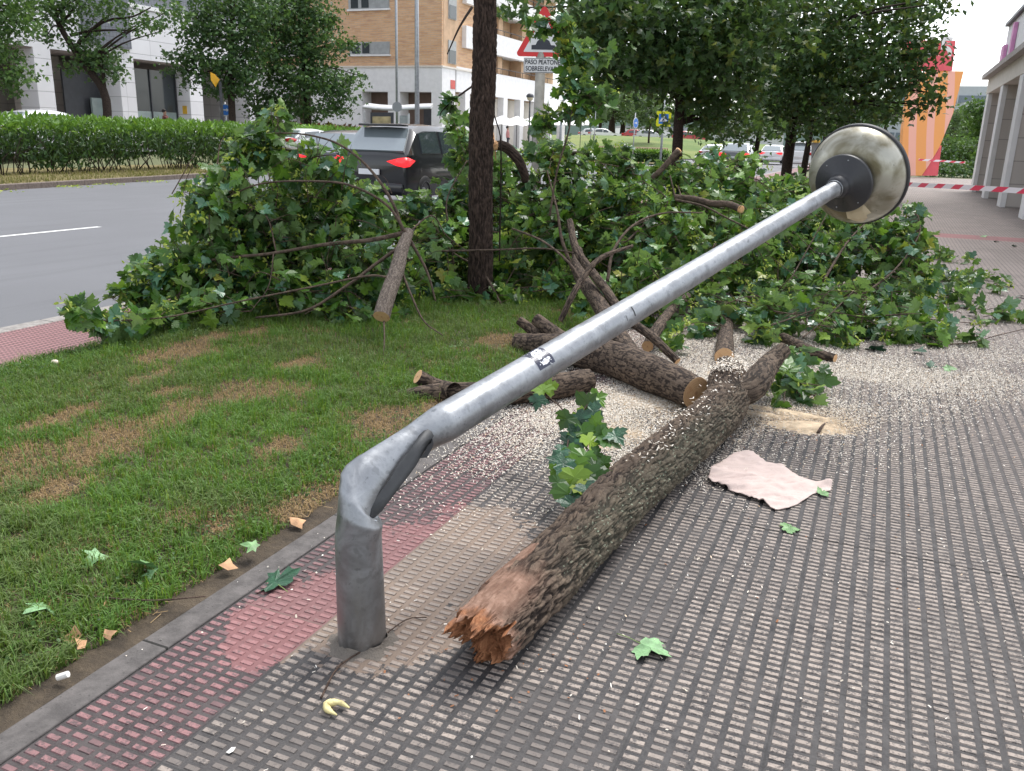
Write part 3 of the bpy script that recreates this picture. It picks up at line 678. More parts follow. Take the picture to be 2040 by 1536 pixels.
def log_mesh(name, pts, radii, nl, na, parent, amp=.008, wood=None, s0=None, lich=None, cap0=True, cap1=True, freq=1., mat=None):
    C_ = spline(pts, nl); Rd = np.interp(np.linspace(0, 1, nl), np.linspace(0, 1, len(radii)), radii)
    Tn = np.gradient(C_, axis=0); Tn /= np.linalg.norm(Tn, axis=1)[:, None]
    vert = np.abs(Tn[:, 2]).mean() > .75
    rt = np.cross(Tn, [0, 1., 0] if vert else [0, 0, 1.]); rt /= np.linalg.norm(rt, axis=1)[:, None]; upv = np.cross(rt, Tn)
    Sl = np.concatenate([[0], np.cumsum(np.linalg.norm(np.diff(C_, axis=0), axis=1))]); tot = Sl[-1]
    th = np.arange(na)*2*np.pi/na
    off = s0(th) if s0 else np.zeros(na)
    f = np.linspace(0, 1, nl)[:, None]; SS = off[None]+(tot-off[None])*f
    def at(A): return np.stack([np.interp(SS, Sl, A[:, k]) for k in range(3)], -1)
    Cc, Rt, Up = at(C_), at(rt), at(upv); Rr = np.interp(SS, Sl, Rd)
    TH = np.broadcast_to(th[None], SS.shape); cx, cy = np.cos(TH)*Rr, np.sin(TH)*Rr
    fq = 62*freq
    wx = SS*7+3*(fbm(SS*10, cx*14, cy*14, 3, 2)-.5); 
    r1 = 1-np.abs(2*fbm(cx*fq+.8*np.sin(SS*31), cy*fq, SS*11*freq, 11, 3)-1)*2.6; r2 = 1-np.abs(2*fbm(cx*fq*1.9, cy*fq*1.9, SS*20*freq, 12, 2)-1)*2
    ridge = np.clip(.62*(1-np.clip(r1, 0, 1))+.38*(1-np.clip(r2, 0, 1)), 0, 1)
    big = fbm(cx*7, cy*7, SS*2.5, 15, 2)-.5
    wd = wood(SS, TH, cx, cy) if wood else np.zeros_like(SS)
    smooth_ = wd.copy(); 
    if s0:
        dg = np.degrees(TH) % 360; brk = np.clip((.34+.03*np.sin(dg)-SS)/.015, 0, 1)*np.clip((dg-118)/6, 0, 1)*np.clip((215-dg)/25, 0, 1); Rr = Rr*(1-.24*brk)
        wd = np.maximum(wd, brk*.36)
    rr = Rr*(1+.16*big)+amp*(ridge-.5)*(1 if wood is None else 1)*np.where((wd > .2) & (wd < .45), .12, 1.)
    V = Cc+Rt*(np.cos(TH)*rr)[..., None]+Up*(np.sin(TH)*rr)[..., None]
    li = lich(SS, TH) if lich else np.zeros_like(SS)
    V = V.reshape(-1, 3); buv = np.stack([SS, cx, cy], -1).reshape(-1, 3); wdf = wd.reshape(-1); rg = ridge.reshape(-1); lf = li.reshape(-1)
    i = np.arange(nl-1)[:, None]; j = np.arange(na)[None]; j2 = (j+1) % na
    Fc = [np.stack([i*na+j, i*na+j2, (i+1)*na+j2, (i+1)*na+j], -1).reshape(-1, 4)]
    mi = [np.zeros(len(Fc[0]), int)]
    V = [V]; buv = [buv]; wdf = [wdf]; rg = [rg]; lf = [lf]; nv = nl*na
    for end, do in ((0, cap0), (1, cap1)):
        if not do: continue
        ring = V[0][:na] if end == 0 else V[0][(nl-1)*na:nl*na]; cc = ring.mean(0); base = 0 if end == 0 else (nl-1)*na
        tn = Tn[0] if end == 0 else Tn[-1]; prev = base+np.arange(na)
        for k, sc_ in enumerate((.97, .9, .82, .74, .66, .57, .48, .39, .3, .2, .1) if (s0 and end == 0) else (.94, .7, .4, .12)):
            nq = cc+(ring-cc)*sc_; nz = ((fbm(nq[:, 0]*38, nq[:, 1]*6, nq[:, 2]*38, 9, 4)-.5)*.17+(vnoise(nq[:, 0]*190, nq[:, 1]*30, nq[:, 2]*190, 19)-.5)*.035)[:, None]*tn*min(1, (1-sc_)*6) if (s0 and end == 0) else np.zeros((na, 3))
            nr = cc+(ring-cc)*sc_+nz+(tn*(.015*(1-sc_)) if (s0 and end == 0) else -tn*.0 if end == 0 else 0)
            V.append(nr); idx = nv+np.arange(na); nv += na
            buv.append(np.stack([nz[:, 1]*.6+.9*(0 if s0 and end == 0 else k), np.cos(th)*sc_*.1, np.sin(th)*sc_*.1], 1)); wdf.append(np.ones(na)); rg.append(np.full(na, .7)); lf.append(np.zeros(na))
            q = np.stack([prev, idx, np.roll(idx, -1), np.roll(prev, -1)], 1) if end == 0 else np.stack([prev, np.roll(prev, -1), np.roll(idx, -1), idx], 1)
            Fc.append(q); mi.append(np.full(na, 0 if (s0 and end == 0) else 1)); prev = idx
        V.append(cc[None]); buv.append(np.zeros((1, 3))); wdf.append(np.ones(1)); rg.append(np.ones(1)); lf.append(np.zeros(1))
        q = np.stack([prev, np.full(na, nv), np.full(na, nv), np.roll(prev, -1)], 1)
        tri = [(int(a), nv, int(b)) for a, b in zip(prev, np.roll(prev, -1))]; nv += 1
        Fc.append(tri); mi.append(np.full(na, 0 if (s0 and end == 0) else 1))
    FL = []
    for x in Fc: FL += [tuple(r) for r in (x.tolist() if isinstance(x, np.ndarray) else x)]
    o = mk(name, np.concatenate(V), FL, [mat or M_LOG, M_CUTR], np.concatenate(mi), parent, True,
           {'buv': ('FLOAT_VECTOR', np.concatenate(buv)), 'wood': ('FLOAT', np.concatenate(wdf)), 'ridge': ('FLOAT', np.concatenate(rg)), 'lich': ('FLOAT', np.concatenate(lf))})
    return o
def cutrings():
    t = MT('cut_face'); v = t.attr('buv', True); s, cx, cy = t.xyz(v); r = (cx*cx+cy*cy).pow(.5); a = t.noise(t.comb(cx, cy, 0.), 18., 4., .6)
    ring = ((r+a*.012)*420.)._m('SINE'); col = t.mix(ring.rmp(-1., 1.)*.35, (.62, .40, .22), (.48, .27, .13)); col = t.mix(a.rmp(.5, .7)*.6, col, (.46, .22, .09)); col = t.mix(r.rmp(.014, .006)*.5, col, (.25, .11, .05))
    return t.set(col, .75, 0., t.bump(t.noise(v, 160., 3.), .3, .003), Specular_IOR_Level=.2)
M_CUTR = cutrings()
big = thing('fallen_log', 'thick snapped trunk lying along the path with an orange broken end and a forked top', 'tree trunk', G(1200, 1080))
A = G(948, 1290, .100); Bq = G(1445, 806, .13); A = A-(Bq-A)/np.linalg.norm(Bq-A)*.11+np.array([-.02, 0, 0])
pts = [A, A+(Bq-A)*.25+np.array([0, 0, .004]), A+(Bq-A)*.5+np.array([-.012, 0, .01]), A+(Bq-A)*.75, Bq, Bq+np.array([-.035, .30, .04]), Bq+np.array([-.085, .52, .06])]
def s0(th):
    d = np.degrees(th) % 360
    base = .0+.07*(1-np.sin(th))+.09*fbm(np.cos(th)*2.5+9, np.sin(th)*2.5, 0, 5, 3)+.12*(fbm(np.cos(th)*14, np.sin(th)*14, 0, 6, 4)-.2)
    notch = .05*np.exp(-((d-120)/14.)**2)+.06*np.exp(-((d-35)/20.)**2)
    spike = -.05*np.exp(-((d-60)/9.)**2)-.05*np.exp(-((d-130)/14.)**2)
    return np.maximum(base+notch+spike, 0)
def woodf(S_, T_, cx, cy):
    d = np.degrees(T_) % 360; n = fbm(cx*30, cy*30, S_*14, 44, 3)-.5
    tip = np.clip((.24-S_)/.16+n*1.8+.3*np.exp(-((d-150)/45.)**2), 0, 1)*.9
    mid = np.clip((.55-S_)/.22+n*1.2, 0, 1)*.34*np.clip(.4+np.cos(np.radians(d-120)), 0, 1)
    patch = ((np.abs(d-140) < 32+n*30) & (S_ < .58+n*.12)).astype(float)*.34
    return np.maximum(np.maximum(tip, mid), patch)
def lichf(S_, T_):
    d = np.degrees(T_) % 360; return np.clip(np.cos(np.radians(d-10))*1.3-.15, 0, 1)*np.clip((S_-.45)*3, 0, 1)*np.clip(3.0-S_, 0, 1)
log_mesh('trunk', pts, [.104, .110, .113, .117, .122, .115, .09], 900, 260, big, .017, woodf, s0, lichf)
stp = [Bq+np.array([-.02, .06, .0]), G(1497, 772, .19), D(1530, 728, 5.16), D(1560, 697, 5.28)]
log_mesh('branch_stub', stp, [.06, .080, .066, .050], 180, 120, big, .007, lich=lambda S_, T_: 0*S_+.1, cap0=False)
def simple_log(label, pts, radii, stubs=(), amp=.0035, group=None, nl=340, na=110, loc=None):
    t_ = thing('cut_log', label, 'log', loc if loc is not None else (pts[0][0], pts[0][1], 0), group)
    log_mesh('log_body', pts, radii, nl, na, t_, amp, freq=1.5)
    for p, r in stubs: log_mesh('side_stub', p, r, 70, 40, t_, amp*.6, freq=1., cap0=False)
    return t_
g_ = 'sawn logs lying around the fallen trunk'
simple_log('long forked limb with a sawn face beside the fork of the thick trunk', [G(1387, 783, .105), G(1300, 745, .12), G(1210, 712, .12), G(1120, 695, .11), G(1032, 683, .085)], [.095, .12, .115, .10, .072],
           [([G(1150, 700, .12), D(1110, 668, 6.0), D(1068, 636, 6.1)], [.075, .05, .045]), ([G(1110, 695, .1), D(1070, 665, 6.15), D(1034, 638, 6.2)], [.05, .04, .032])], group=g_)
simple_log('short log with an upturned sawn stub on the lawn under the bent lamp pole', [G(812, 787, .05), G(870, 783, .065), G(1000, 782, .08), G(1100, 770, .085), G(1172, 758, .08)], [.035, .055, .07, .078, .07],
           [([G(905, 780, .1), D(865, 768, 5.05), D(832, 750, 5.0)], [.05, .045, .043])], group=g_)
simple_log('small upright looking log with a round sawn face between the trunk fork and the leaves', [G(1443, 712, .062), G(1444, 690, .06), G(1446, 662, .055), G(1448, 640, .05)], [.066, .064, .056, .05], group=g_)
simple_log('thin dark log with a pale sawn end at the edge of the wood chips', [G(1664, 714, .033), G(1630, 705, .04), G(1590, 688, .04), G(1560, 672, .04)], [.030, .036, .040, .038], group=g_)
simple_log('bare brown limb rising into the leaves behind the forked limb', [G(1270, 720, .16), G(1232, 670, .2), D(1190, 600, 6.6), D(1155, 545, 7.2), D(1150, 500, 7.8)], [.055, .065, .062, .055, .05], group='bare limbs leading into the leaf heap')
simple_log('slim limb curving up from the path towards the lamp dome side of the heap', [G(1290, 690, .1), G(1310, 655, .15), D(1335, 620, 6.9), D(1370, 590, 7.2)], [.04, .042, .036, .03], group='bare limbs leading into the leaf heap')
simple_log('thin bare limb resting on the lawn and crossing the brown limb', [D(1116, 640, 6.4), D(1140, 590, 6.4), D(1165, 548, 6.5), D(1200, 512, 6.6), D(1260, 490, 6.8)], [.02, .022, .022, .019, .012], group='bare limbs leading into the leaf heap')
simple_log('long grey limb bending up out of the heap behind the pole', [G(1350, 720, .05), D(1300, 672, 6.0), D(1245, 630, 6.2), D(1205, 575, 6.6), D(1150, 500, 7.), D(1135, 440, 7.3)], [.026, .03, .032, .036, .032, .026], group='bare limbs leading into the leaf heap')

# small sticks ------------------------------------------------------------
def stick(label, pts, r, loc=None, name='twig'):
    b_ = MB(); p = spline(pts, 14); b_.tube(p, list(np.linspace(r, r*.5, 14)), 6, wob=.2)
    o = b_.build(name, M_TWIG, None, True); return meta(o, label, 'twig', 'loose twigs on the ground')
stick('long curved twig lying across the foot of the lamp post', [G(640, 1390, .006), G(672, 1330, .008), G(722, 1296, .012), G(775, 1258, .012), G(812, 1233, .010), G(850, 1230, .008)], .0032)
stick('long thin twig lying flat in the grass near the kerb at lower left', [G(70, 1175, .05), G(180, 1188, .05), G(300, 1196, .05), G(410, 1188, .05)], .004)
stick('bent twig lying in the middle of the lawn', [G(390, 893, .06), G(410, 925, .055), G(460, 955, .05), G(530, 966, .05)], .004)
stick('short twig in the grass above the long lower twig', [G(335, 1028, .05), G(380, 1045, .055), G(450, 1073, .05)], .0045)
stick('dark little stick on the paving between the leaf sprig and the trunk', [G(1284, 880, .006), G(1325, 880, .006)], .005)
stick('short bark scrap standing in the sawdust right of the trunk', [G(1630, 862, .008), G(1637, 850, .02), G(1643, 844, .015)], .010)
stick('long wavy twig at the right edge of the path', [G(1850, 685, .02), G(1930, 684, .02), G(1980, 670, .02), G(2055, 652, .02)], .006)
stick('thin straight twig beyond the scattered leaves on the right', [G(1850, 636, .02), G(1940, 644, .02)], .006)
stick('fine twig lying in the lawn left of the sawn stub', [G(385, 775, .05), G(425, 747, .05), G(480, 745, .05)], .004)

# ------------------------------------------------------------------ heap of leafy branches
def nearest(pts, c):
    d = np.linalg.norm(pts-c, axis=1); return d
class Foliage:
    def __init__(s): s.P = []; s.N = []; s.T = []; s.S = []; s.M = []; s.tw = MB(); s.sd = []
    def cluster(s, anchor, c, nleaf=7, size=.1, spread=.13, seeds=.3, tr=.0035, down=.25):
        """a twig from anchor to c, with leaves in opposite pairs round its end"""
        v = c-anchor; L = np.linalg.norm(v)+1e-6; mid = anchor+v*.5+np.array([0, 0, .12*L])*rng.uniform(-.3, 1)+rng.normal(0, .06*L, 3)
        p = spline([anchor, mid, c], 6); s.tw.tube(p, list(np.linspace(tr, tr*.45, 6)), 4, cap=False)
        dv = v/L; 
        k = nleaf; base = c-dv*(rng.random((k, 1))*spread*1.1)
        o = rdir(k); o = o-dv*(o@dv)[:, None]*.6; o /= np.linalg.norm(o, axis=1)[:, None]
        pet = (.03+rng.random((k, 1))*.06)*spread/.13
        lb = base+o*pet; lb[:, 2] = np.maximum(lb[:, 2], .012)
        N = rdir(k, 1.1 if rng.random() < .6 else .3)+o*.5; T = o*.9+dv*.35; T[:, 2] -= down+rng.random(k)*.45
        for i in range(k):
            if rng.random() < .55: s.tw.tube([base[i], lb[i]], [.0011, .0009], 3, cap=False)
        s.P.append(lb); s.N.append(N); s.T.append(T); s.S.append(size*(.45+rng.random(k)*.85)); s.M.append((rng.random(k) < .16).astype(int))
        if rng.random() < seeds: s.sd.append((c+rng.normal(0, .03, 3), 10))
    def build(s, parent, shape=LF_HI, seeds=True):
        if not s.P: return
        P = np.concatenate(s.P); leaves('foliage', P, np.concatenate(s.N), np.concatenate(s.T), np.concatenate(s.S), shape, [M_LEAF, M_LEAFB], np.concatenate(s.M), parent, .3)
        s.tw.build('twigs', M_TWIG, parent, True)
        if s.sd and seeds:
            C_ = np.repeat(np.array([c for c, k in s.sd]), 12, 0); n = len(C_); C_ = C_+rng.normal(0, .028, (n, 3)); C_[:, 2] = np.maximum(C_[:, 2], .01)
            leaves('seed_cluster', C_, rdir(n, .6), rdir(n, -.5), .026+rng.random(n)*.020, np.array([(0, 0), (.3, .15), (.28, .6), (.05, 1.), (-.12, .6), (-.1, .1)]), M_SEED, np.zeros(n, int), parent, .6)
def limb_pts(px): return [D(*q) if len(q) == 3 else np.array(q[0]) for q in px]
def fallen_branch(label, limbs, blobs, dens=1., size=.096, shape=LF_HI, cut=None, seeds=.8, name='fallen_branch', cat='branch', grp='leafy branches heaped on the lawn', bark=None):
    L0 = limb_pts(limbs[0][0]); t_ = thing(name, label, cat, (L0[0][0], L0[0][1], 0), grp)
    allp = []
    for pts, r0_, r1_ in limbs:
        lm = MB(); p = spline(limb_pts(pts), max(12, 8*len(pts))); lm.tube(p, list(np.linspace(r0_, r1_, len(p))), 9, wob=.12); allp.append(p)
        lm.build('limb', bark or M_BARK, t_, True)
    allp = np.concatenate(allp); fo = Foliage()
    for (px_, py_, d_, r_, *rest) in blobs:
        ry = rest[0] if rest else r_*.8; c = D(px_, py_, d_)
        n = max(3, int(66*dens*(r_*ry/.25)+2))
        q = rdir(n)*(rng.random((n, 1))**.45)*np.where(rng.random((n, 1)) < .12, 1.3, 1.); 
        Q = c+np.outer(q[:, 0]*r_, RR)+np.outer(q[:, 2]*ry, [0, 0, 1])+np.outer(q[:, 1]*r_*1.1, [-math.sin(HEAD), math.cos(HEAD), 0])
        Q = Q[Q[:, 2] > .01]
        for a in Q:
            d = np.linalg.norm(allp-a, axis=1); j = int(np.argmin(d*(1+.3*rng.random(len(d))))); an = allp[j]
            if d[j] > .32: an = a+(an-a)/d[j]*(.12+.2*rng.random())
            fo.cluster(an, a, rng.integers(5, 9), size, .14, seeds)
        for q_ in range(int(r_*16) if r_ >= .3 and px_ > 430 else 0):
            a = c+rng.normal(0, .3, 3)*[r_, r_, ry]-fw*r_*.7; a[2] = max(a[2], .03); v = rng.normal(0, 1, 3)*[1, .6, .55]; v /= np.linalg.norm(v); l_ = r_*(.5+.5*rng.random())
            b_ = a+v*l_; b_[2] = max(b_[2], .03); fo.tw.tube(spline([a, (a+b_)/2+rng.normal(0, .09*l_, 3)+[0, 0, .08*l_], b_], 8), list(np.linspace(.0032+.003*rng.random(), .0012, 8)), 4, cap=False)
    fo.build(t_, shape)
    return t_
# the limb with the sawn face, held up on its own side branches
t_ = fallen_branch('leafy branch propped up with its grey sawn end towards the path',
    [([(815, 462, 6.65), (740, 478, 6.65), (650, 487, 6.7), (540, 505, 6.75), (420, 518, 6.8), (340, 545, 6.85)], .020, .007),
     ([(806, 470, 6.65), (780, 400, 6.65), (735, 335, 6.7), (680, 290, 6.8), (620, 270, 6.9), (560, 265, 7.), (500, 268, 7.)], .014, .004),
     ([(812, 470, 6.6), (772, 410, 6.6), (700, 370, 6.6), (620, 361, 6.6), (520, 366, 6.7), (450, 395, 6.8), (400, 425, 6.9)], .012, .004),
     ([(812, 480, 6.6), (750, 525, 6.5), (690, 570, 6.4), (610, 618, 6.4), (510, 633, 6.5)], .015, .008),
     ([(772, 552, 6.3), (730, 550, 6.3), (620, 572, 6.2), (480, 600, 6.1), (330, 632, 5.9), (200, 640, 5.8)], .009, .004),
     ([(818, 480, 6.6), (850, 540, 6.6), (868, 600, 6.6)], .014, .006), ([(802, 545, 6.4), (820, 590, 6.3), (845, 640, 6.2), (882, 668, 6.1)], .010, .004),
     ([(765, 640, 6.1), (765, 690, 5.9), (750, 775, 5.6)], .006, .003), ([(812, 465, 6.7), (860, 430, 6.9), (890, 470, 7.), (930, 500, 7.2)], .008, .003),
     ([(550, 500, 6.75), (530, 430, 6.8), (480, 400, 6.8)], .006, .003), ([(545, 505, 6.7), (535, 570, 6.6), (500, 620, 6.5)], .005, .003)],
    [(450, 410, 7.0, .42), (620, 350, 7.2, .36, .22), (380, 500, 7., .36), (310, 560, 7., .34), (240, 590, 6.9, .24, .13), (520, 480, 7.4, .5), (650, 450, 7.6, .6), (715, 425, 7.5, .24), (450, 570, 7.1, .4), (610, 590, 7., .38, .25),
     (490, 330, 7., .25, .2), (530, 285, 7.1, .13), (540, 235, 7.2, .10, .14), (180, 625, 5.8, .12, .06), (140, 620, 5.7, .05, .05), (270, 650, 6., .22, .07), (340, 640, 6.4, .25, .1), (740, 540, 7.2, .4), (580, 520, 7.6, .6), (400, 600, 6.6, .3, .12), (700, 620, 7., .35, .12), (600, 420, 7.9, .5), (470, 500, 7.9, .5)], 1.25)
pb = np.array([D(760, 631, 6.12), D(772, 590, 6.22), D(790, 540, 6.38), D(800, 500, 6.5), D(814, 462, 6.66)])
def ybmat():
    t = MT('young_bark'); v = t.attr('buv', True); s, cx, cy = t.xyz(v); n = t.noise(t.comb(s, cx, cy), 90., 5., .7); n2 = t.noise(t.comb(s*1., cx*3, cy*3), 45., 4.)
    col = t.ramp(n*.6+n2*.4, [(.35, (.055, .042, .034)), (.5, (.13, .10, .08)), (.66, (.30, .26, .215))]); col = t.mix(t.attr('ridge').rmp(.5, .2)*.5, col, (.04, .03, .025)); return t.set(col, .85, 0., t.bump(n, .8, .008))
log_mesh('sawn_limb', pb, [.060, .057, .055, .05, .042], 260, 90, t_, .004, freq=1.4, mat=ybmat())
fallen_branch('mass of leafy branches wrapped round the foot of the standing trunk',
    [([(905, 560, 8.), (900, 480, 8.1), (890, 400, 8.2), (930, 320, 8.3)], .012, .005), ([(1000, 610, 7.6), (960, 540, 7.8), (900, 500, 8.), (860, 440, 8.1)], .012, .004), ([(880, 500, 7.6), (980, 498, 7.6), (1080, 495, 7.6), (1150, 505, 7.6)], .010, .006)],
    [(850, 520, 8.2, .42), (870, 470, 8.4, .30), (920, 390, 8.6, .20), (925, 300, 8.7, .17, .22), (905, 245, 8.7, .10, .12), (880, 590, 7.8, .35, .16), (1010, 420, 8.7, .40), (1010, 350, 8.8, .28), (1020, 510, 8.4, .42), (1030, 590, 8., .42, .16), (800, 450, 8.8, .4), (960, 560, 8.8, .4), (780, 430, 8.6, .22, .14), (900, 470, 9., .5), (960, 400, 9.2, .5)], 1.15)
fallen_branch('leafy branches tangled behind the bare limbs to the right of the standing trunk',
    [([(1150, 560, 7.8), (1120, 480, 7.9), (1110, 420, 8.), (1090, 340, 8.2)], .02, .007), ([(1250, 480, 8.), (1290, 440, 8.1), (1330, 400, 8.2), (1280, 360, 8.3)], .010, .004), ([(1210, 560, 6.9), (1222, 500, 7.), (1260, 450, 7.2), (1320, 425, 7.4), (1400, 424, 7.5)], .014, .006), ([(1020, 455, 7.3), (1080, 480, 7.1), (1130, 520, 6.9), (1155, 555, 6.8)], .008, .012)],
    [(1100, 400, 8.6, .40), (1120, 320, 8.8, .30), (1200, 400, 8.8, .45), (1210, 320, 9., .26, .18), (1160, 470, 8.6, .42), (1260, 430, 8.6, .45), (1250, 350, 9., .3, .2), (1300, 480, 8.2, .42), (1200, 530, 8.4, .42), (1130, 580, 8., .4, .15), (1270, 560, 7.7, .35, .2), (1060, 300, 8.9, .18, .13), (1100, 480, 9.2, .5), (1200, 450, 9.4, .6), (1075, 460, 8.4, .3)], 1.1)
tr_ = fallen_branch('thin upright leafy sprig rising in front of the red triangle sign',
    [([(1095, 430, 7.7), (1110, 340, 7.7), (1133, 260, 7.7), (1144, 180, 7.7), (1143, 110, 7.7), (1125, 62, 7.7), (1092, 35, 7.7)], .010, .003), ([(1143, 130, 7.7), (1170, 108, 7.7), (1205, 95, 7.7)], .004, .002), ([(1120, 62, 7.7), (1140, 40, 7.7)], .003, .002),
     ([(1138, 230, 7.7), (1115, 215, 7.7), (1085, 245, 7.7), (1065, 260, 7.7)], .004, .002), ([(1140, 200, 7.7), (1170, 190, 7.7), (1195, 215, 7.7)], .004, .002)],
    [(1060, 62, 7.7, .05, .03), (1090, 68, 7.7, .05, .02), (1128, 60, 7.7, .05, .03), (1150, 100, 7.7, .07, .06), (1120, 112, 7.7, .03, .03), (1160, 150, 7.75, .16, .15), (1190, 190, 7.8, .14, .14), (1125, 175, 7.7, .12, .12), (1075, 225, 7.7, .09, .07), (1095, 258, 7.7, .08, .04), (1150, 225, 7.8, .15, .08), (1180, 100, 7.8, .08, .06)], 1.15, .095, seeds=.35)
rb_ = fallen_branch('leafy branches with a round sawn stub pointing right, heaped behind the lamp pole',
    [([(1476, 417, 8.), (1450, 407, 8.1), (1415, 405, 8.2), (1380, 396, 8.3), (1345, 393, 8.4)], .035, .028), ([(1345, 398, 8.2), (1400, 410, 8.1), (1450, 435, 7.9), (1490, 455, 7.8)], .012, .007), ([(1352, 300, 9.), (1310, 345, 9.), (1270, 375, 9.)], .035, .02), ([(1345, 393, 8.4), (1335, 350, 8.5)], .010, .006), ([(1358, 393, 8.4), (1350, 370, 8.5)], .008, .005)],
    [(1350, 440, 9., .45), (1380, 360, 9.3, .34, .22), (1460, 370, 9.4, .35, .24), (1440, 450, 8.8, .45), (1400, 530, 8.2, .42), (1490, 330, 9.6, .22, .14), (1420, 310, 9.6, .14, .12), (1500, 420, 9.2, .45), (1350, 570, 7.7, .3, .2), (1480, 520, 8.4, .45), (1330, 345, 9.4, .25, .15), (1400, 450, 9.8, .5)], 1.1)
for c_, q_, r_ in ((D(1476, 417, 8.), D(1450, 407, 8.1), .036), (D(1352, 300, 9.), D(1330, 320, 9.), .036)):
    v_ = c_-q_; v_ /= np.linalg.norm(v_); v_ = v_-fw*.8; v_ /= np.linalg.norm(v_); m_ = MB(); m_.lathe([(0, .012), (r_*.8, .011), (r_, .004), (r_*.9, -.03)], c_, v_, 20); m_.build('cut_face', M_CUT, rb_, True)
fallen_branch('leafy branches spreading on the paving under the lamp dome',
    [([(1640, 560, 8.), (1690, 480, 8.4), (1740, 430, 8.8)], .014, .005), ([(1550, 600, 7.6), (1590, 530, 7.8), (1640, 440, 8.), (1655, 410, 8.1)], .007, .004), ([(1700, 600, 7.8), (1780, 540, 8.2), (1830, 470, 8.6), (1830, 430, 8.8)], .012, .004)],
    [(1560, 380, 9.6, .28, .2), (1590, 440, 9.3, .42), (1590, 520, 8.7, .45), (1660, 520, 8.8, .45), (1740, 510, 8.9, .42), (1790, 490, 9., .30, .28), (1815, 440, 9., .14, .12), (1830, 560, 8.6, .26, .22), (1680, 590, 8., .42, .2), (1770, 590, 8.2, .38, .22), (1550, 590, 7.8, .42, .2), (1620, 400, 9.6, .25, .16), (1850, 480, 9., .08), (1540, 470, 8.8, .42), (1700, 470, 9.4, .42)], 1.15)
fallen_branch('low leafy sprays lying over the wood chips at the near edge of the heap',
    [([(1510, 655, 6.6), (1560, 640, 6.7), (1640, 610, 6.9)], .009, .004), ([(1655, 620, 7.), (1720, 635, 6.9), (1770, 660, 6.8)], .006, .003), ([(1600, 672, 6.5), (1650, 630, 6.8), (1700, 580, 7.2)], .006, .004)],
    [(1440, 610, 7.3, .36, .14), (1530, 620, 7.2, .35, .13), (1620, 620, 7.2, .35, .13), (1720, 640, 7.1, .32, .14), (1790, 665, 6.9, .26, .08), (1840, 640, 7.3, .2, .1), (1520, 665, 6.6, .14, .06), (1360, 640, 7.1, .28, .09), (1300, 610, 7.2, .25, .12), (1690, 680, 6.6, .14, .05), (1870, 690, 6.9, .14, .03), (1650, 650, 6.8, .22, .06)], 1.15)
# trunk standing in the lawn ------------------------------------------------
tb = G(955, 603, .02); tree = thing('broken_tree', 'dark standing trunk in the lawn with a splintered scar and snapped limb', 'tree', (tb[0], tb[1], 0))
p = [tb-[0, 0, .05], tb+[.0, 0, .06], tb+[.005, 0, .6], tb+[-.01, 0, 1.4], tb+[.01, 0, 2.2], tb+[0., 0, 3.0], tb+[.02, 0, 3.9], tb+[.05, .1, 4.8]]
o = log_mesh('trunk', p, [.135, .115, .108, .106, .10, .092, .08, .05], 420, 96, tree, .016, freq=.9, mat=None)
def darkbark():
    t = MT('standing_bark'); v = t.attr('buv', True); s, cx, cy = t.xyz(v); n = t.noise(t.comb(s*.5, cx*2, cy*2), 30., 6., .7); n2 = t.noise(t.comb(s*.2, cx, cy), 80., 4., .7)
    col = t.mix(n.rmp(.35, .65), (.028, .019, .016), (.075, .052, .042)); col = t.mix(n2.rmp(.5, .7)*.5, col, (.12, .085, .07)); col = t.mix(t.attr('ridge').rmp(.55, .2)*.7, col, (.012, .009, .008)); return t.set(col, .92, 0., t.bump(n2+n, .9, .01), Specular_IOR_Level=.15)
M_STAND = darkbark(); o.data.materials[0] = M_STAND
u_ = lambda x, y, d=7.98: D(x, y, d)
m_ = MB()
for (x0, y0, x1, y1, r) in ((978, 235, 983, 310, .013), (983, 262, 988, 320, .010), (969, 90, 971, 140, .007)): m_.tube([u_(x0, y0, 8.02), u_((x0+x1)/2, (y0+y1)/2, 8.0), u_(x1, y1, 8.0)], [.002, r, .003], 6, wob=.3)
m_.build('splinter', simple('fresh_wood', (.55, .30, .14), .8, bump=.5), tree, True)
m_ = MB(); m_.lathe([(0, .02), (.03, .015), (.046, .0), (.04, -.03)], u_(985, 290, 7.90), -fw-RR*.6, 18); V = np.concatenate(m_.v); V += (rng.random(V.shape)-.5)*.012; m_.v = [V]; m_.build('broken_face', MATS.get('x') or simple('raw_wood', (.62, .36, .18), .8, bump=.6), tree, False)
log_mesh('snapped_limb', [u_(983, 290, 7.95), u_(1005, 292, 7.9), u_(1030, 315, 7.9), u_(1044, 345, 7.95), u_(1046, 362, 8.)], [.043, .046, .046, .04, .03], 90, 48, tree, .006, mat=M_STAND)
lm = MB()
for pts, r0_, r1_ in (([(940, 15, 7.95), (915, 55, 7.8), (891, 108, 7.7)], .014, .005), ([(942, 171, 7.95), (905, 198, 7.8), (880, 222, 7.7), (876, 236, 7.7)], .010, .003), ([(975, 200, 8.), (988, 240, 7.9), (997, 275, 7.8), (998, 350, 7.8), (996, 450, 7.8), (995, 520, 7.8)], .006, .008),
                      ([(968, 150, 8.), (973, 168, 7.98)], .006, .002), ([(968, 97, 8.), (978, 88, 7.98)], .005, .002)):
    lm = MB(); lm.tube(spline([D(*q) for q in pts], 14), list(np.linspace(r0_, r1_, 14)), 7, wob=.15); lm.build('limb', M_STAND, tree, True)
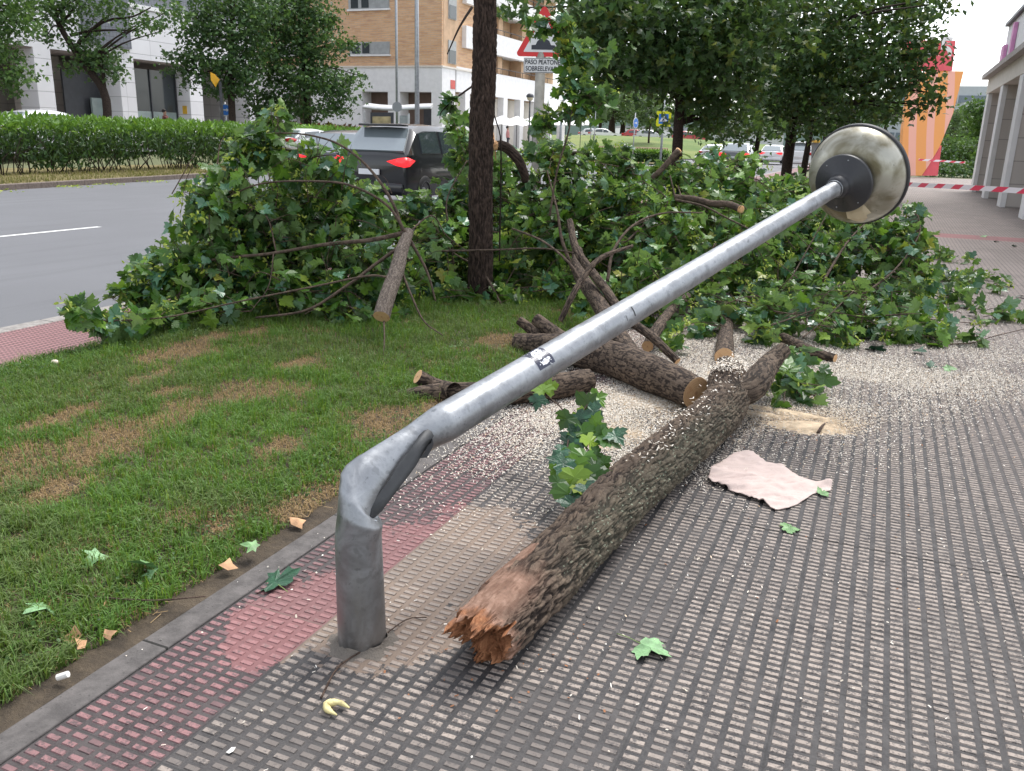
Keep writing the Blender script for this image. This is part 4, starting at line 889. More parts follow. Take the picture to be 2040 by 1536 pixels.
for pts, r0_, r1_ in (([tb+[0, 0, 3.9], tb+[.5, .5, 4.6], tb+[1.1, 1., 5.2]], .05, .015), ([tb+[0, 0, 4.2], tb+[-.6, .6, 5.], tb+[-1.2, .8, 5.6]], .05, .015)):
    lm = MB(); lm.tube(spline(pts, 10), list(np.linspace(r0_, r1_, 10)), 7, wob=.15); lm.build('limb', M_STAND, tree, True)
fo = Foliage()
for (x, y) in ((890, 200), (886, 210), (903, 205), (910, 190), (897, 222), (925, 245)): fo.cluster(D(900, 202, 7.8), D(x, y, 7.75), 4, .11, .09, 0)
for k in range(90):
    c = tb+np.array([rng.normal(0, .9), rng.normal(.9, .6), 5.4+rng.normal(0, .5)]); fo.cluster(c+rng.normal(0, .2, 3), c, 7, .11, .14, .3)
fo.build(tree)

# single leaves and small sprays -------------------------------------------------
def one_leaf(label, px, py, size, ang, mat, z=.012, grp=None, shape=LF_HI, stem=.07, tilt=.15, curl=.25, part=True):
    c = G(px, py, z); T = np.array([[math.cos(ang), math.sin(ang), .02]]); N = np.array([[rng.normal(0, tilt), rng.normal(0, tilt), 1.]])
    o = leaves('maple_leaf', c[None]-T*size*.35, N, T, np.array([size]), shape, mat, np.array([0]), None, curl); meta(o, label, 'leaf', grp)
    if stem and part:
        m_ = MB(); s = c-T[0]*size*.35; m_.tube(spline([s+[0, 0, .002], s-T[0]*stem*.5+[.004, 0, .006], s-T[0]*stem+[.01, .01, -.004]], 7), .0013, 5); ORG[o.name] = np.zeros(3)
        m_.build('leaf_stalk', mt('stalk', (.20, .30, .08), .6), o, True)
    return o
M_LPALE = simple('pale_leaf', (.20, .36, .17), .5, var=.25, ns=30., bump=.25, bs=120.); M_LDARK = simple('dark_leaf', (.02, .075, .035), .35, var=.35, ns=30., bump=.3, bs=120.); M_LMID = simple('mid_leaf', (.14, .27, .10), .5, var=.25, ns=30., bump=.25)
one_leaf('pale green maple leaf upside down on the paving right of the orange broken trunk end', 1298, 1292, .105, -.25, M_LPALE, stem=.10)
one_leaf('dark green crumpled maple leaf on the kerb left of the lamp post foot', 545, 1155, .12, 2.6, M_LDARK, .018, curl=.2, stem=.05, tilt=.08)
one_leaf('small light green leaf on the paving below the pink cloth', 1574, 1050, .075, .3, M_LMID, stem=.03)
one_leaf('dark leaf lying flat on the chips right of the sawn stub', 1745, 694, .15, .5, M_LDARK, .02, curl=.5, stem=0)
one_leaf('dark small leaf alone on the chips below the scattered sprays', 1858, 730, .09, .2, M_LDARK, .015, stem=0)
one_leaf('small leaf tucked under the right corner of the pink cloth', 1640, 983, .05, .8, M_LMID, .012, stem=0)
lbl = 'loose light green leaf lying in the short lawn grass'
for k, (x, y, s_) in enumerate(((130, 1025, .07), (190, 1110, .08), (285, 1135, .09), (80, 1215, .08), (500, 1090, .06), (620, 745, .06), (690, 720, .08), (730, 590, .07), (175, 1125, .05), (905, 690, .06), (120, 720, .06), (300, 1140, .05))):
    one_leaf(lbl, x, y, s_, rng.random()*6.28, [M_LMID, M_LPALE][k % 2], .06, 'loose leaves lying in the grass', tilt=.5, curl=.5, shape=LF_LO, stem=0)
M_TAN = simple('dry_leaf', (.48, .28, .15), .8, var=.3, ns=20.)
for (x, y, s_) in ((590, 1040, .07), (455, 1130, .06), (370, 1050, .05), (147, 1268, .07), (160, 1290, .04), (215, 1205, .04), (135, 1145, .05), (215, 1265, .04)):
    one_leaf('curled tan dry leaf on the soil along the kerb', x, y, s_, rng.random()*6.28, M_TAN, .035, 'dry tan leaves on the soil by the kerb', tilt=.6, curl=1., shape=LT, stem=0)
# the yellow crumpled seed pod
m_ = MB(); c = G(668, 1412, .010)
m_.tube(spline([c+[.035, .015, .004], c+[0, .018, .008], c+[-.028, .0, .006], c+[-.012, -.016, .004], c+[.02, -.022, .002]], 16), [.002, .004, .006, .007, .007, .009, .011, .011, .009, .008, .010, .010, .008, .006, .004, .002], 9, wob=.25)
o = m_.build('seed_pod', simple('pod', (.58, .50, .24), .6, var=.3, ns=40., bump=.4), None, True); meta(o, 'crumpled yellow seed pod on the dark paving below the lamp post', 'seed pod')
m_ = MB(); c = G(121, 1352, .03); m_.tube([c+[-.012, .0, 0], c+[.016, .012, .012]], .009, 10); o = m_.build('cigarette_end', mt('paper_white', (.72, .70, .66), .7)); meta(o, 'white cigarette end standing in the soil at lower left', 'litter')
m_ = MB(); c = G(460, 1496, .004); m_.add([c+[-.007, -.010, .001], c+[.005, -.012, .003], c+[.008, 0, .002], c+[.006, .012, .005], c+[-.006, .010, .002]], [(0, 1, 2, 3, 4)]); o = m_.build('paper_scrap', MATS['paper_white']); meta(o, 'tiny white paper scrap on the dark paving at the bottom', 'litter')
m_ = MB(); c = G(110, 722, .07); m_.sphere(c, (.03, .02, .018)); o = m_.build('paper_ball', mt('pinkish_paper', (.72, .6, .5), .8), None, True); meta(o, 'crumpled pale paper in the clover at the left lawn edge', 'litter')
# drooping sprig hanging beside the trunk
fallen_branch('drooping dark green leaf sprig hanging over the chips left of the thick trunk',
    [([(1082, 780, 3.95), (1098, 795, 3.92), (1120, 815, 3.85), (1140, 850, 3.76)], .004, .003), ([(1175, 800, 3.9), (1140, 850, 3.76), (1130, 900, 3.62), (1140, 950, 3.5), (1150, 1010, 3.35)], .0035, .0025), ([(1182, 920, 3.57), (1175, 900, 3.62), (1160, 880, 3.68)], .0025, .0018)],
    [], 1., name='leaf_sprig', cat='leaf sprig', grp='small sprigs broken off the tree')
def sprig_leaves(parent, specs):
    P, N, T, S_ = [], [], [], []
    for x, y, d, ang, s in specs:
        tv = RR*math.cos(ang)+UU*math.sin(ang)-fw*rng.normal(0, .25); nv = -fw*.8+np.array([0, 0, .5])+rng.normal(0, .25, 3)
        s = s*1.05; d = 3.95-.62*(y-780)/230.; c = D(x, y, d); P.append(c-tv*s*.4); N.append(nv); T.append(tv); S_.append(s)
    leaves('foliage', np.array(P), np.array(N), np.array(T), np.array(S_), LF_HI, [M_LDARK, M_LEAF], (rng.random(len(P)) < .45).astype(int), parent, .35)
sg = [o for o in COL.objects if o.get('label', '').startswith('drooping dark green')][0]
A_ = lambda d: rad(d)
for ch in list(sg.children):
    if ch.name.split('.')[0] == 'foliage': bpy.data.objects.remove(ch)
sprig_leaves(sg, [(1155, 840, 4, A_(-60), .09), (1142, 870, 4, A_(-150), .08), (1175, 885, 4, A_(-70), .09), (1150, 930, 4, A_(-100), .09), (1168, 985, 4, A_(-80), .09), (1142, 1010, 4, A_(-95), .085), (1120, 905, 4, A_(-125), .07), (1205, 925, 4, A_(-50), .06), (1185, 985, 4, A_(-60), .07), (1200, 870, 4, A_(-30), .08), (1082, 783, 4.5, A_(-110), .085), (1098, 768, 4.5, A_(20), .07), (1072, 800, 4.5, A_(-100), .065), (1172, 800, 4.4, A_(35), .09), (1195, 790, 4.4, A_(30), .07), (1185, 822, 4.38, A_(-30), .08), (1150, 828, 4.35, A_(160), .07), (1128, 838, 4.3, A_(-120), .08),
    (1190, 850, 4.3, A_(-20), .085), (1160, 865, 4.25, A_(-80), .09), (1215, 880, 4.2, A_(-40), .10), (1228, 875, 4.2, A_(-60), .08), (1135, 885, 4.2, A_(-140), .09), (1165, 915, 4.2, A_(-100), .08), (1190, 905, 4.2, A_(-10), .07), (1120, 930, 4.15, A_(-110), .09), (1145, 955, 4.1, A_(-80), .10),
    (1175, 955, 4.1, A_(-50), .10), (1195, 965, 4.1, A_(-60), .09), (1110, 965, 4.1, A_(-120), .06), (1130, 990, 4.05, A_(-95), .10), (1155, 985, 4.05, A_(-70), .09), (1190, 940, 4.12, A_(-20), .09), (1105, 940, 4.12, A_(-130), .05), (1150, 1000, 4.04, A_(-90), .07), (1140, 905, 4.18, A_(-60), .08)])
def spray(label, blobs, grp='small leafy sprays scattered on the path', size=.10, dens=1.):
    x, y = blobs[0][:2]; c = G(x, y, .03); t_ = thing('leaf_spray', label, 'leaf spray', (c[0], c[1], 0), grp); fo = Foliage()
    for (x, y, r_, k) in blobs:
        for i in range(int(k*dens)):
            c = G(x, y, .03)+np.array([rng.normal(0, r_*.5), rng.normal(0, r_*.9), abs(rng.normal(0, .05))]); fo.cluster(c+np.array([rng.normal(0, .08), rng.normal(0, .12), -.01]), c, 5, size, .10, .35)
    fo.build(t_)
spray('leafy spray draping off the side stub of the thick trunk', [(1540, 665, .12, 7), (1575, 720, .10, 6), (1590, 770, .12, 9), (1560, 785, .1, 5)])
spray('light green five leaf sprig standing on the chips beside the forked limb', [(1345, 690, .09, 4)])
spray('pale little sprig lying on the lawn next to the thin bare limb', [(1150, 625, .07, 4)])
spray('yellow green spray highest up the path beyond the heap', [(1880, 510, .22, 9), (1905, 520, .15, 4)])
spray('leafy spray in the middle of the right side scatter', [(1880, 555, .2, 5), (1935, 575, .22, 9), (1925, 560, .15, 5)])
spray('dark spray close to the right edge of the heap', [(1900, 600, .2, 6), (1915, 590, .1, 4)])
spray('thin yellowish spray farthest right on the path', [(1965, 550, .14, 3), (1995, 565, .14, 2)])
spray('two leafed sprig left of the long wavy twig', [(1880, 625, .12, 4)])
spray('small spray near the right frame edge above the wavy twig', [(1975, 640, .12, 3), (2010, 635, .16, 4)])
spray('leafy spray at the tip of the wavy twig', [(1890, 672, .18, 6), (1850, 680, .12, 4)])
spray('bright sprig standing above the grass at the left pavement edge', [(180, 640, .10, 3), (235, 660, .18, 6), (300, 665, .2, 6)])
for (x, y) in ((1985, 480), (2020, 490), (1960, 470), (1900, 640), (1950, 660), (2025, 600), (1935, 625), (2035, 590), (1830, 700), (1890, 735), (1920, 610)):
    one_leaf('small loose green leaf on the pale paving beyond the wood chips', x, y, .07+rng.random()*.05, rng.random()*6, [M_LMID, M_LDARK][rng.integers(2)], .02, 'loose leaves on the pale paving', tilt=.35, curl=.5, shape=LF_LO, stem=0)
# seed and leaf litter in the gutter of the median
n = 500; yy = 12+rng.random(n)*14; P = np.stack([mkx(yy)+.15+rng.random(n)**2*.8, yy, np.full(n, -.085)], 1); cl_ = fbm(yy*.7, yy*0, 0, 4, 2); P = P[cl_ > .5]; n = len(P)
meta(leaves('gutter_litter', P, rdir(n, 2.), rdir(n), .05+rng.random(n)*.06, LT, M_SEED, np.zeros(n, int)), 'yellow green leaf litter along the median kerb', 'leaf litter', kind='stuff')

# pink cloth -------------------------------------------------------------------
cp = [(1420, 930), (1470, 905), (1500, 908), (1525, 922), (1560, 928), (1590, 950), (1640, 965), (1657, 968), (1655, 978), (1620, 985), (1605, 995), (1590, 1005), (1570, 1013), (1545, 1017), (1510, 1000), (1470, 985), (1430, 968), (1408, 960)]
W = np.array([G(x, y, .006)[:2] for x, y in cp]); me = bmesh.new(); vs_ = [me.verts.new((p[0], p[1], 0)) for p in W]; me.faces.new(vs_)
bmesh.ops.triangulate(me, faces=me.faces[:])
for _ in range(5): bmesh.ops.subdivide_edges(me, edges=[e for e in me.edges if e.calc_length() > .012], cuts=1, use_grid_fill=False); bmesh.ops.triangulate(me, faces=me.faces[:])
me.verts.index_update(); V = np.array([v.co[:] for v in me.verts]); Fc = [tuple(v.index for v in f.verts) for f in me.faces]; me.free()
a_ = V[:, 0]*.8+V[:, 1]*.6; b2 = -V[:, 0]*.6+V[:, 1]*.8
V[:, 2] = .008+.030*np.clip(fbm(a_*7, b2*22, 0, 61, 3)-.42, 0, 1)*2+.006*fbm(V[:, 0]*30, V[:, 1]*30, 0, 62, 2)
cl_ = mk('cloth', V, Fc, simple('pink_cloth', (.56, .45, .41), .85, var=.05, ns=12., bump=.4, bs=350.), None, None, True); md = cl_.modifiers.new('s', 'SOLIDIFY'); md.thickness = .0025; md.offset = 1
meta(cl_, 'pale pink cloth rag lying on the paving partly under the thick trunk', 'cloth')

# wood chips and sawdust ----------------------------------------------------------
def bez(px_list, n, z=.0):
    P = []
    for x, y, rx, ry, k in px_list:
        m_ = int(n*k); a = rng.normal(0, 1, (m_, 2)); xs = x+a[:, 0]*rx; ys = y+a[:, 1]*ry
        ok = ys > 560; P.append(np.array([G(u, v, z) for u, v in zip(xs[ok], ys[ok])]))
    return np.concatenate(P)
C_ = bez([(1400, 790, 170, 55, .26), (1250, 850, 120, 50, .17), (1650, 725, 220, 40, .23), (1850, 750, 200, 42, .15), (1100, 830, 120, 50, .06), (1330, 670, 120, 25, .08), (1000, 930, 130, 60, .014), (1450, 840, 200, 60, .05), (1500, 1100, 400, 130, .0015), (800, 1150, 300, 150, .0015), (1900, 640, 120, 40, .05)], 230000)
ok = (C_[:, 0] > -1.88) & (C_[:, 0] < 3.5) & (C_[:, 1] < 16) & (rng.random(len(C_)) < np.clip((fbm(C_[:, 0]*2.3, C_[:, 1]*1.6, 0, 91, 3)-.25)*3.2, .25, 1)); C_ = C_[ok]; n = len(C_)
C_[:, 2] = .005+rng.random(n)*.006
a_ = rng.random(n)*6.28; l_ = .002+rng.random(n)**2*.0045; w2 = .0011+rng.random(n)*.0018; dv = np.stack([np.cos(a_)*l_, np.sin(a_)*l_, rng.normal(0, .0018, n)], 1); sv = np.stack([-np.sin(a_)*w2, np.cos(a_)*w2, rng.normal(0, .0008, n)], 1)
V = np.stack([C_-dv-sv*.7, C_-dv*.8+sv, C_+dv+sv*.8, C_+dv*.9-sv], 1).reshape(-1, 3)
t = MT('wood_chip'); r_ = t.rand(); t.set(t.ramp(r_, [(0., (.55, .48, .38)), (.5, (.72, .66, .57)), (.9, (.83, .79, .72)), (1., (.60, .40, .22))]), .8); M_CHIP = t.m
meta(mk('wood_chips', V, (np.arange(n)[:, None]*4+np.arange(4)).astype(np.int32), M_CHIP), 'pale chainsaw chips strewn over the paving around the logs', 'wood chips', kind='stuff')
# chips caught on top of the trunk fork
k_ = 420; c0 = Bq+np.array([-.04, .28, .165]); q = c0+rng.normal(0, 1, (k_, 3))*[.06, .12, .0]; q[:, 2] -= np.abs(q[:, 0]-c0[0])**2*3
q2 = Bq+(A-Bq)*rng.random((160, 1))*.5+rng.normal(0, 1, (160, 3))*[.05, 0, 0]+[0, 0, .132]; q = np.vstack([q, q2]); k_ = len(q)
a_ = rng.random(k_)*6.28; l_ = .003+rng.random(k_)*.006; dv = np.stack([np.cos(a_)*l_, np.sin(a_)*l_, rng.normal(0, .002, k_)], 1); sv = np.stack([-np.sin(a_), np.cos(a_), 0*a_], 1)*.0025
V = np.stack([q-dv-sv, q-dv+sv, q+dv+sv, q+dv-sv], 1).reshape(-1, 3)
meta(mk('trunk_chips', V, (np.arange(k_)[:, None]*4+np.arange(4)).astype(np.int32), M_CHIP), 'sawdust chips lying on top of the trunk fork', 'wood chips', kind='stuff')
# fine sawdust drifts
def drift(px, py, rx, ry, rot, h):
    c = G(px, py, 0); n = 90; u = np.linspace(-1.3, 1.3, n); A_, B_ = np.meshgrid(u, u); X = A_*rx*math.cos(rot)-B_*ry*math.sin(rot)+c[0]; Y = A_*rx*math.sin(rot)+B_*ry*math.cos(rot)+c[1]
    d = np.clip(1-np.sqrt(A_**2+B_**2)*(.75+.9*fbm(X*9, Y*9, 0, 71, 4)), -.4, 1); Z = h*d+.006*(fbm(X*45, Y*45, 0, 72, 3)-.5)+.0045*(fbm(X*170, Y*170, 0, 73, 2)-.5)+.001
    i = (np.arange(n-1)[:, None]*n+np.arange(n-1)[None]).reshape(-1)
    return np.stack([X, Y, Z], -1).reshape(-1, 3), np.stack([i, i+1, i+n+1, i+n], 1)
M_DUST = simple('sawdust', (.66, .52, .36), .95, var=.18, ns=25., bump=.8, bs=260.)
Vs = []; Fs = []; k_ = 0
for q in ((1215, 862, .22, .12, .4, .016), (1200, 885, .12, .1, 0, .012), (1590, 826, .36, .07, -.15, .016), (1610, 850, .27, .14, .3, .016), (1520, 826, .2, .06, 0, .012), (1300, 800, .3, .16, .3, .008), (1430, 745, .10, .08, 0, .006)):
    V, Fc = drift(*q); Vs.append(V); Fs.append(Fc+k_); k_ += len(V)
meta(mk('sawdust', np.concatenate(Vs), np.concatenate(Fs).astype(np.int32), M_DUST, smooth=True), 'cream sawdust drifts on the paving on both sides of the trunk', 'sawdust', kind='stuff')
Pd = bez([(1215, 862, 40, 14, .2), (1600, 835, 60, 14, .35), (1680, 850, 30, 10, .08), (1330, 810, 70, 25, .25), (1450, 830, 40, 20, .1)], 14000); n = len(Pd); Pd[:, 2] = .004+rng.random(n)*.008
a_ = rng.random(n)*6.28; dv = np.stack([np.cos(a_), np.sin(a_), 0*a_+.3], 1)*.0022; sv = np.stack([-np.sin(a_), np.cos(a_), 0*a_], 1)*.0022
meta(mk('fine_sawdust', np.stack([Pd-dv-sv, Pd-dv+sv, Pd+dv+sv, Pd+dv-sv], 1).reshape(-1, 3), (np.arange(n)[:, None]*4+np.arange(4)).astype(np.int32), M_DUST), 'fine cream sawdust scattered around the drifts', 'sawdust', kind='stuff')
# small orange bark crumbs
Pd = bez([(1590, 1000, 250, 120, .35), (1540, 870, 90, 20, .35), (1000, 1330, 150, 60, .3)], 160); n = len(Pd); Pd[:, 2] = .006; a_ = rng.random(n)*6.28; dv = np.stack([np.cos(a_), np.sin(a_), 0*a_+.4], 1)*.006*rng.random((n, 1)); sv = np.stack([-np.sin(a_), np.cos(a_), 0*a_], 1)*.003
meta(mk('bark_crumbs', np.stack([Pd-dv-sv, Pd-dv+sv, Pd+dv+sv, Pd+dv-sv], 1).reshape(-1, 3), (np.arange(n)[:, None]*4+np.arange(4)).astype(np.int32), simple('crumb', (.30, .13, .06), .9)), 'orange brown bark crumbs around the trunk', 'bark crumbs', kind='stuff')


# ------------------------------------------------------------------ standing trees behind
def crown_tree(label, base, trunk, limbs, blobs, mat, lsize, dens, name='maple_tree', group='street trees', tr=.13, leafshape=LT, bark=None, seedy=0., extra=None):
    t_ = thing(name, label, 'tree', base, group); m_ = MB()
    p = spline(trunk, 14); m_.tube(p, list(np.linspace(tr*1.15, tr*.55, 14)), 12, wob=.12); tops = p
    allp = [p]
    for q, r_ in limbs:
        s_ = spline(q, 10); m_.tube(s_, list(np.linspace(r_, r_*.35, 10)), 7, wob=.1); allp.append(s_)
    for (c, r_, ry) in blobs:
        k = np.linalg.norm(np.concatenate(allp[:1])-c, axis=1); a = p[min(13, max(7, int(np.argmin(k))))]
        s_ = spline([a, a+(c-a)*.5+[0, 0, .2], c], 7); m_.tube(s_, list(np.linspace(tr*.35, tr*.08, 7)), 5)
    m_.build('trunk', bark or M_BARKD, t_, True)
    P, N, T, S_ = [], [], [], []
    for (c, r_, ry) in blobs:
        nc = max(6, int(dens*r_*ry*44)); q = rdir(nc)*(rng.random((nc, 1))**.33)*(1+.18*rng.normal(size=(nc, 1)))
        Q = c+q*np.array([r_, r_, ry])
        k = 11; Q = np.repeat(Q, k, 0); n = len(Q)
        Q = Q+rng.normal(0, 1, (n, 3))*np.array([.20, .20, .11])*max(.7, lsize/.14)
        P.append(Q); N.append(rdir(n, .9)); tt = rdir(n); tt[:, 2] -= .5; T.append(tt); S_.append(lsize*(.6+.7*rng.random(n)))
    P = np.concatenate(P); N = np.concatenate(N); T = np.concatenate(T); S_ = np.concatenate(S_)
    kk = P[:, 2] > .5; mi = (rng.random(len(P)) < (seedy if seedy else .12)).astype(int)
    o = leaves('crown', P[kk], N[kk], T[kk], S_[kk], leafshape, [mat, extra or M_TREE2], mi[kk], t_, .5); o['kind'] = 'stuff' if False else 'thing'
    del o['kind']; return t_
def Bp(lst): return [(D(x, y, d), r, (ry if ry else r)) for x, y, d, r, ry in lst]
def vtrunk(x, y, d, ztop, lean=(0, 0), gz=0.):
    b = D(x, y, d); b[2] = gz; return [b+[0, 0, -.1], b+[0, 0, .25], b+[lean[0]*.5, lean[1]*.5, ztop*.5], b+[lean[0], lean[1], ztop]]
# right hand group
tA = vtrunk(1350, 320, 20, 4.5, (-.1, 0)); crown_tree('large dark maple with yellow seed bunches overhanging the path behind the triangle sign', tA[0], tA, [],
    Bp([(1150, 30, 15.5, .45, .35), (1035, 15, 16.5, .40, .22), (1210, 60, 16.5, .9, .7), (1280, 100, 18, 1.2, .9), (1380, 60, 18, 1.5, 1.1), (1325, 155, 20, .6, .5), (1400, 180, 20, 1.2, .9), (1240, 135, 19, .7, .42), (1275, 185, 20, .4, .2), (1200, 130, 18, .6, .45), (1170, -40, 16, 1.0, .6), (1300, -60, 18, 1.8, 1.), (1450, 120, 19, 1.1, .9), (1480, 0, 19, 1.6, 1.2), (1440, 235, 20.5, .8, .35), (1500, 250, 21, .5, .3), (1250, 60, 17.5, .7, .6), (1350, 130, 18.5, .9, .7), (1190, 20, 16.5, .8, .6)]), M_TREE, .15, 1.6, tr=.15, leafshape=LF_LO, seedy=.10, extra=M_TREEY, group='maples on the lawn strip')
tB = vtrunk(1562, 378, 30, 5, (.1, 0)); crown_tree('thick trunked maple right of the lawn row whose twigs reach over the orange totem', tB[0], tB, [],
    Bp([(1560, 100, 27, 2.2, 1.8), (1650, 160, 27, 1.9, 1.4), (1700, 60, 26, 2.2, 1.7), (1760, 140, 25, 1.3, 1.0), (1620, 230, 28, 1.5, .7), (1530, 210, 28, 1.4, .8), (1810, 110, 24, .8, .7), (1790, 60, 25, 1.0, .9), (1600, -20, 26, 2.4, 1.6), (1780, 215, 25, .55, .35), (1830, 170, 24, .45, .45), (1860, 185, 23.5, .22, .16), (1845, 210, 24, .22, .14), (1740, 215, 26, .8, .6), (1700, 245, 27, .6, .35), (1800, 0, 25, .6, .5), (1500, 40, 28, 1.8, 1.5), (1850, 10, 22, .45, .3), (1560, 255, 29, .9, .3), (1870, -5, 22, .4, .25), (1840, 90, 24, .5, .3)]), M_TREE, .17, 1.25, tr=.2, group='maples on the lawn strip', extra=M_TREEY, seedy=.16)
tC = vtrunk(1597, 366, 35, 4.5, (.25, 0)); crown_tree('slimmer trunk just right of the thick trunked maple', tC[0], tC, [], Bp([(1620, 200, 34, 2.3, 1.3), (1680, 160, 34, 2., 1.4), (1600, 120, 34, 2.5, 1.5), (1660, 250, 35, 1., .35)]), M_TREE, .18, 1., tr=.14, group='maples on the lawn strip')
tDd = vtrunk(1498, 350, 39, 5, (.35, 0)); crown_tree('slim trunked maple seen left of the thick trunked one', tDd[0], tDd, [], Bp([(1500, 180, 38, 2.5, 1.7), (1440, 200, 38, 1.8, 1.2), (1560, 220, 38, 1.6, .9), (1410, 265, 38, .9, .4), (1475, 262, 38, 1.0, .5)]), M_TREE, .18, 1., tr=.13, group='maples on the lawn strip')
# left hand trees
gL = .6
b1 = D(212, 270, 37); b1[2] = gL
crown_tree('slender leaning tree with a curved trunk in front of the stone building numbered twelve', b1, [b1, D(214, 225, 37), D(208, 185, 37), D(190, 155, 37), D(165, 125, 37), D(145, 95, 37), D(118, 50, 37), D(100, 0, 37)],
    [([D(208, 185, 37), D(206, 150, 37), D(205, 120, 37), D(200, 90, 37)], .10), ([D(140, 70, 37), D(175, 62, 37), D(215, 40, 36.8), D(262, 34, 36.5), D(300, 15, 36)], .08), ([D(150, 95, 37), D(180, 65, 37), D(225, 60, 37), D(280, 62, 36.8)], .07), ([D(118, 50, 37), D(145, 20, 37), D(170, -20, 37)], .07)],
    Bp([(120, 30, 37, .9, .7), (95, 70, 36.8, .55, .35), (175, 105, 37, .8, .8), (200, 130, 37, .75, .6), (225, 115, 36.8, .6, .5), (175, 70, 37, .6, .35), (170, 15, 37, 1., .7), (235, 20, 36.5, .9, .4), (290, 40, 36.2, .7, .35), (320, 62, 36, .55, .35), (340, 20, 36, .7, .45), (260, 60, 36.5, .45, .25), (230, 150, 36.8, .45, .25), (140, 135, 37, .3, .3), (215, -20, 36.5, 1.3, .5), (60, 20, 36, .9, .7), (100, -20, 36.5, 1.2, .7)]), M_TREE, .17, 1.15, tr=.17, extra=M_TREE2, seedy=.35)
b2 = D(-20, 270, 33); b2[2] = gL
crown_tree('bright green tree at the far left frame edge above the white car', b2, [b2, D(-22, 200, 33), D(-18, 100, 33), D(-10, 0, 33)], [], Bp([(5, 40, 33, .9, .7), (30, 20, 33, .8, .5), (0, 120, 33, .8, .7), (30, 150, 32.8, .55, .45), (45, 145, 32.8, .4, .3), (15, 170, 33, .55, .3), (-10, 80, 33, 1., .8), (60, 60, 33, .5, .35), (10, -10, 33, 1.2, .6)]), M_TREE2, .17, 1.3, tr=.16)
b3 = D(464, 268, 41); b3[2] = gL
crown_tree('dark round tree with a straight black trunk beside the blue pedestrian sign', b3, [b3, D(462, 220, 41), D(460, 150, 41), D(462, 60, 41), D(465, -40, 41)], [], Bp([(450, 60, 41, 1.8, 1.2), (400, 70, 40.5, 1., .7), (380, 115, 40, 1., .6), (345, 108, 40, .4, .2), (420, 140, 40.5, 1.2, .8), (470, 130, 41, 1.2, .9), (440, 180, 41, .9, .45), (370, 165, 40.3, .3, .25), (490, 170, 41, .8, .6), (430, 0, 41, 1.6, 1.), (510, 20, 41, 1.5, 1.1), (360, 145, 40, .6, .3), (405, 30, 40.5, .7, .6), (500, 90, 41, 1., .9)]), M_TREE, .18, 1.3, tr=.17)
b4 = D(612, 268, 44); b4[2] = gL
crown_tree('broad dense tree in front of the brick apartment block', b4, [b4, D(612, 215, 44), D(608, 150, 44), D(600, 60, 44), D(590, -40, 44)], [], Bp([(570, 40, 44, 2., 1.6), (620, 70, 43.5, 1.5, 1.3), (600, 150, 43.5, 2., 1.2), (550, 200, 44, 1.4, .8), (650, 170, 43, 1.3, .7), (690, 165, 42.8, .9, .35), (715, 150, 42.5, .5, .18), (660, 215, 43.3, 1.1, .5), (540, 120, 44, 1.3, 1.2), (640, 110, 43.2, .9, .5), (685, 95, 43, .8, .25), (700, 85, 43, .3, .2), (590, 225, 44, 1.6, .5), (630, 15, 43.5, 1.1, 1.), (530, 40, 44.5, 1.3, 1.3), (655, 40, 43.3, .5, .35), (530, 225, 44, .8, .5), (690, 195, 43, .6, .4), (560, -30, 44, 1.8, 1.)]), M_TREE, .18, 1.5, tr=.18)
# far trees
def far_tree(label, x, y, d, w_, h_, tr=.15, mat=None, grp='far trees beyond the roundabout', base=None):
    gx_, gy_, gz_ = D(x, y, d); gz_ = gz_ if base is None else base
    b = np.array([gx_, gy_, gz_]); c = D(x, y, d)
    bl = []
    for k in range(9):
        a = rng.random()*6.28; rr_ = rng.random()**.5*.55; bl.append((np.array([gx_+math.cos(a)*w_*rr_, gy_+math.sin(a)*w_*rr_, gz_+h_*(.42+.45*rng.random())]), w_*.36, h_*.19))
    crown_tree(label, b, [b, b+[0, 0, h_*.2], b+[.1, 0, h_*.45], b+[0, 0, h_*.7]], [], bl, mat or M_FARG, .34*max(1, d/110), .5 if d < 90 else .22, tr=tr, group=grp)
far_tree('dark pine like tree on the roundabout, widest of the far row', 1218, 268, 125, 9., 6.6, .5)
far_tree('far tree with a leaning trunk right of the pine like tree', 1240, 269, 130, 7., 6., .4)
far_tree('slim young tree standing on the roundabout lawn near the crossing sign', 1292, 285, 92, 3.0, 5.6, .10)
far_tree('far green tree at the left end of the row behind the white parasols', 1195, 266, 150, 8., 6.5, .3)
far_tree('tall light green tree behind the crossing sign', 1290, 270, 150, 10., 8.4, .3, M_TREE2)
far_tree('far tree just left of the leaning maple trunk', 1308, 272, 120, 5., 5., .3)
far_tree('light green bush tree beyond the parked cars at the right', 1640, 290, 130, 6., 6., .2, M_TREE2)
far_tree('small far tree left of the orange totem', 1760, 280, 140, 9, 6.5, .3, M_TREE2)
far_tree('light green poplar rising behind the right hand arcade', 1962, 330, 80, 3.6, 6.6, .3, M_TREE2, base=0)
far_tree('blue green far tree below the grey office block', 1890, 300, 110, 8., 6.5, .3, base=0.)
far_tree('second blue green far tree beside the totem', 1915, 300, 120, 8., 6.8, .3, base=0.)
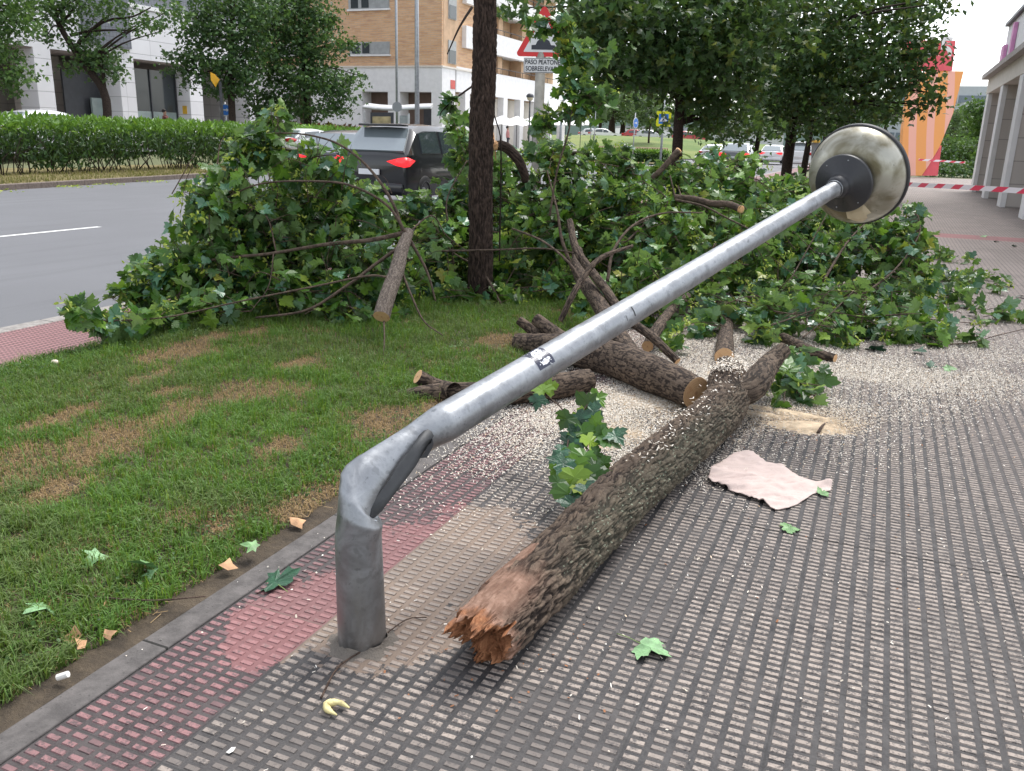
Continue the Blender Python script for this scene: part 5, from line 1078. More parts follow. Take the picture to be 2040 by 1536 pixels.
# bushes on the right
def bush(label, px, d, w_, h_, n, mat, lsz, name='bush', grp=None):
    c = D(px[0], px[1], d); c[2] = 0; q = rdir(n)*(.55+.45*rng.random((n, 1))); q[:, 2] = np.abs(q[:, 2]); P = c+q*np.array([w_, w_*.6, h_]); P += rng.normal(0, .12, (n, 3))
    t_ = thing(name, label, name.replace('_', ' '), c, grp); leaves('leaves', P, rdir(n, .9), rdir(n), lsz*(.6+rng.random(n)*.8), LT, [mat], np.zeros(n, int), t_, .5)
    m_ = MB(); 
    for k in range(6):
        a = rng.random()*6.28; m_.tube([c, c+[math.cos(a)*w_*.25, math.sin(a)*w_*.2, h_*.5], c+[math.cos(a)*w_*.5, math.sin(a)*w_*.3, h_*.8]], [.05, .03, .01], 5)
    m_.build('stems', M_BARKD, t_)
bush('light green leafy shrub mass between the totem and the arcade', (1905, 330), 62, 2.9, 2.6, 2200, M_TREE2, .22)
bush('dark low shrub at the foot of the light green shrub mass', (1890, 348), 54, 2.3, .75, 1000, M_TREE, .20)
m_ = MB(); m_.tube([D(1862, 333, 55), D(1893, 330, 55), D(1925, 331, 55)], [.12, .2, .14], 8, wob=.3); meta(m_.build('felled_log', M_BARK, None, True), 'brown felled log on the dark shrub beyond the second tape', 'log')
# hedge ------------------------------------------------------------------------
ha, hb_ = np.array([-23.6, 10.]), np.array([-25.4, 52.]); n = 38000; f = rng.random(n)**1.25; base = ha+(hb_-ha)*f[:, None]
u = rng.uniform(-1, 1, n)*.85; zz = rng.random(n)**.8; top = 1.46+.13*fbm(base[:, 1]*1.1, u*2, 0, 51, 3)+.10*fbm(base[:, 1]*5, u*5, 0, 52, 2)
dens = fbm(base[:, 1]*1.3, zz*1.5, u*1.5, 53, 3)+zz*.75; k_ = dens > .62; base, u, zz, top = base[k_], u[k_], zz[k_], top[k_]; n = len(u)
P = np.stack([base[:, 0]+u*(.6+.4*zz), base[:, 1], .12+zz*top], 1)
t_ = thing('hedge', 'long clipped oleander hedge on the median with brighter leaves on top and bare stems below', 'hedge', (ha[0], ha[1], 0))
N = rdir(n); T = rdir(n, 1.3); LH = np.array([(0, 0), (.16, .35), (.13, .7), (0, 1.), (-.13, .7), (-.16, .35)])
midx = (P[:, 2] < 1.12+.25*rng.random(n)).astype(int)  # leaves below the top take the darker leaf colour
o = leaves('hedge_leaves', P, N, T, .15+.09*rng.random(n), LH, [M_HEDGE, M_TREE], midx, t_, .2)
m_ = MB()
for k in range(260):
    f_ = rng.random(); b_ = ha+(hb_-ha)*f_; x, y = b_[0]+rng.normal(0, .3), b_[1]
    m_.tube([(x, y, .0), (x+rng.normal(0, .15), y+rng.normal(0, .2), .5), (x+rng.normal(0, .3), y+rng.normal(0, .35), 1.1)], [.022, .016, .008], 4, cap=False)
o = m_.build('stems', M_BARKD, t_); o['kind'] = 'stuff'

# ------------------------------------------------------------------ buildings
def stonemat(name, c, bw, bh, joint=.012, var=.08, ax='xy'):
    t = MT(name); P = t.geo(); x, y, z = t.xyz(P); n = t.geo('Normal'); nx_, ny_, nz_ = t.xyz(n)
    u = t.mix(nx_.abs().gt(.5), (0, 0, 0), (1, 1, 1)); h = y*nx_.abs().gt(.5)+x*nx_.abs().lt(.5)
    row = (z/bh)._m('FLOOR'); off = (row*.5).fract()*bw if False else 0.; q = h/bw
    jz = (z/bh).fract(); jh = q.fract(); j = (jz.lt(joint/bh)).max(jh.lt(joint/bw)*.6)
    id_ = t.white(t.comb(q._m('FLOOR'), row, 3.)); a = t.noise(P, .5, 4.); col = t.mix(id_, tuple(v*(1-var) for v in c), tuple(v*(1+var) for v in c)); col = t.mix(a.rmp(.35, .7)*.3, col, tuple(v*.8 for v in c))
    col = t.mix(j*.7, col, tuple(v*.45 for v in c)); return t.set(col, .7, 0., t.bump(1-j, .4, .01))
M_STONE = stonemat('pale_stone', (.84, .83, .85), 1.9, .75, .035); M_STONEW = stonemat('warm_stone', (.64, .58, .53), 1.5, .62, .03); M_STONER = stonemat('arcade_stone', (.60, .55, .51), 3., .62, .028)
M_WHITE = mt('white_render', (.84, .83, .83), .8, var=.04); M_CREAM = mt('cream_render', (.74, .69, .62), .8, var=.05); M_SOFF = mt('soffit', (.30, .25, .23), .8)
def brick():
    t = MT('brick'); P = t.geo(); x, y, z = t.xyz(P); n = t.geo('Normal'); nx_, ny_, nz_ = t.xyz(n); h = y*nx_.abs().gt(.5)+x*nx_.abs().lt(.5)
    br = t.nt.nodes.new('ShaderNodeTexBrick'); put(t.nt, br.inputs['Vector'], t.comb(h, z, 0.)); br.offset = .5
    for k, v in (('Color1', (.66, .39, .21, 1)), ('Color2', (.74, .48, .28, 1)), ('Mortar', (.56, .44, .34, 1)), ('Scale', 1.), ('Mortar Size', .012), ('Brick Width', .5), ('Row Height', .14)): br.inputs[k].default_value = v
    a = t.noise(t.comb(h*.6, z*4., 0.), 1.6, 5., .65); col = t.mix(a.rmp(.46, .66)*.75, S(t.nt, br.outputs[0]), (.50, .28, .19)); return t.set(col, .85)
M_BRICK = brick(); M_BRICKP = mt('light_brick', (.62, .42, .27), .85, var=.1, ns=2.)
M_GLASS = mt('dark_glass', (.05, .06, .065), .08, var=.1, ns=.3); M_GLASSL = mt('shop_glass', (.30, .37, .36), .15, var=.3, ns=.5); M_FRAME = mt('dark_frame', (.05, .052, .06), .5); M_GREYP = mt('grey_panel', (.30, .31, .33), .6, var=.05); M_SHUT = mt('shutter', (.42, .43, .43), .6, var=.08, ns=8.)
def tilegrid():
    t = MT('grey_tiles'); P = t.geo(); x, y, z = t.xyz(P); j = ((z/.22).fract().lt(.1)).max((y/.22).fract().lt(.1)); return t.set(t.mix(j, (.17, .18, .21), (.08, .085, .10)), .4)
M_TILES = tilegrid()
def bx(parent, name, a, b, mat): m_ = MB(); m_.box(a, b); return m_.build(name, mat, parent)
GZ = .6
# stone building on the left (arcade along the plane x = -38)
X0 = -38.; bl = thing('stone_building', 'pale stone building with square pillars and dark shop fronts, numbered twelve', 'building', (X0, 38, GZ))
colsY = [(25.6, 26.6), (30.72, 31.65), (35.73, 36.75), (40.76, 41.8), (45.9, 46.6)]
for k, (a, b_) in enumerate(colsY): bx(bl, 'pillar', (X0-1.25, a, GZ-.2), (X0, b_, 5.0), M_STONE)
bx(bl, 'lintel', (X0-14, 12, 5.0), (X0, 46.9, 7.55), M_STONE)
bx(bl, 'ledge', (X0-.4, 12, 7.552), (X0+.12, 46.95, 7.75), M_WHITE)
bx(bl, 'upper_wall', (X0-14, 12, 7.753), (X0-.15, 46.8, 17), M_TILES)
bx(bl, 'tiled_tower', (X0-.12, 33.6, 5.45), (X0+.14, 36.6, 17), M_TILES)
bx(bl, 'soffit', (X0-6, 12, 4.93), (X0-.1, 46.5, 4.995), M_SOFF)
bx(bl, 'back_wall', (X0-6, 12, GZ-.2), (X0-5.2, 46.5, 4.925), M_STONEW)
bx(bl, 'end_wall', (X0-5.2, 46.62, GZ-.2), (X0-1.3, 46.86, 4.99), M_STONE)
for (a, b_, mat, z0, z1, nm) in ((36.78, 40.7, M_GLASS, 2.35, 4.6, 'shop_window_upper'), (36.78, 40.7, M_GLASSL, .75, 2.35, 'shop_window_lower'), (33.2, 35.6, M_FRAME, .6, 4.2, 'dark_door_panel'), (34.6, 35.7, M_GLASSL, .6, 2.9, 'doorway_glass'), (28.5, 30.4, M_FRAME, .6, 4.3, 'doorway')):
    off = {'doorway_glass': -.9, 'dark_door_panel': -1.2, 'doorway': -3.}.get(nm, -1.)
    bx(bl, nm, (X0+off-.12, a, z0+.004), (X0+off, b_, z1), mat)
for y_ in (36.8, 38.72, 40.62): bx(bl, 'window_frame', (X0-.995, y_, .62), (X0-.93, y_+.07, 4.62), M_FRAME)
bx(bl, 'entrance_wall', (X0-3.2, 31.9, GZ), (X0-2.6, 34.3, 4.9), M_STONEW)
bx(bl, 'yellow_notice', (X0-.6, 40.72, 2.3), (X0-.3, 40.757, 2.75), mt('yellow_notice', (.75, .45, .05), .6))
def lettering(parent, text, loc, xdir, updir, size, mat, name='lettering', ext=.004, bold=.0, sx=1., align='CENTER'):
    cu = bpy.data.curves.new(name, 'FONT'); cu.body = text; cu.size = size; cu.extrude = ext; cu.offset = bold; cu.align_x = align; cu.align_y = 'CENTER'; cu.materials.append(mat)
    o = bpy.data.objects.new(name, cu); COL.objects.link(o); x = Vector(xdir).normalized(); u = Vector(updir); u = (u-x*u.dot(x)).normalized(); z = x.cross(u)
    mw = Matrix((x*sx, u, z)).transposed().to_4x4(); mw.translation = Vector(loc)-Vector(ORG[parent.name]); o.parent = parent; o.matrix_local = mw; ORG[o.name] = ORG[parent.name]; return o
p_ = PXp(135, 147, X0-2.58); lettering(bl, '12', p_, (0, 1, 0), (0, 0, 1), .62, mt('cream_letters', (.75, .68, .55), .6), 'house_number', .02)
# brick building in the centre
bc_ = thing('brick_building', 'brown brick apartment block on a white base with strip windows and a long balcony wing', 'building', (-29.87, 56.66, GZ))
XC, YC = -29.87, 56.66
bx(bc_, 'brick_wall', (-62, YC, 6.1), (XC, YC+8, 22), M_BRICK)
bx(bc_, 'white_base', (-62, YC-.06, 4.45), (XC+.06, YC+2., 6.1), M_WHITE); bx(bc_, 'base_ledge', (-62, YC-.14, 6.102), (XC+.14, YC+8, 6.22), M_CREAM)
for (a, b_) in ((-62, -48), (-46, -43.), (-41, -36.45), (-34.25, -33.25), (-30.66, XC+.06)): bx(bc_, 'base_pier', (a, YC-.055, 0), (b_, YC+2., 4.446), M_WHITE)
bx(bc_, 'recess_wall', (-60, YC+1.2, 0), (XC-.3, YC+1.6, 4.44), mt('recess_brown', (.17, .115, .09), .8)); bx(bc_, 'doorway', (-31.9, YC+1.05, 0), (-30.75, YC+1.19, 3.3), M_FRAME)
def strip_window(x0, x1, z0, z1):
    f_ = bx(bc_, 'window', (x0, YC-.05, z0), (x1, YC-.002, z1), M_SHUT); w_ = x1-x0
    bx(f_, 'pane', (x0+w_*.07, YC-.10, z0+.08), (x0+w_*.24, YC-.054, z1-.08), M_GLASS); bx(f_, 'pane', (x0+w_*.33, YC-.10, z0+.08), (x0+w_*.50, YC-.054, z1-.08), M_GLASS)
    bx(f_, 'sill', (x0-.08, YC-.16, z0-.12), (x1+.08, YC-.003, z0-.003), M_WHITE); bx(f_, 'louvre_panel', (x0+w_*.52, YC-.085, z0+.03), (x1-.03, YC-.053, z1-.03), mt('louvre', (.36, .37, .37), .6))
for k in range(4): strip_window(-37.45, -34.05, 7.0+k*3.05, 7.85+k*3.05); strip_window(-45., -41.6, 7.0+k*3.05, 7.85+k*3.05)
# right-hand wing along x = -29.87
bx(bc_, 'light_brick_face', (XC-.5, YC+.2, 6.24), (XC+.02, YC+2.5, 22), M_BRICKP)
for z0 in (6.45, 9.4, 12.4):
    f_ = bx(bc_, 'window', (XC+.025, 57.55, z0), (XC+.08, 58.75, z0+1.55), M_SHUT); bx(f_, 'pane', (XC+.085, 57.65, z0+.05), (XC+.11, 58.65, z0+.9), M_GLASS)
bx(bc_, 'wing_wall', (XC-8, YC+2.52, 0), (XC-1.4, 82.5, 22), M_BRICKP)
for k, (z0, z1) in enumerate(((4.6, 6.35), (7.7, 9.2), (10.7, 12.2), (13.7, 15.2))):
    y0 = YC+2.54 if k else YC+2.0
    bx(bc_, 'balcony_front', (XC-.15, y0+(.6 if k else .2), z0), (XC+(.35 if k else .05), 82.5, z1), M_WHITE)
    bx(bc_, 'balcony_floor', (XC-1.38, y0+.2, z0+.1), (XC-.155, 82.5, z0+.3), M_WHITE)
    rl = MB(); rl.tube([(XC+.1, y0+5, z1+.42), (XC+.1, 82.5, z1+.42)], .03, 6)
    for y_ in np.arange(y0+5, 82, 1.5): rl.tube([(XC+.1, y_, z1), (XC+.1, y_, z1+.42)], .02, 4)
    rl.build('balcony_rail', M_FRAME, bc_)
for zi, z0 in enumerate((6.45, 9.3, 12.4)):
    y_ = 62.
    while y_ < 78.5:
        bx(bc_, 'balcony_pier', (XC-1.35, y_, z0), (XC-.3, y_+.9, z0+1.6), M_BRICKP)
        f_ = bx(bc_, 'balcony_window', (XC-1.38, y_+1.4, z0), (XC-1.3, y_+3.2, z0+1.5), M_GLASS); bx(f_, 'curtain', (XC-1.28, y_+1.5, z0+.1), (XC-1.24, y_+2.2, z0+1.5), M_WHITE); y_ += 4.9
for y_ in np.arange(60.8, 83, 3.55): bx(bc_, 'arcade_pier', (XC-.5, float(y_)-.45, 0), (XC+.05, float(y_)+.35, 4.596), M_WHITE)
for y_ in np.arange(62.2, 81, 7.1): bx(bc_, 'arcade_window', (XC-1.38, float(y_), .2), (XC-1.33, float(y_)+1.8, 3.9), M_FRAME)
bx(bc_, 'arcade_back', (XC-1.36, YC+2.6, 0), (XC-1.352, 82.5, 4.59), M_CREAM)
bx(bc_, 'red_plaque', (XC+.062, 57.9, 4.75), (XC+.09, 58.6, 5.35), mt('plaque_red', (.60, .10, .08), .5))
# low houses between the two buildings
fb = thing('orange_building', 'orange and cream low building glimpsed between the stone building and the dark tree', 'building', (-55, 75, .6))
bx(fb, 'wall', (-72, 75, .5), (-47, 80, 5.4), M_CREAM); bx(fb, 'upper_wall', (-72, 74.95, 5.41), (-47, 80, 9.), mt('orange_brick', (.66, .38, .22), .8))
for k in range(7):
    x = -66.+k*2.6; f_ = bx(fb, 'window', (x, 74.9, 1.9), (x+1.3, 74.997, 4.7), mt('orange_shutter', (.60, .36, .20), .7)); bx(f_, 'grille', (x+.1, 74.86, 1.95), (x+1.2, 74.895, 2.9), M_FRAME)
# grey office block far right
ob = thing('office_building', 'distant grey office block with strip windows behind the orange totem', 'building', (5, 185, 0)); 
c = D(1925, 300, 150); ox, oy = c[0], c[1]
bx(ob, 'wall', (ox-14, oy, -1), (ox+9, oy+14, 12.2), mt('office_grey', (.47, .50, .54), .7, var=.03))
for z0 in (3.0, 6.2, 9.4):
    f_ = bx(ob, 'strip_window', (ox-13, oy-.15, z0), (ox+8, oy-.002, z0+1.25), mt('office_glass', (.17, .21, .26), .3)); 
    for k in range(9): bx(f_, 'mullion', (ox-12+k*2.3, oy-.25, z0), (ox-11.8+k*2.3, oy-.152, z0+1.25), mt('office_grey', ()))
# arcade building on the right ----------------------------------------------------
rb = thing('arcade_building', 'pale stone arcade building with square columns along the right of the path', 'building', (3, 30, 0))
for y_ in (37.4, 32.7, 27.9, 23.1, 18.3, 13.5): 
    c_ = bx(rb, 'column', (3.02, y_, -.05), (4.0, y_+.75, 3.55), M_STONER); bx(c_, 'lit_side_strip', (2.985, y_-.02, -.04), (3.12, y_+.77, 3.545), M_WHITE)  # white strip paints the brighter lit side of each column
bx(rb, 'lintel', (2.97, 12, 3.553), (4.6, 38.3, 4.08), M_CREAM); bx(rb, 'cornice', (2.75, 12, 4.083), (4.6, 38.5, 4.24), mt('cornice', (.38, .34, .32), .7))
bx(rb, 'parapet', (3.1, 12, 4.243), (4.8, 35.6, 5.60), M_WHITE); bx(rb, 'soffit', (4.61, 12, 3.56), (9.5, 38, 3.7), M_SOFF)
bx(rb, 'ledge', (2.98, 12, 5.603), (4.8, 35.6, 5.70), M_FRAME)
t = MT('ribbed_wall'); P = t.geo(); x, y, z = t.xyz(P); t.set(t.mix((z/.16).fract().lt(.3), (.50, .45, .42), (.26, .22, .21)), .8)
bx(rb, 'ribbed_wall', (3.4, 12, 5.704), (5, 35.3, 14), t.m); bx(rb, 'upper_window', (3.35, 27.5, 5.8), (3.396, 33.4, 9), M_GLASS); bx(rb, 'window_frame', (3.25, 33.0, 5.72), (3.34, 33.4, 9.2), M_FRAME)
bx(rb, 'inner_wall', (8.5, 12, -.05), (9, 38, 3.555), M_STONEW); bx(rb, 'end_wall', (4.62, 37.6, -.05), (8.4, 38, 3.555), M_STONEW)
mg = mt('magenta_banner', (.70, .30, .55), .6)
bx(rb, 'banner_stripe', (2.98, 34.7, 4.26), (3.09, 35.5, 4.95), mg); bx(rb, 'banner_stripe', (2.98, 32.6, 4.26), (3.09, 33.0, 5.4), mg)
# orange totem ---------------------------------------------------------------------
tt = thing('totem_sign', 'tall slanted orange and pink advertising totem with a red top panel', 'totem', G(1840, 352))
dT = 47.
def tp_(x, y, d=dT): return D(x, y, d)
def slab(name, pts, mat, d=dT, th=.35):
    n_ = len(pts); m_ = MB(); back = -fw*0+np.array([-math.sin(HEAD), math.cos(HEAD), 0])*th
    V = [tp_(x, y, d) for x, y in pts]; V += [v+back for v in V]; m_.add(V, [tuple(range(n_)), tuple(range(n_, 2*n_))[::-1]]+[(i, n_+i, n_+(i+1) % n_, (i+1) % n_) for i in range(n_)]); return m_.build(name, mat, tt)
t = MT('totem_orange'); P = t.geo(); x, y, z = t.xyz(P); h = x*.92+y*.39; wv = t.node('ShaderNodeTexWave', 'Fac', {'Vector': t.comb(h, z*.75, 0.), 'Scale': .30, 'Distortion': 9., 'Detail': 1., 'Detail Scale': .35})
t.set(t.mix(wv.rmp(.58, .66), (.86, .36, .10), (.88, .44, .33)), .5); M_TOT = t.m
slab('orange_panel', [(1858, 141), (1920, 142), (1899, 225), (1873, 290), (1850, 330), (1836, 350), (1795, 350), (1799, 260), (1805, 215), (1815, 150)], M_TOT)
M_TRED = mt('totem_red', (.72, .10, .12), .5, var=.05)
slab('red_foot', [(1876, 290), (1868, 350), (1837, 350), (1858, 318)], M_TRED, dT+.1); pr = slab('red_top', [(1800, 80), (1904, 81), (1897, 141), (1806, 141)], M_TRED, dT-.05)
rh = np.array([math.cos(HEAD), math.sin(HEAD), 0]); lettering(tt, '15', tp_(1868, 100, dT-.1), rh, (-.03, 0, 1), 1.75, M_WHITE, 'number', .03, .02)
# bus shelter ----------------------------------------------------------------------
bs = thing('bus_shelter', 'bus shelter with a wavy light roof and dark advertising panel before the brick building', 'bus shelter', D(790, 265, 50)); 
def at50(x, y, d=50): return D(x, y, d)
def wslab(parent, name, x0, y0, x1, y1, d, th, mat):
    pts = [(x0, y0), (x1, y0), (x1, y1), (x0, y1)]; m_ = MB(); back = np.array([-math.sin(HEAD), math.cos(HEAD), 0])*th; V = [D(x, y, d) for x, y in pts]; V += [v+back for v in V]
    m_.add(V, [(3, 2, 1, 0), (4, 5, 6, 7), (0, 1, 5, 4), (1, 2, 6, 5), (2, 3, 7, 6), (3, 0, 4, 7)]); return m_.build(name, mat, parent)
m_ = MB(); xs = np.linspace(722, 858, 24); rc = [D(x, 216+3*math.sin((x-722)/30.)+(x-722)*.03, 50) for x in xs]; bk = np.array([-math.sin(HEAD), math.cos(HEAD), 0])*1.6
V = rc+[v+bk+[0, 0, .25] for v in rc]+[v+[0, 0, .12] for v in rc]+[v+bk+[0, 0, .37] for v in rc]; n_ = 24
m_.add(V, [(i, i+1, n_+i+1, n_+i) for i in range(23)]+[(2*n_+i, 3*n_+i, 3*n_+i+1, 2*n_+i+1) for i in range(23)]+[(i, 2*n_+i, 2*n_+i+1, i+1) for i in range(23)]); m_.build('roof', mt('shelter_white', (.60, .61, .62), .4), bs, True)
wslab(bs, 'advert_panel', 738, 224, 784, 268, 50, .15, M_FRAME); wslab(bs, 'advert_poster', 742, 232, 778, 246, 49.9, .04, mt('poster', (.40, .33, .18), .6, var=.5, ns=1.5)); wslab(bs, 'back_glass', 796, 230, 816, 268, 50.2, .04, mt('shelter_glass', (.35, .38, .38), .2)); wslab(bs, 'post', 812, 226, 816, 270, 50, .1, MATS['shelter_white']); wslab(bs, 'post', 724, 220, 727, 270, 50, .1, MATS['shelter_white'])
# parasols -------------------------------------------------------------------------
for k, (x, d) in enumerate(((1000, 62), (1030, 66), (1062, 70), (1096, 74), (1128, 78), (1158, 82))):
    tz = D(x, 233+k*.6, d); b = np.array([tz[0], tz[1], .5]); p_ = thing('parasol', 'white square terrace parasol before the long balcony wing', 'parasol', b, 'white parasols of the terrace'); s_ = 1.55
    V = [tz+[0, 0, .1]]; nn = 16
    for i in range(nn):
        a = 2*math.pi*i/nn; rr_ = s_*(1.15 if i % 2 == 0 else 1.0); V.append(tz+[math.cos(a)*rr_, math.sin(a)*rr_, -.62+(.1 if i % 2 else 0)])
    m_ = MB(); m_.add(V, [(0, 1+i, 1+(i+1) % nn) for i in range(nn)]); m_.build('canopy', mt('parasol_white', (.80, .80, .79), .8, var=.02), p_); m_ = MB(); m_.tube([b, tz], .03, 6); m_.build('pole', M_FRAME, p_)

# ------------------------------------------------------------------ signs and posts
M_POLE = galv('sign_pole', (.46, .48, .50), .5, .4); M_RED = mt('sign_red', (.66, .025, .03), .4, var=.04); M_SW = mt('sign_white', (.72, .73, .74), .4, var=.04); M_BLUE = mt('sign_blue', (.03, .18, .60), .4, var=.04); M_YEL = mt('sign_yellow', (.75, .75, .02), .4, var=.03); M_NAVY = mt('sign_black', (.03, .035, .05), .5)
def frame_at(x, y, d, yaw=0.):
    c = D(x, y, d); v = np.array([CAM[0]-c[0], CAM[1]-c[1], 0]); v /= np.linalg.norm(v); a = rad(yaw); n_ = np.array([v[0]*math.cos(a)-v[1]*math.sin(a), v[0]*math.sin(a)+v[1]*math.cos(a), 0]); r_ = np.cross([0, 0, 1.], n_); return c, n_, r_
def plate(parent, name, c, n_, r_, poly, th, mat, off=0.):
    V = [c+r_*x+np.array([0, 0, 1.])*z+n_*(off+th) for x, z in poly]+[c+r_*x+np.array([0, 0, 1.])*z+n_*off for x, z in poly]; k = len(poly)
    m_ = MB(); m_.add(V, [tuple(range(k)), tuple(range(k, 2*k))[::-1]]+[(i, k+i, k+(i+1) % k, (i+1) % k) for i in range(k)]); return m_.build(name, mat, parent)
def rtri(s, r=.06, dy=0.):
    out = []
    for k, (cx_, cz_) in enumerate(((0, s*.577-2*r*0), (-s/2, -s*.289), (s/2, -s*.289))):
        v = Vector((cx_, cz_)); u_ = -v.normalized()*2*r; c_ = v+u_; a0_ = [30, 150, 270][k]
        for i in range(6): a = rad(a0_+120*i/5.); out.append((c_.x+r*math.cos(a), c_.y+r*math.sin(a)+dy))
    return out
ts = thing('triangle_sign', 'red bordered white triangle road sign for a raised crossing on a round grey post', 'road sign', D(1066, 420, 14.6)); ORG[ts.name][2] = 0; ts.location.z = 0
c, n_, r_ = frame_at(1083, 78, 14.5, -4)
plate(ts, 'triangle_panel', c, n_, r_, rtri(.97, .05), .02, M_RED); plate(ts, 'white_field', c, n_, r_, rtri(.68, .01, -.012), .004, M_SW, .022)
hump = [(-.20, -.17), (.20, -.17), (.20, -.10), (.13, -.095), (.10, -.03), (.05, .0), (-.05, .0), (-.10, -.03), (-.13, -.095), (-.20, -.10)]
plate(ts, 'hump_symbol', c, n_, r_, hump, .003, M_NAVY, .0275)
sp, _, _ = frame_at(1083, 130, 14.5, -4); sp2 = plate(ts, 'text_panel', sp, n_, r_, [(-.34, -.125), (.34, -.125), (.34, .115), (-.34, .115)], .015, M_SW)
bo = [(-.34, -.125), (.34, -.125), (.34, .115), (-.34, .115)]
mb = MB(); q = [sp+r_*x*.97+np.array([0, 0, z*.93])+n_*.017 for x, z in bo]; mb.tube(q+[q[0]], .004, 4); mb.build('border', M_NAVY, sp2)
for tx, zz_ in (('PASO PEATONES', .045), ('SOBREELEVADO', -.06)): lettering(ts, tx, sp+n_*.02+np.array([0, 0, zz_]), r_, (0, 0, 1), .105, M_NAVY, 'lettering', .001, .0016, .80)
m_ = MB(); pb_ = D(1070, 300, 14.62); pt_ = D(1080, 60, 14.62); dn = (pb_-pt_); pb2 = pb_+dn*(pb_[2]/-dn[2]); m_.tube([pb2, pt_], [.088, .085], 20); m_.build('post', simple('concrete_post', (.26, .25, .22), .8, var=.2, ns=6.), ts, True)
# crossing sign
cs = thing('crossing_sign', 'yellow bordered blue pedestrian crossing sign on a grey post', 'road sign', D(1320, 341, 45)); c, n_, r_ = frame_at(1322, 237, 45, 6)
sq = lambda h: [(-h, -h), (h, -h), (h, h), (-h, h)]
plate(cs, 'yellow_board', c, n_, r_, sq(.385), .03, M_YEL); plate(cs, 'blue_field', c, n_, r_, sq(.25), .004, M_BLUE, .032); plate(cs, 'white_triangle', c, n_, r_, [(0, .22), (-.22, -.14), (.22, -.14)], .004, M_SW, .037)
fg = plate(cs, 'walking_figure', c, n_, r_, [(-.02, .02), (-.06, -.05), (-.08, -.12), (-.04, -.12), (-.01, -.06), (.02, -.12), (.06, -.12), (.03, -.03), (.05, .0), (.03, .04)], .004, M_NAVY, .042); m_ = MB(); m_.sphere(c+n_*.045+[0, 0, .075], .028, 8, 6); m_.build('figure_head', M_NAVY, fg)
for k in range(4): plate(cs, 'stripe', c, n_, r_, [(-.15+k*.08, -.135), (-.11+k*.08, -.135), (-.12+k*.08, -.115), (-.14+k*.08, -.115)], .003, M_NAVY, .0425)
m_ = MB(); b = c-n_*.09; b[2] = 0; m_.tube([b, [b[0], b[1], 0]+np.array([0, 0, 3.9])], .06, 10); m_.build('post', M_POLE, cs, True)
def round_sign(label, x, y, d, r_s, yaw, ztop, mat, gz=0., sym=True, pole=.04):
    c, n_, r_ = frame_at(x, y, d, yaw); g = thing('round_sign', label, 'road sign', (c[0], c[1], gz)); circ = lambda R_: [(R_*math.cos(a), R_*math.sin(a)) for a in np.linspace(0, 2*math.pi, 28)[:-1]]
    plate(g, 'disc', c, n_, r_, circ(r_s), .03, M_SW if sym else M_GREYP); 
    if sym:
        plate(g, 'blue_field', c, n_, r_, circ(r_s*.9), .004, mat, .032)
        plate(g, 'symbol', c, n_, r_, [(-.16*r_s/.3, -.03), (.05, -.03), (.05, -.10), (.17*r_s/.3, 0), (.05, .10), (.05, .03), (-.16*r_s/.3, .03)], .004, M_SW, .037)
    m_ = MB(); m_.tube([np.array([c[0], c[1], gz])-n_*.05, np.array([c[0], c[1], ztop])-n_*.05], pole, 8); m_.build('post', M_POLE, g, True)
round_sign('round blue arrow sign left of the yellow crossing sign', 1266, 245, 60, .36, 62, 3.4, M_BLUE)
round_sign('round blue pedestrian sign beside the black tree trunk', 449, 219, 46, .30, 8, 2.9, M_BLUE, .6)
round_sign('grey back of a round sign on a tall pole before the brick building', 791, 213, 46, .26, 0, 12., M_BLUE, .5, False, .07)
def lamp_pole(label, x, y, d, gz, h_, r_):
    c = D(x, y, d); g = thing('lamp_pole', label, 'pole', (c[0], c[1], gz)); m_ = MB(); b = np.array([c[0], c[1], gz]); m_.tube([b, b+[0, 0, h_*.5], b+[0, 0, h_]], [r_, r_*.8, r_*.6], 12); m_.build('pole', M_POLE, g, True); m_ = MB(); m_.tube([b+[0, 0, h_-.05], b+[.4, 0, h_+.3], b+[1.4, 0, h_+.5]], [r_*.5, r_*.5, r_*.8], 8); m_.build('lamp_arm', M_POLE, g, True)
lamp_pole('thick grey lighting pole rising out of frame left of the standing trunk', 831, 240, 38, .2, 11, .115)
lamp_pole('grey pole beyond the parasols right of the triangle sign post', 1117, 262, 58, .3, 3.6, .10)
lamp_pole('thin far pole left of the pine like tree', 1184, 275, 80, .5, 4.8, .05); lamp_pole('second thin far pole, shorter, by the terrace', 1177, 270, 85, .6, 4.0, .05)
g = thing('globe_lamp', 'small round topped lamp in front of the white arcade beside the sign post', 'street lamp', D(1056, 262, 55)); c = D(1056, 195, 55); m_ = MB(); m_.tube([[c[0], c[1], .3], c], .05, 8); m_.build('pole', M_FRAME, g, True); m_ = MB(); m_.sphere(c+[0, 0, .0], .20, 14, 8); m_.build('globe', mt('globe_cream', (.72, .62, .42), .4), g, True); m_ = MB(); m_.lathe([(.25, .0), (.24, .12), (.15, .22), (0, .25)], c+[0, 0, .03], (0, 0, 1), 16); m_.build('lamp_cap', M_FRAME, g, True)
# ticket pillar by the trunks on the right
g = thing('parking_meter', 'grey ticket pillar with an orange top behind the slim trunk at the right', 'pillar', G(1628, 352)); wslab(g, 'body', 1621, 283, 1632, 352, 40, .35, mt('meter_grey', (.22, .22, .24), .5)); wslab(g, 'orange_top', 1619, 279, 1634, 284, 39.9, .45, mt('meter_orange', (.75, .42, .05), .5))
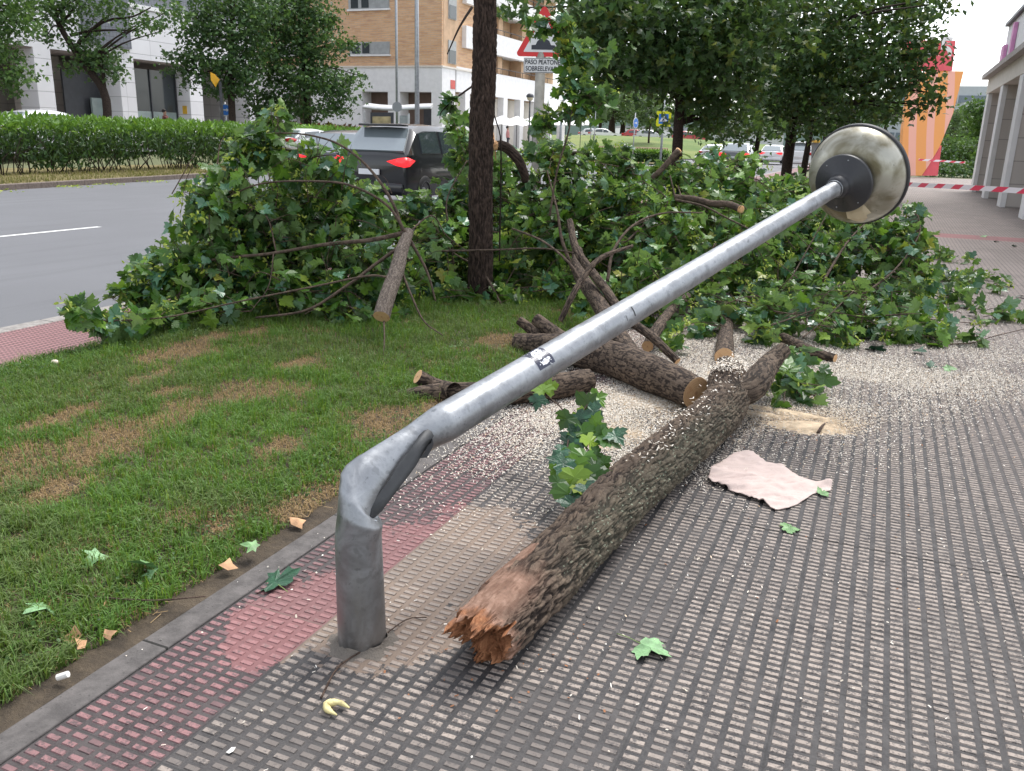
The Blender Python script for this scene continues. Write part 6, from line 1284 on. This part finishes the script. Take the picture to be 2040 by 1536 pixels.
# yellow hanging sign in the left tree
g = thing('diamond_sign', 'orange yellow sign half hidden in the dark round tree', 'road sign', D(436, 268, 39.4)); c, n_, r_ = frame_at(428, 158, 39.3, 25); plate(g, 'board', c, n_, r_, [(-.2, -.05), (0, -.34), (.22, .0), (.0, .22), (-.2, .3)], .03, mt('amber', (.80, .42, .02), .5)); m_ = MB(); m_.tube([[c[0]+.2, c[1]+.1, .6], [c[0]+.2, c[1]+.1, 3.6]], .07, 8); m_.build('post', M_FRAME, g)
# barrier tape ----------------------------------------------------------------------
def tapemat():
    t = MT('barrier_tape'); v = t.attr('buv', True); s, a, b_ = t.xyz(v); f = ((s-a*.9)/.9).fract(); return t.set(t.mix(f.lt(.46), (.78, .75, .78), (.72, .03, .09)), .4, Transmission_Weight=.0)
M_TAPE = tapemat()
def tape(label, pts, w_, n=80):
    p = spline(pts, n); S_ = np.concatenate([[0], np.cumsum(np.linalg.norm(np.diff(p, axis=0), axis=1))]); tw = .12*np.sin(S_*1.1); V = []; uv = []
    for i in range(n):
        for a in (-.5, .5): V.append(p[i]+np.array([0, tw[i]*a*w_, a*w_])); uv.append((S_[i], a*w_*3, 0))
    o = mk('barrier_tape', V, [(2*i, 2*i+2, 2*i+3, 2*i+1) for i in range(n-1)], M_TAPE, None, None, False, {'buv': ('FLOAT_VECTOR', np.array(uv))}); meta(o, label, 'barrier tape')
tape('red and white barrier tape stretched across the path behind the lamp dome', [D(1561, 350, 29.6), D(1600, 354, 27), D(1720, 362, 21), D(1830, 368.5, 17.5), D(1930, 373.5, 15), D(2040, 380.5, 13), D(2120, 386, 12)], .085)
tape('thin distant barrier tape in front of the totem foot', [D(1830, 318, 45), D(1880, 321, 46), D(1923, 324, 47)], .10, 30)

# ------------------------------------------------------------------ cars
M_TYRE = mt('tyre', (.02, .02, .021), .8); M_RIM = mt('rim', (.45, .46, .48), .3, .8); M_LAMPR = mt('tail_lamp', (.45, .012, .012), .2); M_TRIM = mt('car_trim', (.025, .025, .028), .5)
t = MT('brake_light'); t.set((.7, .02, .02), .3, Emission_Color=(1, .03, .04), Emission_Strength=.55); M_BRAKE = t.m
t = MT('rear_glass_sky'); t.set((.22, .26, .28), .12, .3, Specular_IOR_Level=1., Coat_Weight=1., Coat_Roughness=.03); M_CGR = t.m  # base colour lightened to paint in the reflected sky
t = MT('car_glass'); t.set((.045, .06, .065), .06, .0, Specular_IOR_Level=.9, Coat_Weight=.6, Coat_Roughness=.03); M_CGL = t.m
def paint(name, c): 
    t = MT(name); return t.set(c, .3, .0, Coat_Weight=.7, Coat_Roughness=.05, Specular_IOR_Level=.3)
def car(label, loc, head, paintm, L=4.4, W=1.82, H_=1.68, kind='suv', brake=False, gz=0., low=None, grp='cars on the roads'):
    """rear at local x = 0, front towards +x"""
    r = thing('car', label, 'car', (loc[0], loc[1], gz), grp, head); hw = W/2; bl = .62*H_ if kind == 'suv' else .64*H_
    if kind == 'suv': stn = [(.0, .42, bl*.82, bl*.82, .90), (.03, .30, bl*.97, bl*.98, .95), (.10, .24, bl, bl+.05, .97), (.68, .22, bl, H_-.09, .98), (1.0, .2, bl, H_-.01, 1.), (1.6, .2, bl-.01, H_, 1.), (2.4, .2, bl-.03, H_-.02, 1.), (2.75, .2, bl-.04, H_-.12, 1.), (3.35, .2, bl-.05, bl+.04, .99), (3.45, .2, bl-.06, bl-.03, .98), (4.1, .22, bl-.18, bl-.15, .94), (4.33, .28, bl-.32, bl-.30, .86), (4.4, .35, .55, .57, .78)]
    else: stn = [(.0, .40, bl*.86, bl*.88, .88), (.04, .28, bl*.98, bl*1.0, .94), (.35, .24, bl, bl+.03, .97), (.85, .22, bl, H_-.10, .98), (1.3, .2, bl, H_-.01, 1.), (1.9, .2, bl-.02, H_, 1.), (2.3, .2, bl-.04, H_-.05, 1.), (2.65, .2, bl-.05, H_-.2, 1.), (3.15, .2, bl-.06, bl+.02, .99), (3.3, .2, bl-.07, bl-.04, .98), (4.0, .22, bl-.18, bl-.16, .94), (4.3, .28, bl-.30, bl-.28, .86), (4.4, .35, .50, .52, .78)]
    k = L/4.4; V = []; 
    for (x, zb, zbelt, zr, ww) in stn:
        w_ = hw*ww; ro = max(0, zr-zbelt); wr = w_-ro*.30-.02; half = [(w_*.92, zb), (w_, zb+.12), (w_*1.005, (zb+zbelt)*.52), (w_*.985, zbelt-.05), (w_*.96, zbelt), (wr+.03, zbelt+ro*.80), (wr-.07, zr-.02), (wr*.55, zr+.012), (0, zr+.02)]
        ring = [(x*k, y_, z_) for y_, z_ in half]+[(x*k, -y_, z_) for y_, z_ in half[-2::-1]]; V += ring
    m_ = 17; Fb = []; n_ = len(stn); V = np.array(V)
    for i in range(n_-1):
        for j in range(m_-1): Fb.append((i*m_+j, i*m_+j+1, (i+1)*m_+j+1, (i+1)*m_+j))
        Fb.append((i*m_+m_-1, i*m_, (i+1)*m_, (i+1)*m_+m_-1))
    Fb.append(tuple(range(m_))[::-1]); Fb.append(tuple((n_-1)*m_+j for j in range(m_)))
    o = mk('body', V, Fb, paintm, None, r, True, local=True); md = o.modifiers.new('b', 'BEVEL'); md.width = .03; md.segments = 2; md.limit_method = 'ANGLE'; md.angle_limit = rad(25)
    ORG[o.name] = np.zeros(3); P_ = lambda i, j: V[i*m_+j]
    def panel(name, q, mat, off=.012, par=r):
        q = np.array(q); nn = np.cross(q[1]-q[0], q[-1]-q[0]); nn /= np.linalg.norm(nn); ce = q.mean(0); cc = np.array([L*.45, 0, H_*.5])
        if nn@(ce-cc) < 0: nn = -nn
        a = q+nn*off; b = q-nn*.03; kk = len(q); mm_ = MB(); mm_.add(list(a)+list(b), [tuple(range(kk)), tuple(range(kk, 2*kk))[::-1]]+[(i, kk+i, kk+(i+1) % kk, (i+1) % kk) for i in range(kk)]); return mm_.build(name, mat, par, local=True)
    lerp = lambda a, b, t_: a+(b-a)*t_
    i0, i1 = 2, 3
    rw = [lerp(P_(i0, 5), P_(i1, 5), .12), lerp(P_(i0, 5), P_(i1, 6), .93), lerp(P_(i0, 11), P_(i1, 10), .93), lerp(P_(i0, 11), P_(i1, 11), .12)]
    if kind != 'suv': rw = [lerp(P_(2, 5), P_(3, 5), .15), lerp(P_(2, 5), P_(3, 6), .95), lerp(P_(2, 11), P_(3, 10), .95), lerp(P_(2, 11), P_(3, 11), .15)]
    x2, z2, x3, z3 = stn[2][0]*k, stn[2][3], stn[3][0]*k, stn[3][3]; ro3 = z3-stn[3][2]; lx = lambda t_: (x2+(x3-x2)*t_, z2+(z3-z2)*t_); wb_, wt_ = hw*.84, hw*.97-ro3*.3-.12
    (xa, za), (xb, zb2) = lx(.04), lx(.94); rw = np.array([(xa, wb_, za), (xb, wt_, zb2), (xb, -wt_, zb2), (xa, -wb_, za)]); panel('rear_window', rw, M_CGR, .045)
    fi = 7; wsl = [P_(fi, 6)*.97+P_(fi, 10)*.03, P_(fi+1, 4)*.95+P_(fi+1, 12)*.05, P_(fi+1, 12)*.95+P_(fi+1, 4)*.05, P_(fi, 10)*.97+P_(fi, 6)*.03]; wsl = np.array(wsl); wsl[:, 2] += .03; panel('windscreen', wsl, M_CGL)
    for sg_ in (0, 1):
        J = (lambda j: j) if sg_ == 0 else (lambda j: 16-j)
        for (a, b_) in ((3, 5), (5, 7)):
            q = [lerp(P_(a, J(4)), P_(b_, J(4)), .06)+[0, 0, .05], lerp(P_(a, J(4)), P_(b_, J(4)), .95)+[0, 0, .05], lerp(P_(a, J(5)), P_(b_, J(5)), .95), lerp(P_(a, J(5)), P_(b_, J(5)), .1)]; panel('side_window', q, M_CGL, .022)
        s = 1 if sg_ == 0 else -1; zt = bl*.88; tl = MB(); tl.add([(-.03, s*hw*.46, zt+.01), (-.035, s*hw*.80, zt+.085), (-.02, s*hw*.93, zt+.10), (.08, s*(hw*.985), zt+.10), (.34, s*(hw+.012), zt+.03), (.10, s*(hw+.008), zt-.09), (-.01, s*hw*.93, zt-.11), (-.035, s*hw*.74, zt-.08), (.1, s*hw*.6, zt)], [(0, 1, 2, 6, 7), (2, 3, 4, 5, 6), (0, 7, 8), (0, 8, 1), (1, 8, 2), (2, 8, 3), (3, 8, 4), (4, 8, 5), (5, 8, 6), (6, 8, 7)]); tl.build('tail_light', M_BRAKE if brake else M_LAMPR, r, True, local=True)
        tl = MB(); tl.box((L-.30, min(s*.5, s*hw*.88), .62), (L-.03, max(s*.5, s*hw*.88), .76), bev=.03); tl.build('headlight', M_SW, r, True, local=True)
        tl = MB(); tl.box((L*.67, min(s*hw, s*(hw+.2)), bl-.02), (L*.67+.12, max(s*hw, s*(hw+.2)), bl+.12), bev=.03); tl.build('mirror', paintm, r, True, local=True)
        for wx in (.82, L-.85):
            wh = MB(); yy_ = s*(hw-.09); wh.lathe([(.18, -.10), (.30, -.105), (.335, -.08), (.335, .08), (.30, .105), (.18, .10)], (wx, yy_, .335), (0, 1, 0), 22); w0 = wh.build('wheel', M_TYRE, r, True, local=True); ORG[w0.name] = np.zeros(3)
            wh = MB(); wh.lathe([(0, .06), (.05, .08), (.18, .07), (.215, .105), (.22, .04)], (wx, yy_, .335), (0, s, 0), 18); wh.build('rim', M_RIM, w0, True, local=True)
    b1 = MB(); b1.box((-.06, -hw*.90, .30), (.25, hw*.90, .52), bev=.05); b1.build('bumper', low or paintm, r, True, local=True); b1 = MB(); b1.box((-.075, -.26, bl*.62), (-.03, .26, bl*.62+.12), bev=.01); b1.build('number_plate', M_SW, r, local=True)
    if kind == 'suv': b1 = MB(); b1.box((.42, -hw*.60, H_-.055), (.72, hw*.60, H_-.005), bev=.015); b1.build('spoiler', paintm, r, True, local=True)
    return r
PB, PW, PG, PR_ = paint('paint_black', (.012, .013, .016)), paint('paint_white', (.72, .73, .74)), paint('paint_grey', (.10, .105, .115)), paint('paint_red', (.42, .03, .03))
PS = paint('paint_silver', (.52, .54, .57))
def carpos(x, y, d): c = D(x, y, d); return c
hd_ = rad(90)
c = carpos(757, 330, 18.6); car('black sport utility car with a glowing red tail lamp passing behind the leaf heap', (c[0]-.25, c[1]), hd_, PB, 4.5, 1.86, 1.76, 'suv', True, -.04)
c = carpos(645, 300, 23.2); car('dark car with a pale rear window just left of the black sport utility car', (c[0]-.1, c[1]), hd_+rad(4), PG, 4.4, 1.8, 1.66, 'sedan', True, -.10)
c = D(78, 230, 33); car('white car half hidden behind the hedge at the far left', (c[0]+.6, c[1]-2.4), rad(84), PW, 4.6, 1.8, 1.50, 'sedan', False, .5)
c = D(578, 262, 37); car('white car partly visible behind the hedge near the dense tree', (c[0], c[1]-1), rad(84), PW, 4.3, 1.8, 1.12, 'sedan', False, .5)
c = D(413, 262, 40); car('small white car beyond the hedge near the blue pedestrian sign', (c[0], c[1]), rad(84), PW, 4.3, 1.8, 1.3, 'sedan', False, .5)
c = G(1458, 336); car('dark grey car with a pale roof queueing left of the slim trunk', (c[0], c[1]), rad(86), PG, 4.3, 1.85, 1.55, 'sedan', True)
c = D(1410, 322, 70); car('low white car behind the dark grey queueing car', (c[0], c[1]), rad(80), PW, 4.3, 1.8, 1.4, 'sedan')
c = G(1533, 326); car('white saloon car with red tail lamps between two trunks', (c[0], c[1]), rad(88), PW, 4.4, 1.82, 1.5, 'sedan', True)
c = G(1588, 334); car('white utility car with a dark rear window between the thick and slim trunks', (c[0], c[1]), rad(90), PW, 4.5, 1.9, 1.78, 'suv', False)
c = G(1608, 312); car('small dark hatchback far off right of the white utility car', (c[0]*.75, c[1]*.75), rad(92), PG, 4.0, 1.75, 1.55, 'suv', True)
c = D(1615, 305, 70); car('red car edge seen beside the ticket pillar', (c[0]+.3, c[1]), rad(92), PR_, 4., 1.75, 1.5, 'suv')
for k, (x, y, d, pm, lb) in enumerate(((1172, 268, 115, PW, 'white car parked left of the pine like tree on the far road'), (1152, 268, 118, PW, 'white car parked behind the terrace end'), (1262, 271, 112, PS, 'silver car parked beyond the roundabout left of the crossing sign'), (1338, 274, 112, PR_, 'dark red car beyond the roundabout right of the crossing sign'), (1238, 270, 118, PR_, 'red vehicle behind the leaning far trunk'))):
    c = D(x, y, d); car(lb, (c[0], c[1]), rad(20), pm, 4.4, 1.8, 1.45, 'sedan', False, max(0, c[2]-.6), grp='cars parked beyond the roundabout')
# roundabout --------------------------------------------------------------------
cA = D(1200, 292, 84); m0 = G(1290, 300); 
n = 40; u = np.linspace(-1, 1, n); A_, B_ = np.meshgrid(u, u); rr_ = np.sqrt(A_**2+B_**2); cc_ = D(1230, 285, 108); Z = np.clip(1-rr_, -.05, 1)**.7 if False else np.clip(1-rr_**2, 0, 1)
V = np.stack([cc_[0]+A_*34-B_*6, cc_[1]+B_*26+A_*12, Z*2.1-.02], -1).reshape(-1, 3); i = (np.arange(n-1)[:, None]*n+np.arange(n-1)[None]).reshape(-1)
meta(mk('lawn_mound', V, np.stack([i, i+1, i+n+1, i+n], 1), M_LAWNFAR, smooth=True), kind='structure')
p = [D(x, y, 76) for x, y in ((1165, 292), (1330, 295))]; p[0][2] = p[1][2] = 0
g = thing('picket_fence', 'low dark red picket fence round the roundabout lawn', 'fence', p[0]); m_ = MB(); nn = 34; top = .95
for k in range(nn):
    q = p[0]+(p[1]-p[0])*k/(nn-1); m_.box((q[0]-.03, q[1]-.03, 0), (q[0]+.03, q[1]+.03, top))
M_PICK = mt('picket_red', (.16, .05, .035), .7); o = m_.build('pickets', M_PICK, g); o['kind'] = 'stuff'; m_ = MB(); m_.tube([p[0]+[0, 0, top], p[1]+[0, 0, top]], .05, 6); m_.build('top_rail', mt('rail_tan', (.52, .38, .26), .7), g)
n = 9000; f = rng.random(n); q0, q1 = D(1160, 300, 64), D(1325, 303, 64); P = q0+(q1-q0)*f[:, None]; P[:, :2] += rng.normal(0, .3, (n, 2)); P[:, 2] = rng.random(n)*.85
g = thing('low_hedge', 'low clipped hedge in front of the picket fence by the crossing sign', 'hedge', (q0[0], q0[1], 0)); leaves('hedge_leaves', P, rdir(n, .5), rdir(n, .8), .10+.1*rng.random(n), LT, [M_HEDGE, M_TREE], (P[:, 2] < .62).astype(int), g, .3)
g = D(1250, 326, 60); sheet('dry_ground', [(g[0]-12, g[1]-3), (g[0]+8, g[1]+3), (g[0]+6, g[1]+7), (g[0]-14, g[1]+1)], .004, M_DRY)
# far white warehouses and hills
for lb, x0, x1, y0, d, hgt_, mm in (('long white low warehouse beyond the roundabout', 1235, 1370, 278, 190, 4.2, M_WHITE), ('pale far building behind the parked cars', 1370, 1560, 286, 180, 3.6, mt('far_wall', (.60, .62, .64), .8))):
    a, b_ = D(x0, y0, d), D(x1, y0, d); g = thing('warehouse', lb, 'building', (a[0], a[1], 0)); v_ = b_-a; v_[2] = 0; back = np.array([-v_[1], v_[0], 0])/np.linalg.norm(v_)*10
    for nm, z0, z1, m2, of in (('wall', 0, hgt_, mm, 0), ('roof', hgt_+.01, hgt_+.5, M_GREYP, .4), ):
        m_ = MB(); nv = -back/10*of; V = [a+nv, b_+nv, b_+back, a+back]; V = [np.array([v[0], v[1], z0]) for v in V]+[np.array([v[0], v[1], z1]) for v in V]; m_.add(V, [(3, 2, 1, 0), (4, 5, 6, 7), (0, 1, 5, 4), (1, 2, 6, 5), (2, 3, 7, 6), (3, 0, 4, 7)]); m_.build(nm, m2, g)
n = 60; xs = np.linspace(-900, 700, n); V = []
for k, x in enumerate(xs): V += [(x, 1250, -5), (x, 1250, 26+26*fbm(x/160., 0, 0, 5, 4)), (x, 1500, 30)]
meta(mk('hills', V, [(3*k+j, 3*k+3+j, 3*k+4+j, 3*k+1+j) for k in range(n-1) for j in (0, 1)], mt('hill_green', (.20, .27, .24), .9)), kind='structure')
# person behind the hedge ----------------------------------------------------------
def person(label, x, y, d, h_, shirt, gz):
    c = D(x, y, d); b = np.array([c[0], c[1], gz]); k = h_/1.75
    J = {'pel': (0, 0, .95), 'ch': (0, .02, 1.25), 'ne': (0, .02, 1.48), 'hd': (0, .03, 1.62), 'top': (0, .02, 1.74), 'sl': (-.19, 0, 1.42), 'sr': (.19, 0, 1.42), 'el': (-.25, .02, 1.14), 'er': (.25, .02, 1.14), 'wl': (-.24, -.10, .90), 'wr': (.24, -.10, .90), 'hl': (-.24, -.13, .82), 'hr': (.24, -.13, .82), 'll': (-.1, 0, .9), 'lr': (.1, 0, .9), 'kl': (-.11, -.04, .5), 'kr': (.11, .02, .5), 'al': (-.11, .05, .08), 'ar': (.11, -.05, .08), 'tl': (-.12, -.10, .03), 'tr': (.12, -.20, .03)}
    Rr = {'pel': .14, 'ch': .15, 'ne': .06, 'hd': .095, 'top': .07, 'sl': .07, 'sr': .07, 'el': .045, 'er': .045, 'wl': .032, 'wr': .032, 'hl': .04, 'hr': .04, 'll': .09, 'lr': .09, 'kl': .06, 'kr': .06, 'al': .045, 'ar': .045, 'tl': .04, 'tr': .04}
    E_ = [('pel', 'ch'), ('ch', 'ne'), ('ne', 'hd'), ('hd', 'top'), ('ch', 'sl'), ('ch', 'sr'), ('sl', 'el'), ('sr', 'er'), ('el', 'wl'), ('er', 'wr'), ('wl', 'hl'), ('wr', 'hr'), ('pel', 'll'), ('pel', 'lr'), ('ll', 'kl'), ('lr', 'kr'), ('kl', 'al'), ('kr', 'ar'), ('al', 'tl'), ('ar', 'tr')]
    names = list(J); me = bpy.data.meshes.new('person'); me.from_pydata([[v*k for v in J[a]] for a in names], [(names.index(a), names.index(b_)) for a, b_ in E_], []); o = bpy.data.objects.new('person', me); COL.objects.link(o); o.location = tuple(b); o.rotation_euler = (0, 0, rad(110))
    sk = o.modifiers.new('skin', 'SKIN'); sk.use_smooth_shade = True
    for i, a in enumerate(names): me.skin_vertices[0].data[i].radius = (Rr[a]*k, Rr[a]*k)
    me.skin_vertices[0].data[0].use_root = True; s_ = o.modifiers.new('sub', 'SUBSURF'); s_.levels = 2; s_.render_levels = 2
    t = MT('person_body'); P = t.obj(); x_, y_, z_ = t.xyz(P); cl = t.mix(z_.gt(.95*k), (.05, .05, .07), shirt); cl = t.mix(z_.gt(1.47*k), cl, (.45, .28, .20)); t.set(cl, .8); me.materials.append(t.m)
    ORG[o.name] = b; hr = MB(); hr.sphere((0, .055*k, 1.67*k), (.10*k, .11*k, .11*k), 14, 8); hair = hr.build('hair', mt('hair_dark', (.02, .015, .012), .7), o, True, local=True)
    meta(o, label, 'person')
person('person with short dark hair and a dark red top walking past the shop window', 332, 262, 44, 1.78, (.13, .035, .03), .62)
person('person in a pink top standing near the white parasols', 1012, 262, 60, 1.7, (.55, .25, .24), .56)
# curved lawn row details: red band of flower bushes
m_n = 2600; f = rng.random(m_n); q0, q1 = D(520, 262, 47), D(700, 262, 47); P = q0+(q1-q0)*f[:, None]; P[:, :2] += rng.normal(0, .3, (m_n, 2)); P[:, 2] = .6+rng.random(m_n)*1.25
g = thing('red_hedge', 'dark red leaved hedge under the dense tree', 'hedge', (q0[0], q0[1], .6)); leaves('hedge_leaves', P, rdir(m_n), rdir(m_n), .2+.1*rng.random(m_n), LT, [leafmat('red_leaf', [(0., (.07, .008, .012)), (1., (.22, .03, .04))], (.15, .03, .03))], np.zeros(m_n, int), g)

# lettering becomes plain meshes; masses of one part are marked as such
for o in [o for o in COL.objects if o.type == 'FONT']:
    dg_ = bpy.context.evaluated_depsgraph_get(); me = bpy.data.meshes.new_from_object(o.evaluated_get(dg_)); n_ = o.name; print('TXT', n_, len(me.vertices)); q = bpy.data.objects.new(n_+'_m', me); COL.objects.link(q); q.parent = o.parent; q.matrix_local = o.matrix_local.copy()
    bpy.data.objects.remove(o); q.name = n_
for o in COL.objects:
    if o.parent is not None and o.name.split('.')[0] in ('foliage', 'twigs', 'seed_cluster', 'crown', 'hedge_leaves', 'leaves', 'sticker_print', 'sticker_outline', 'scuff_mark', 'splinter'): o['kind'] = 'stuff'
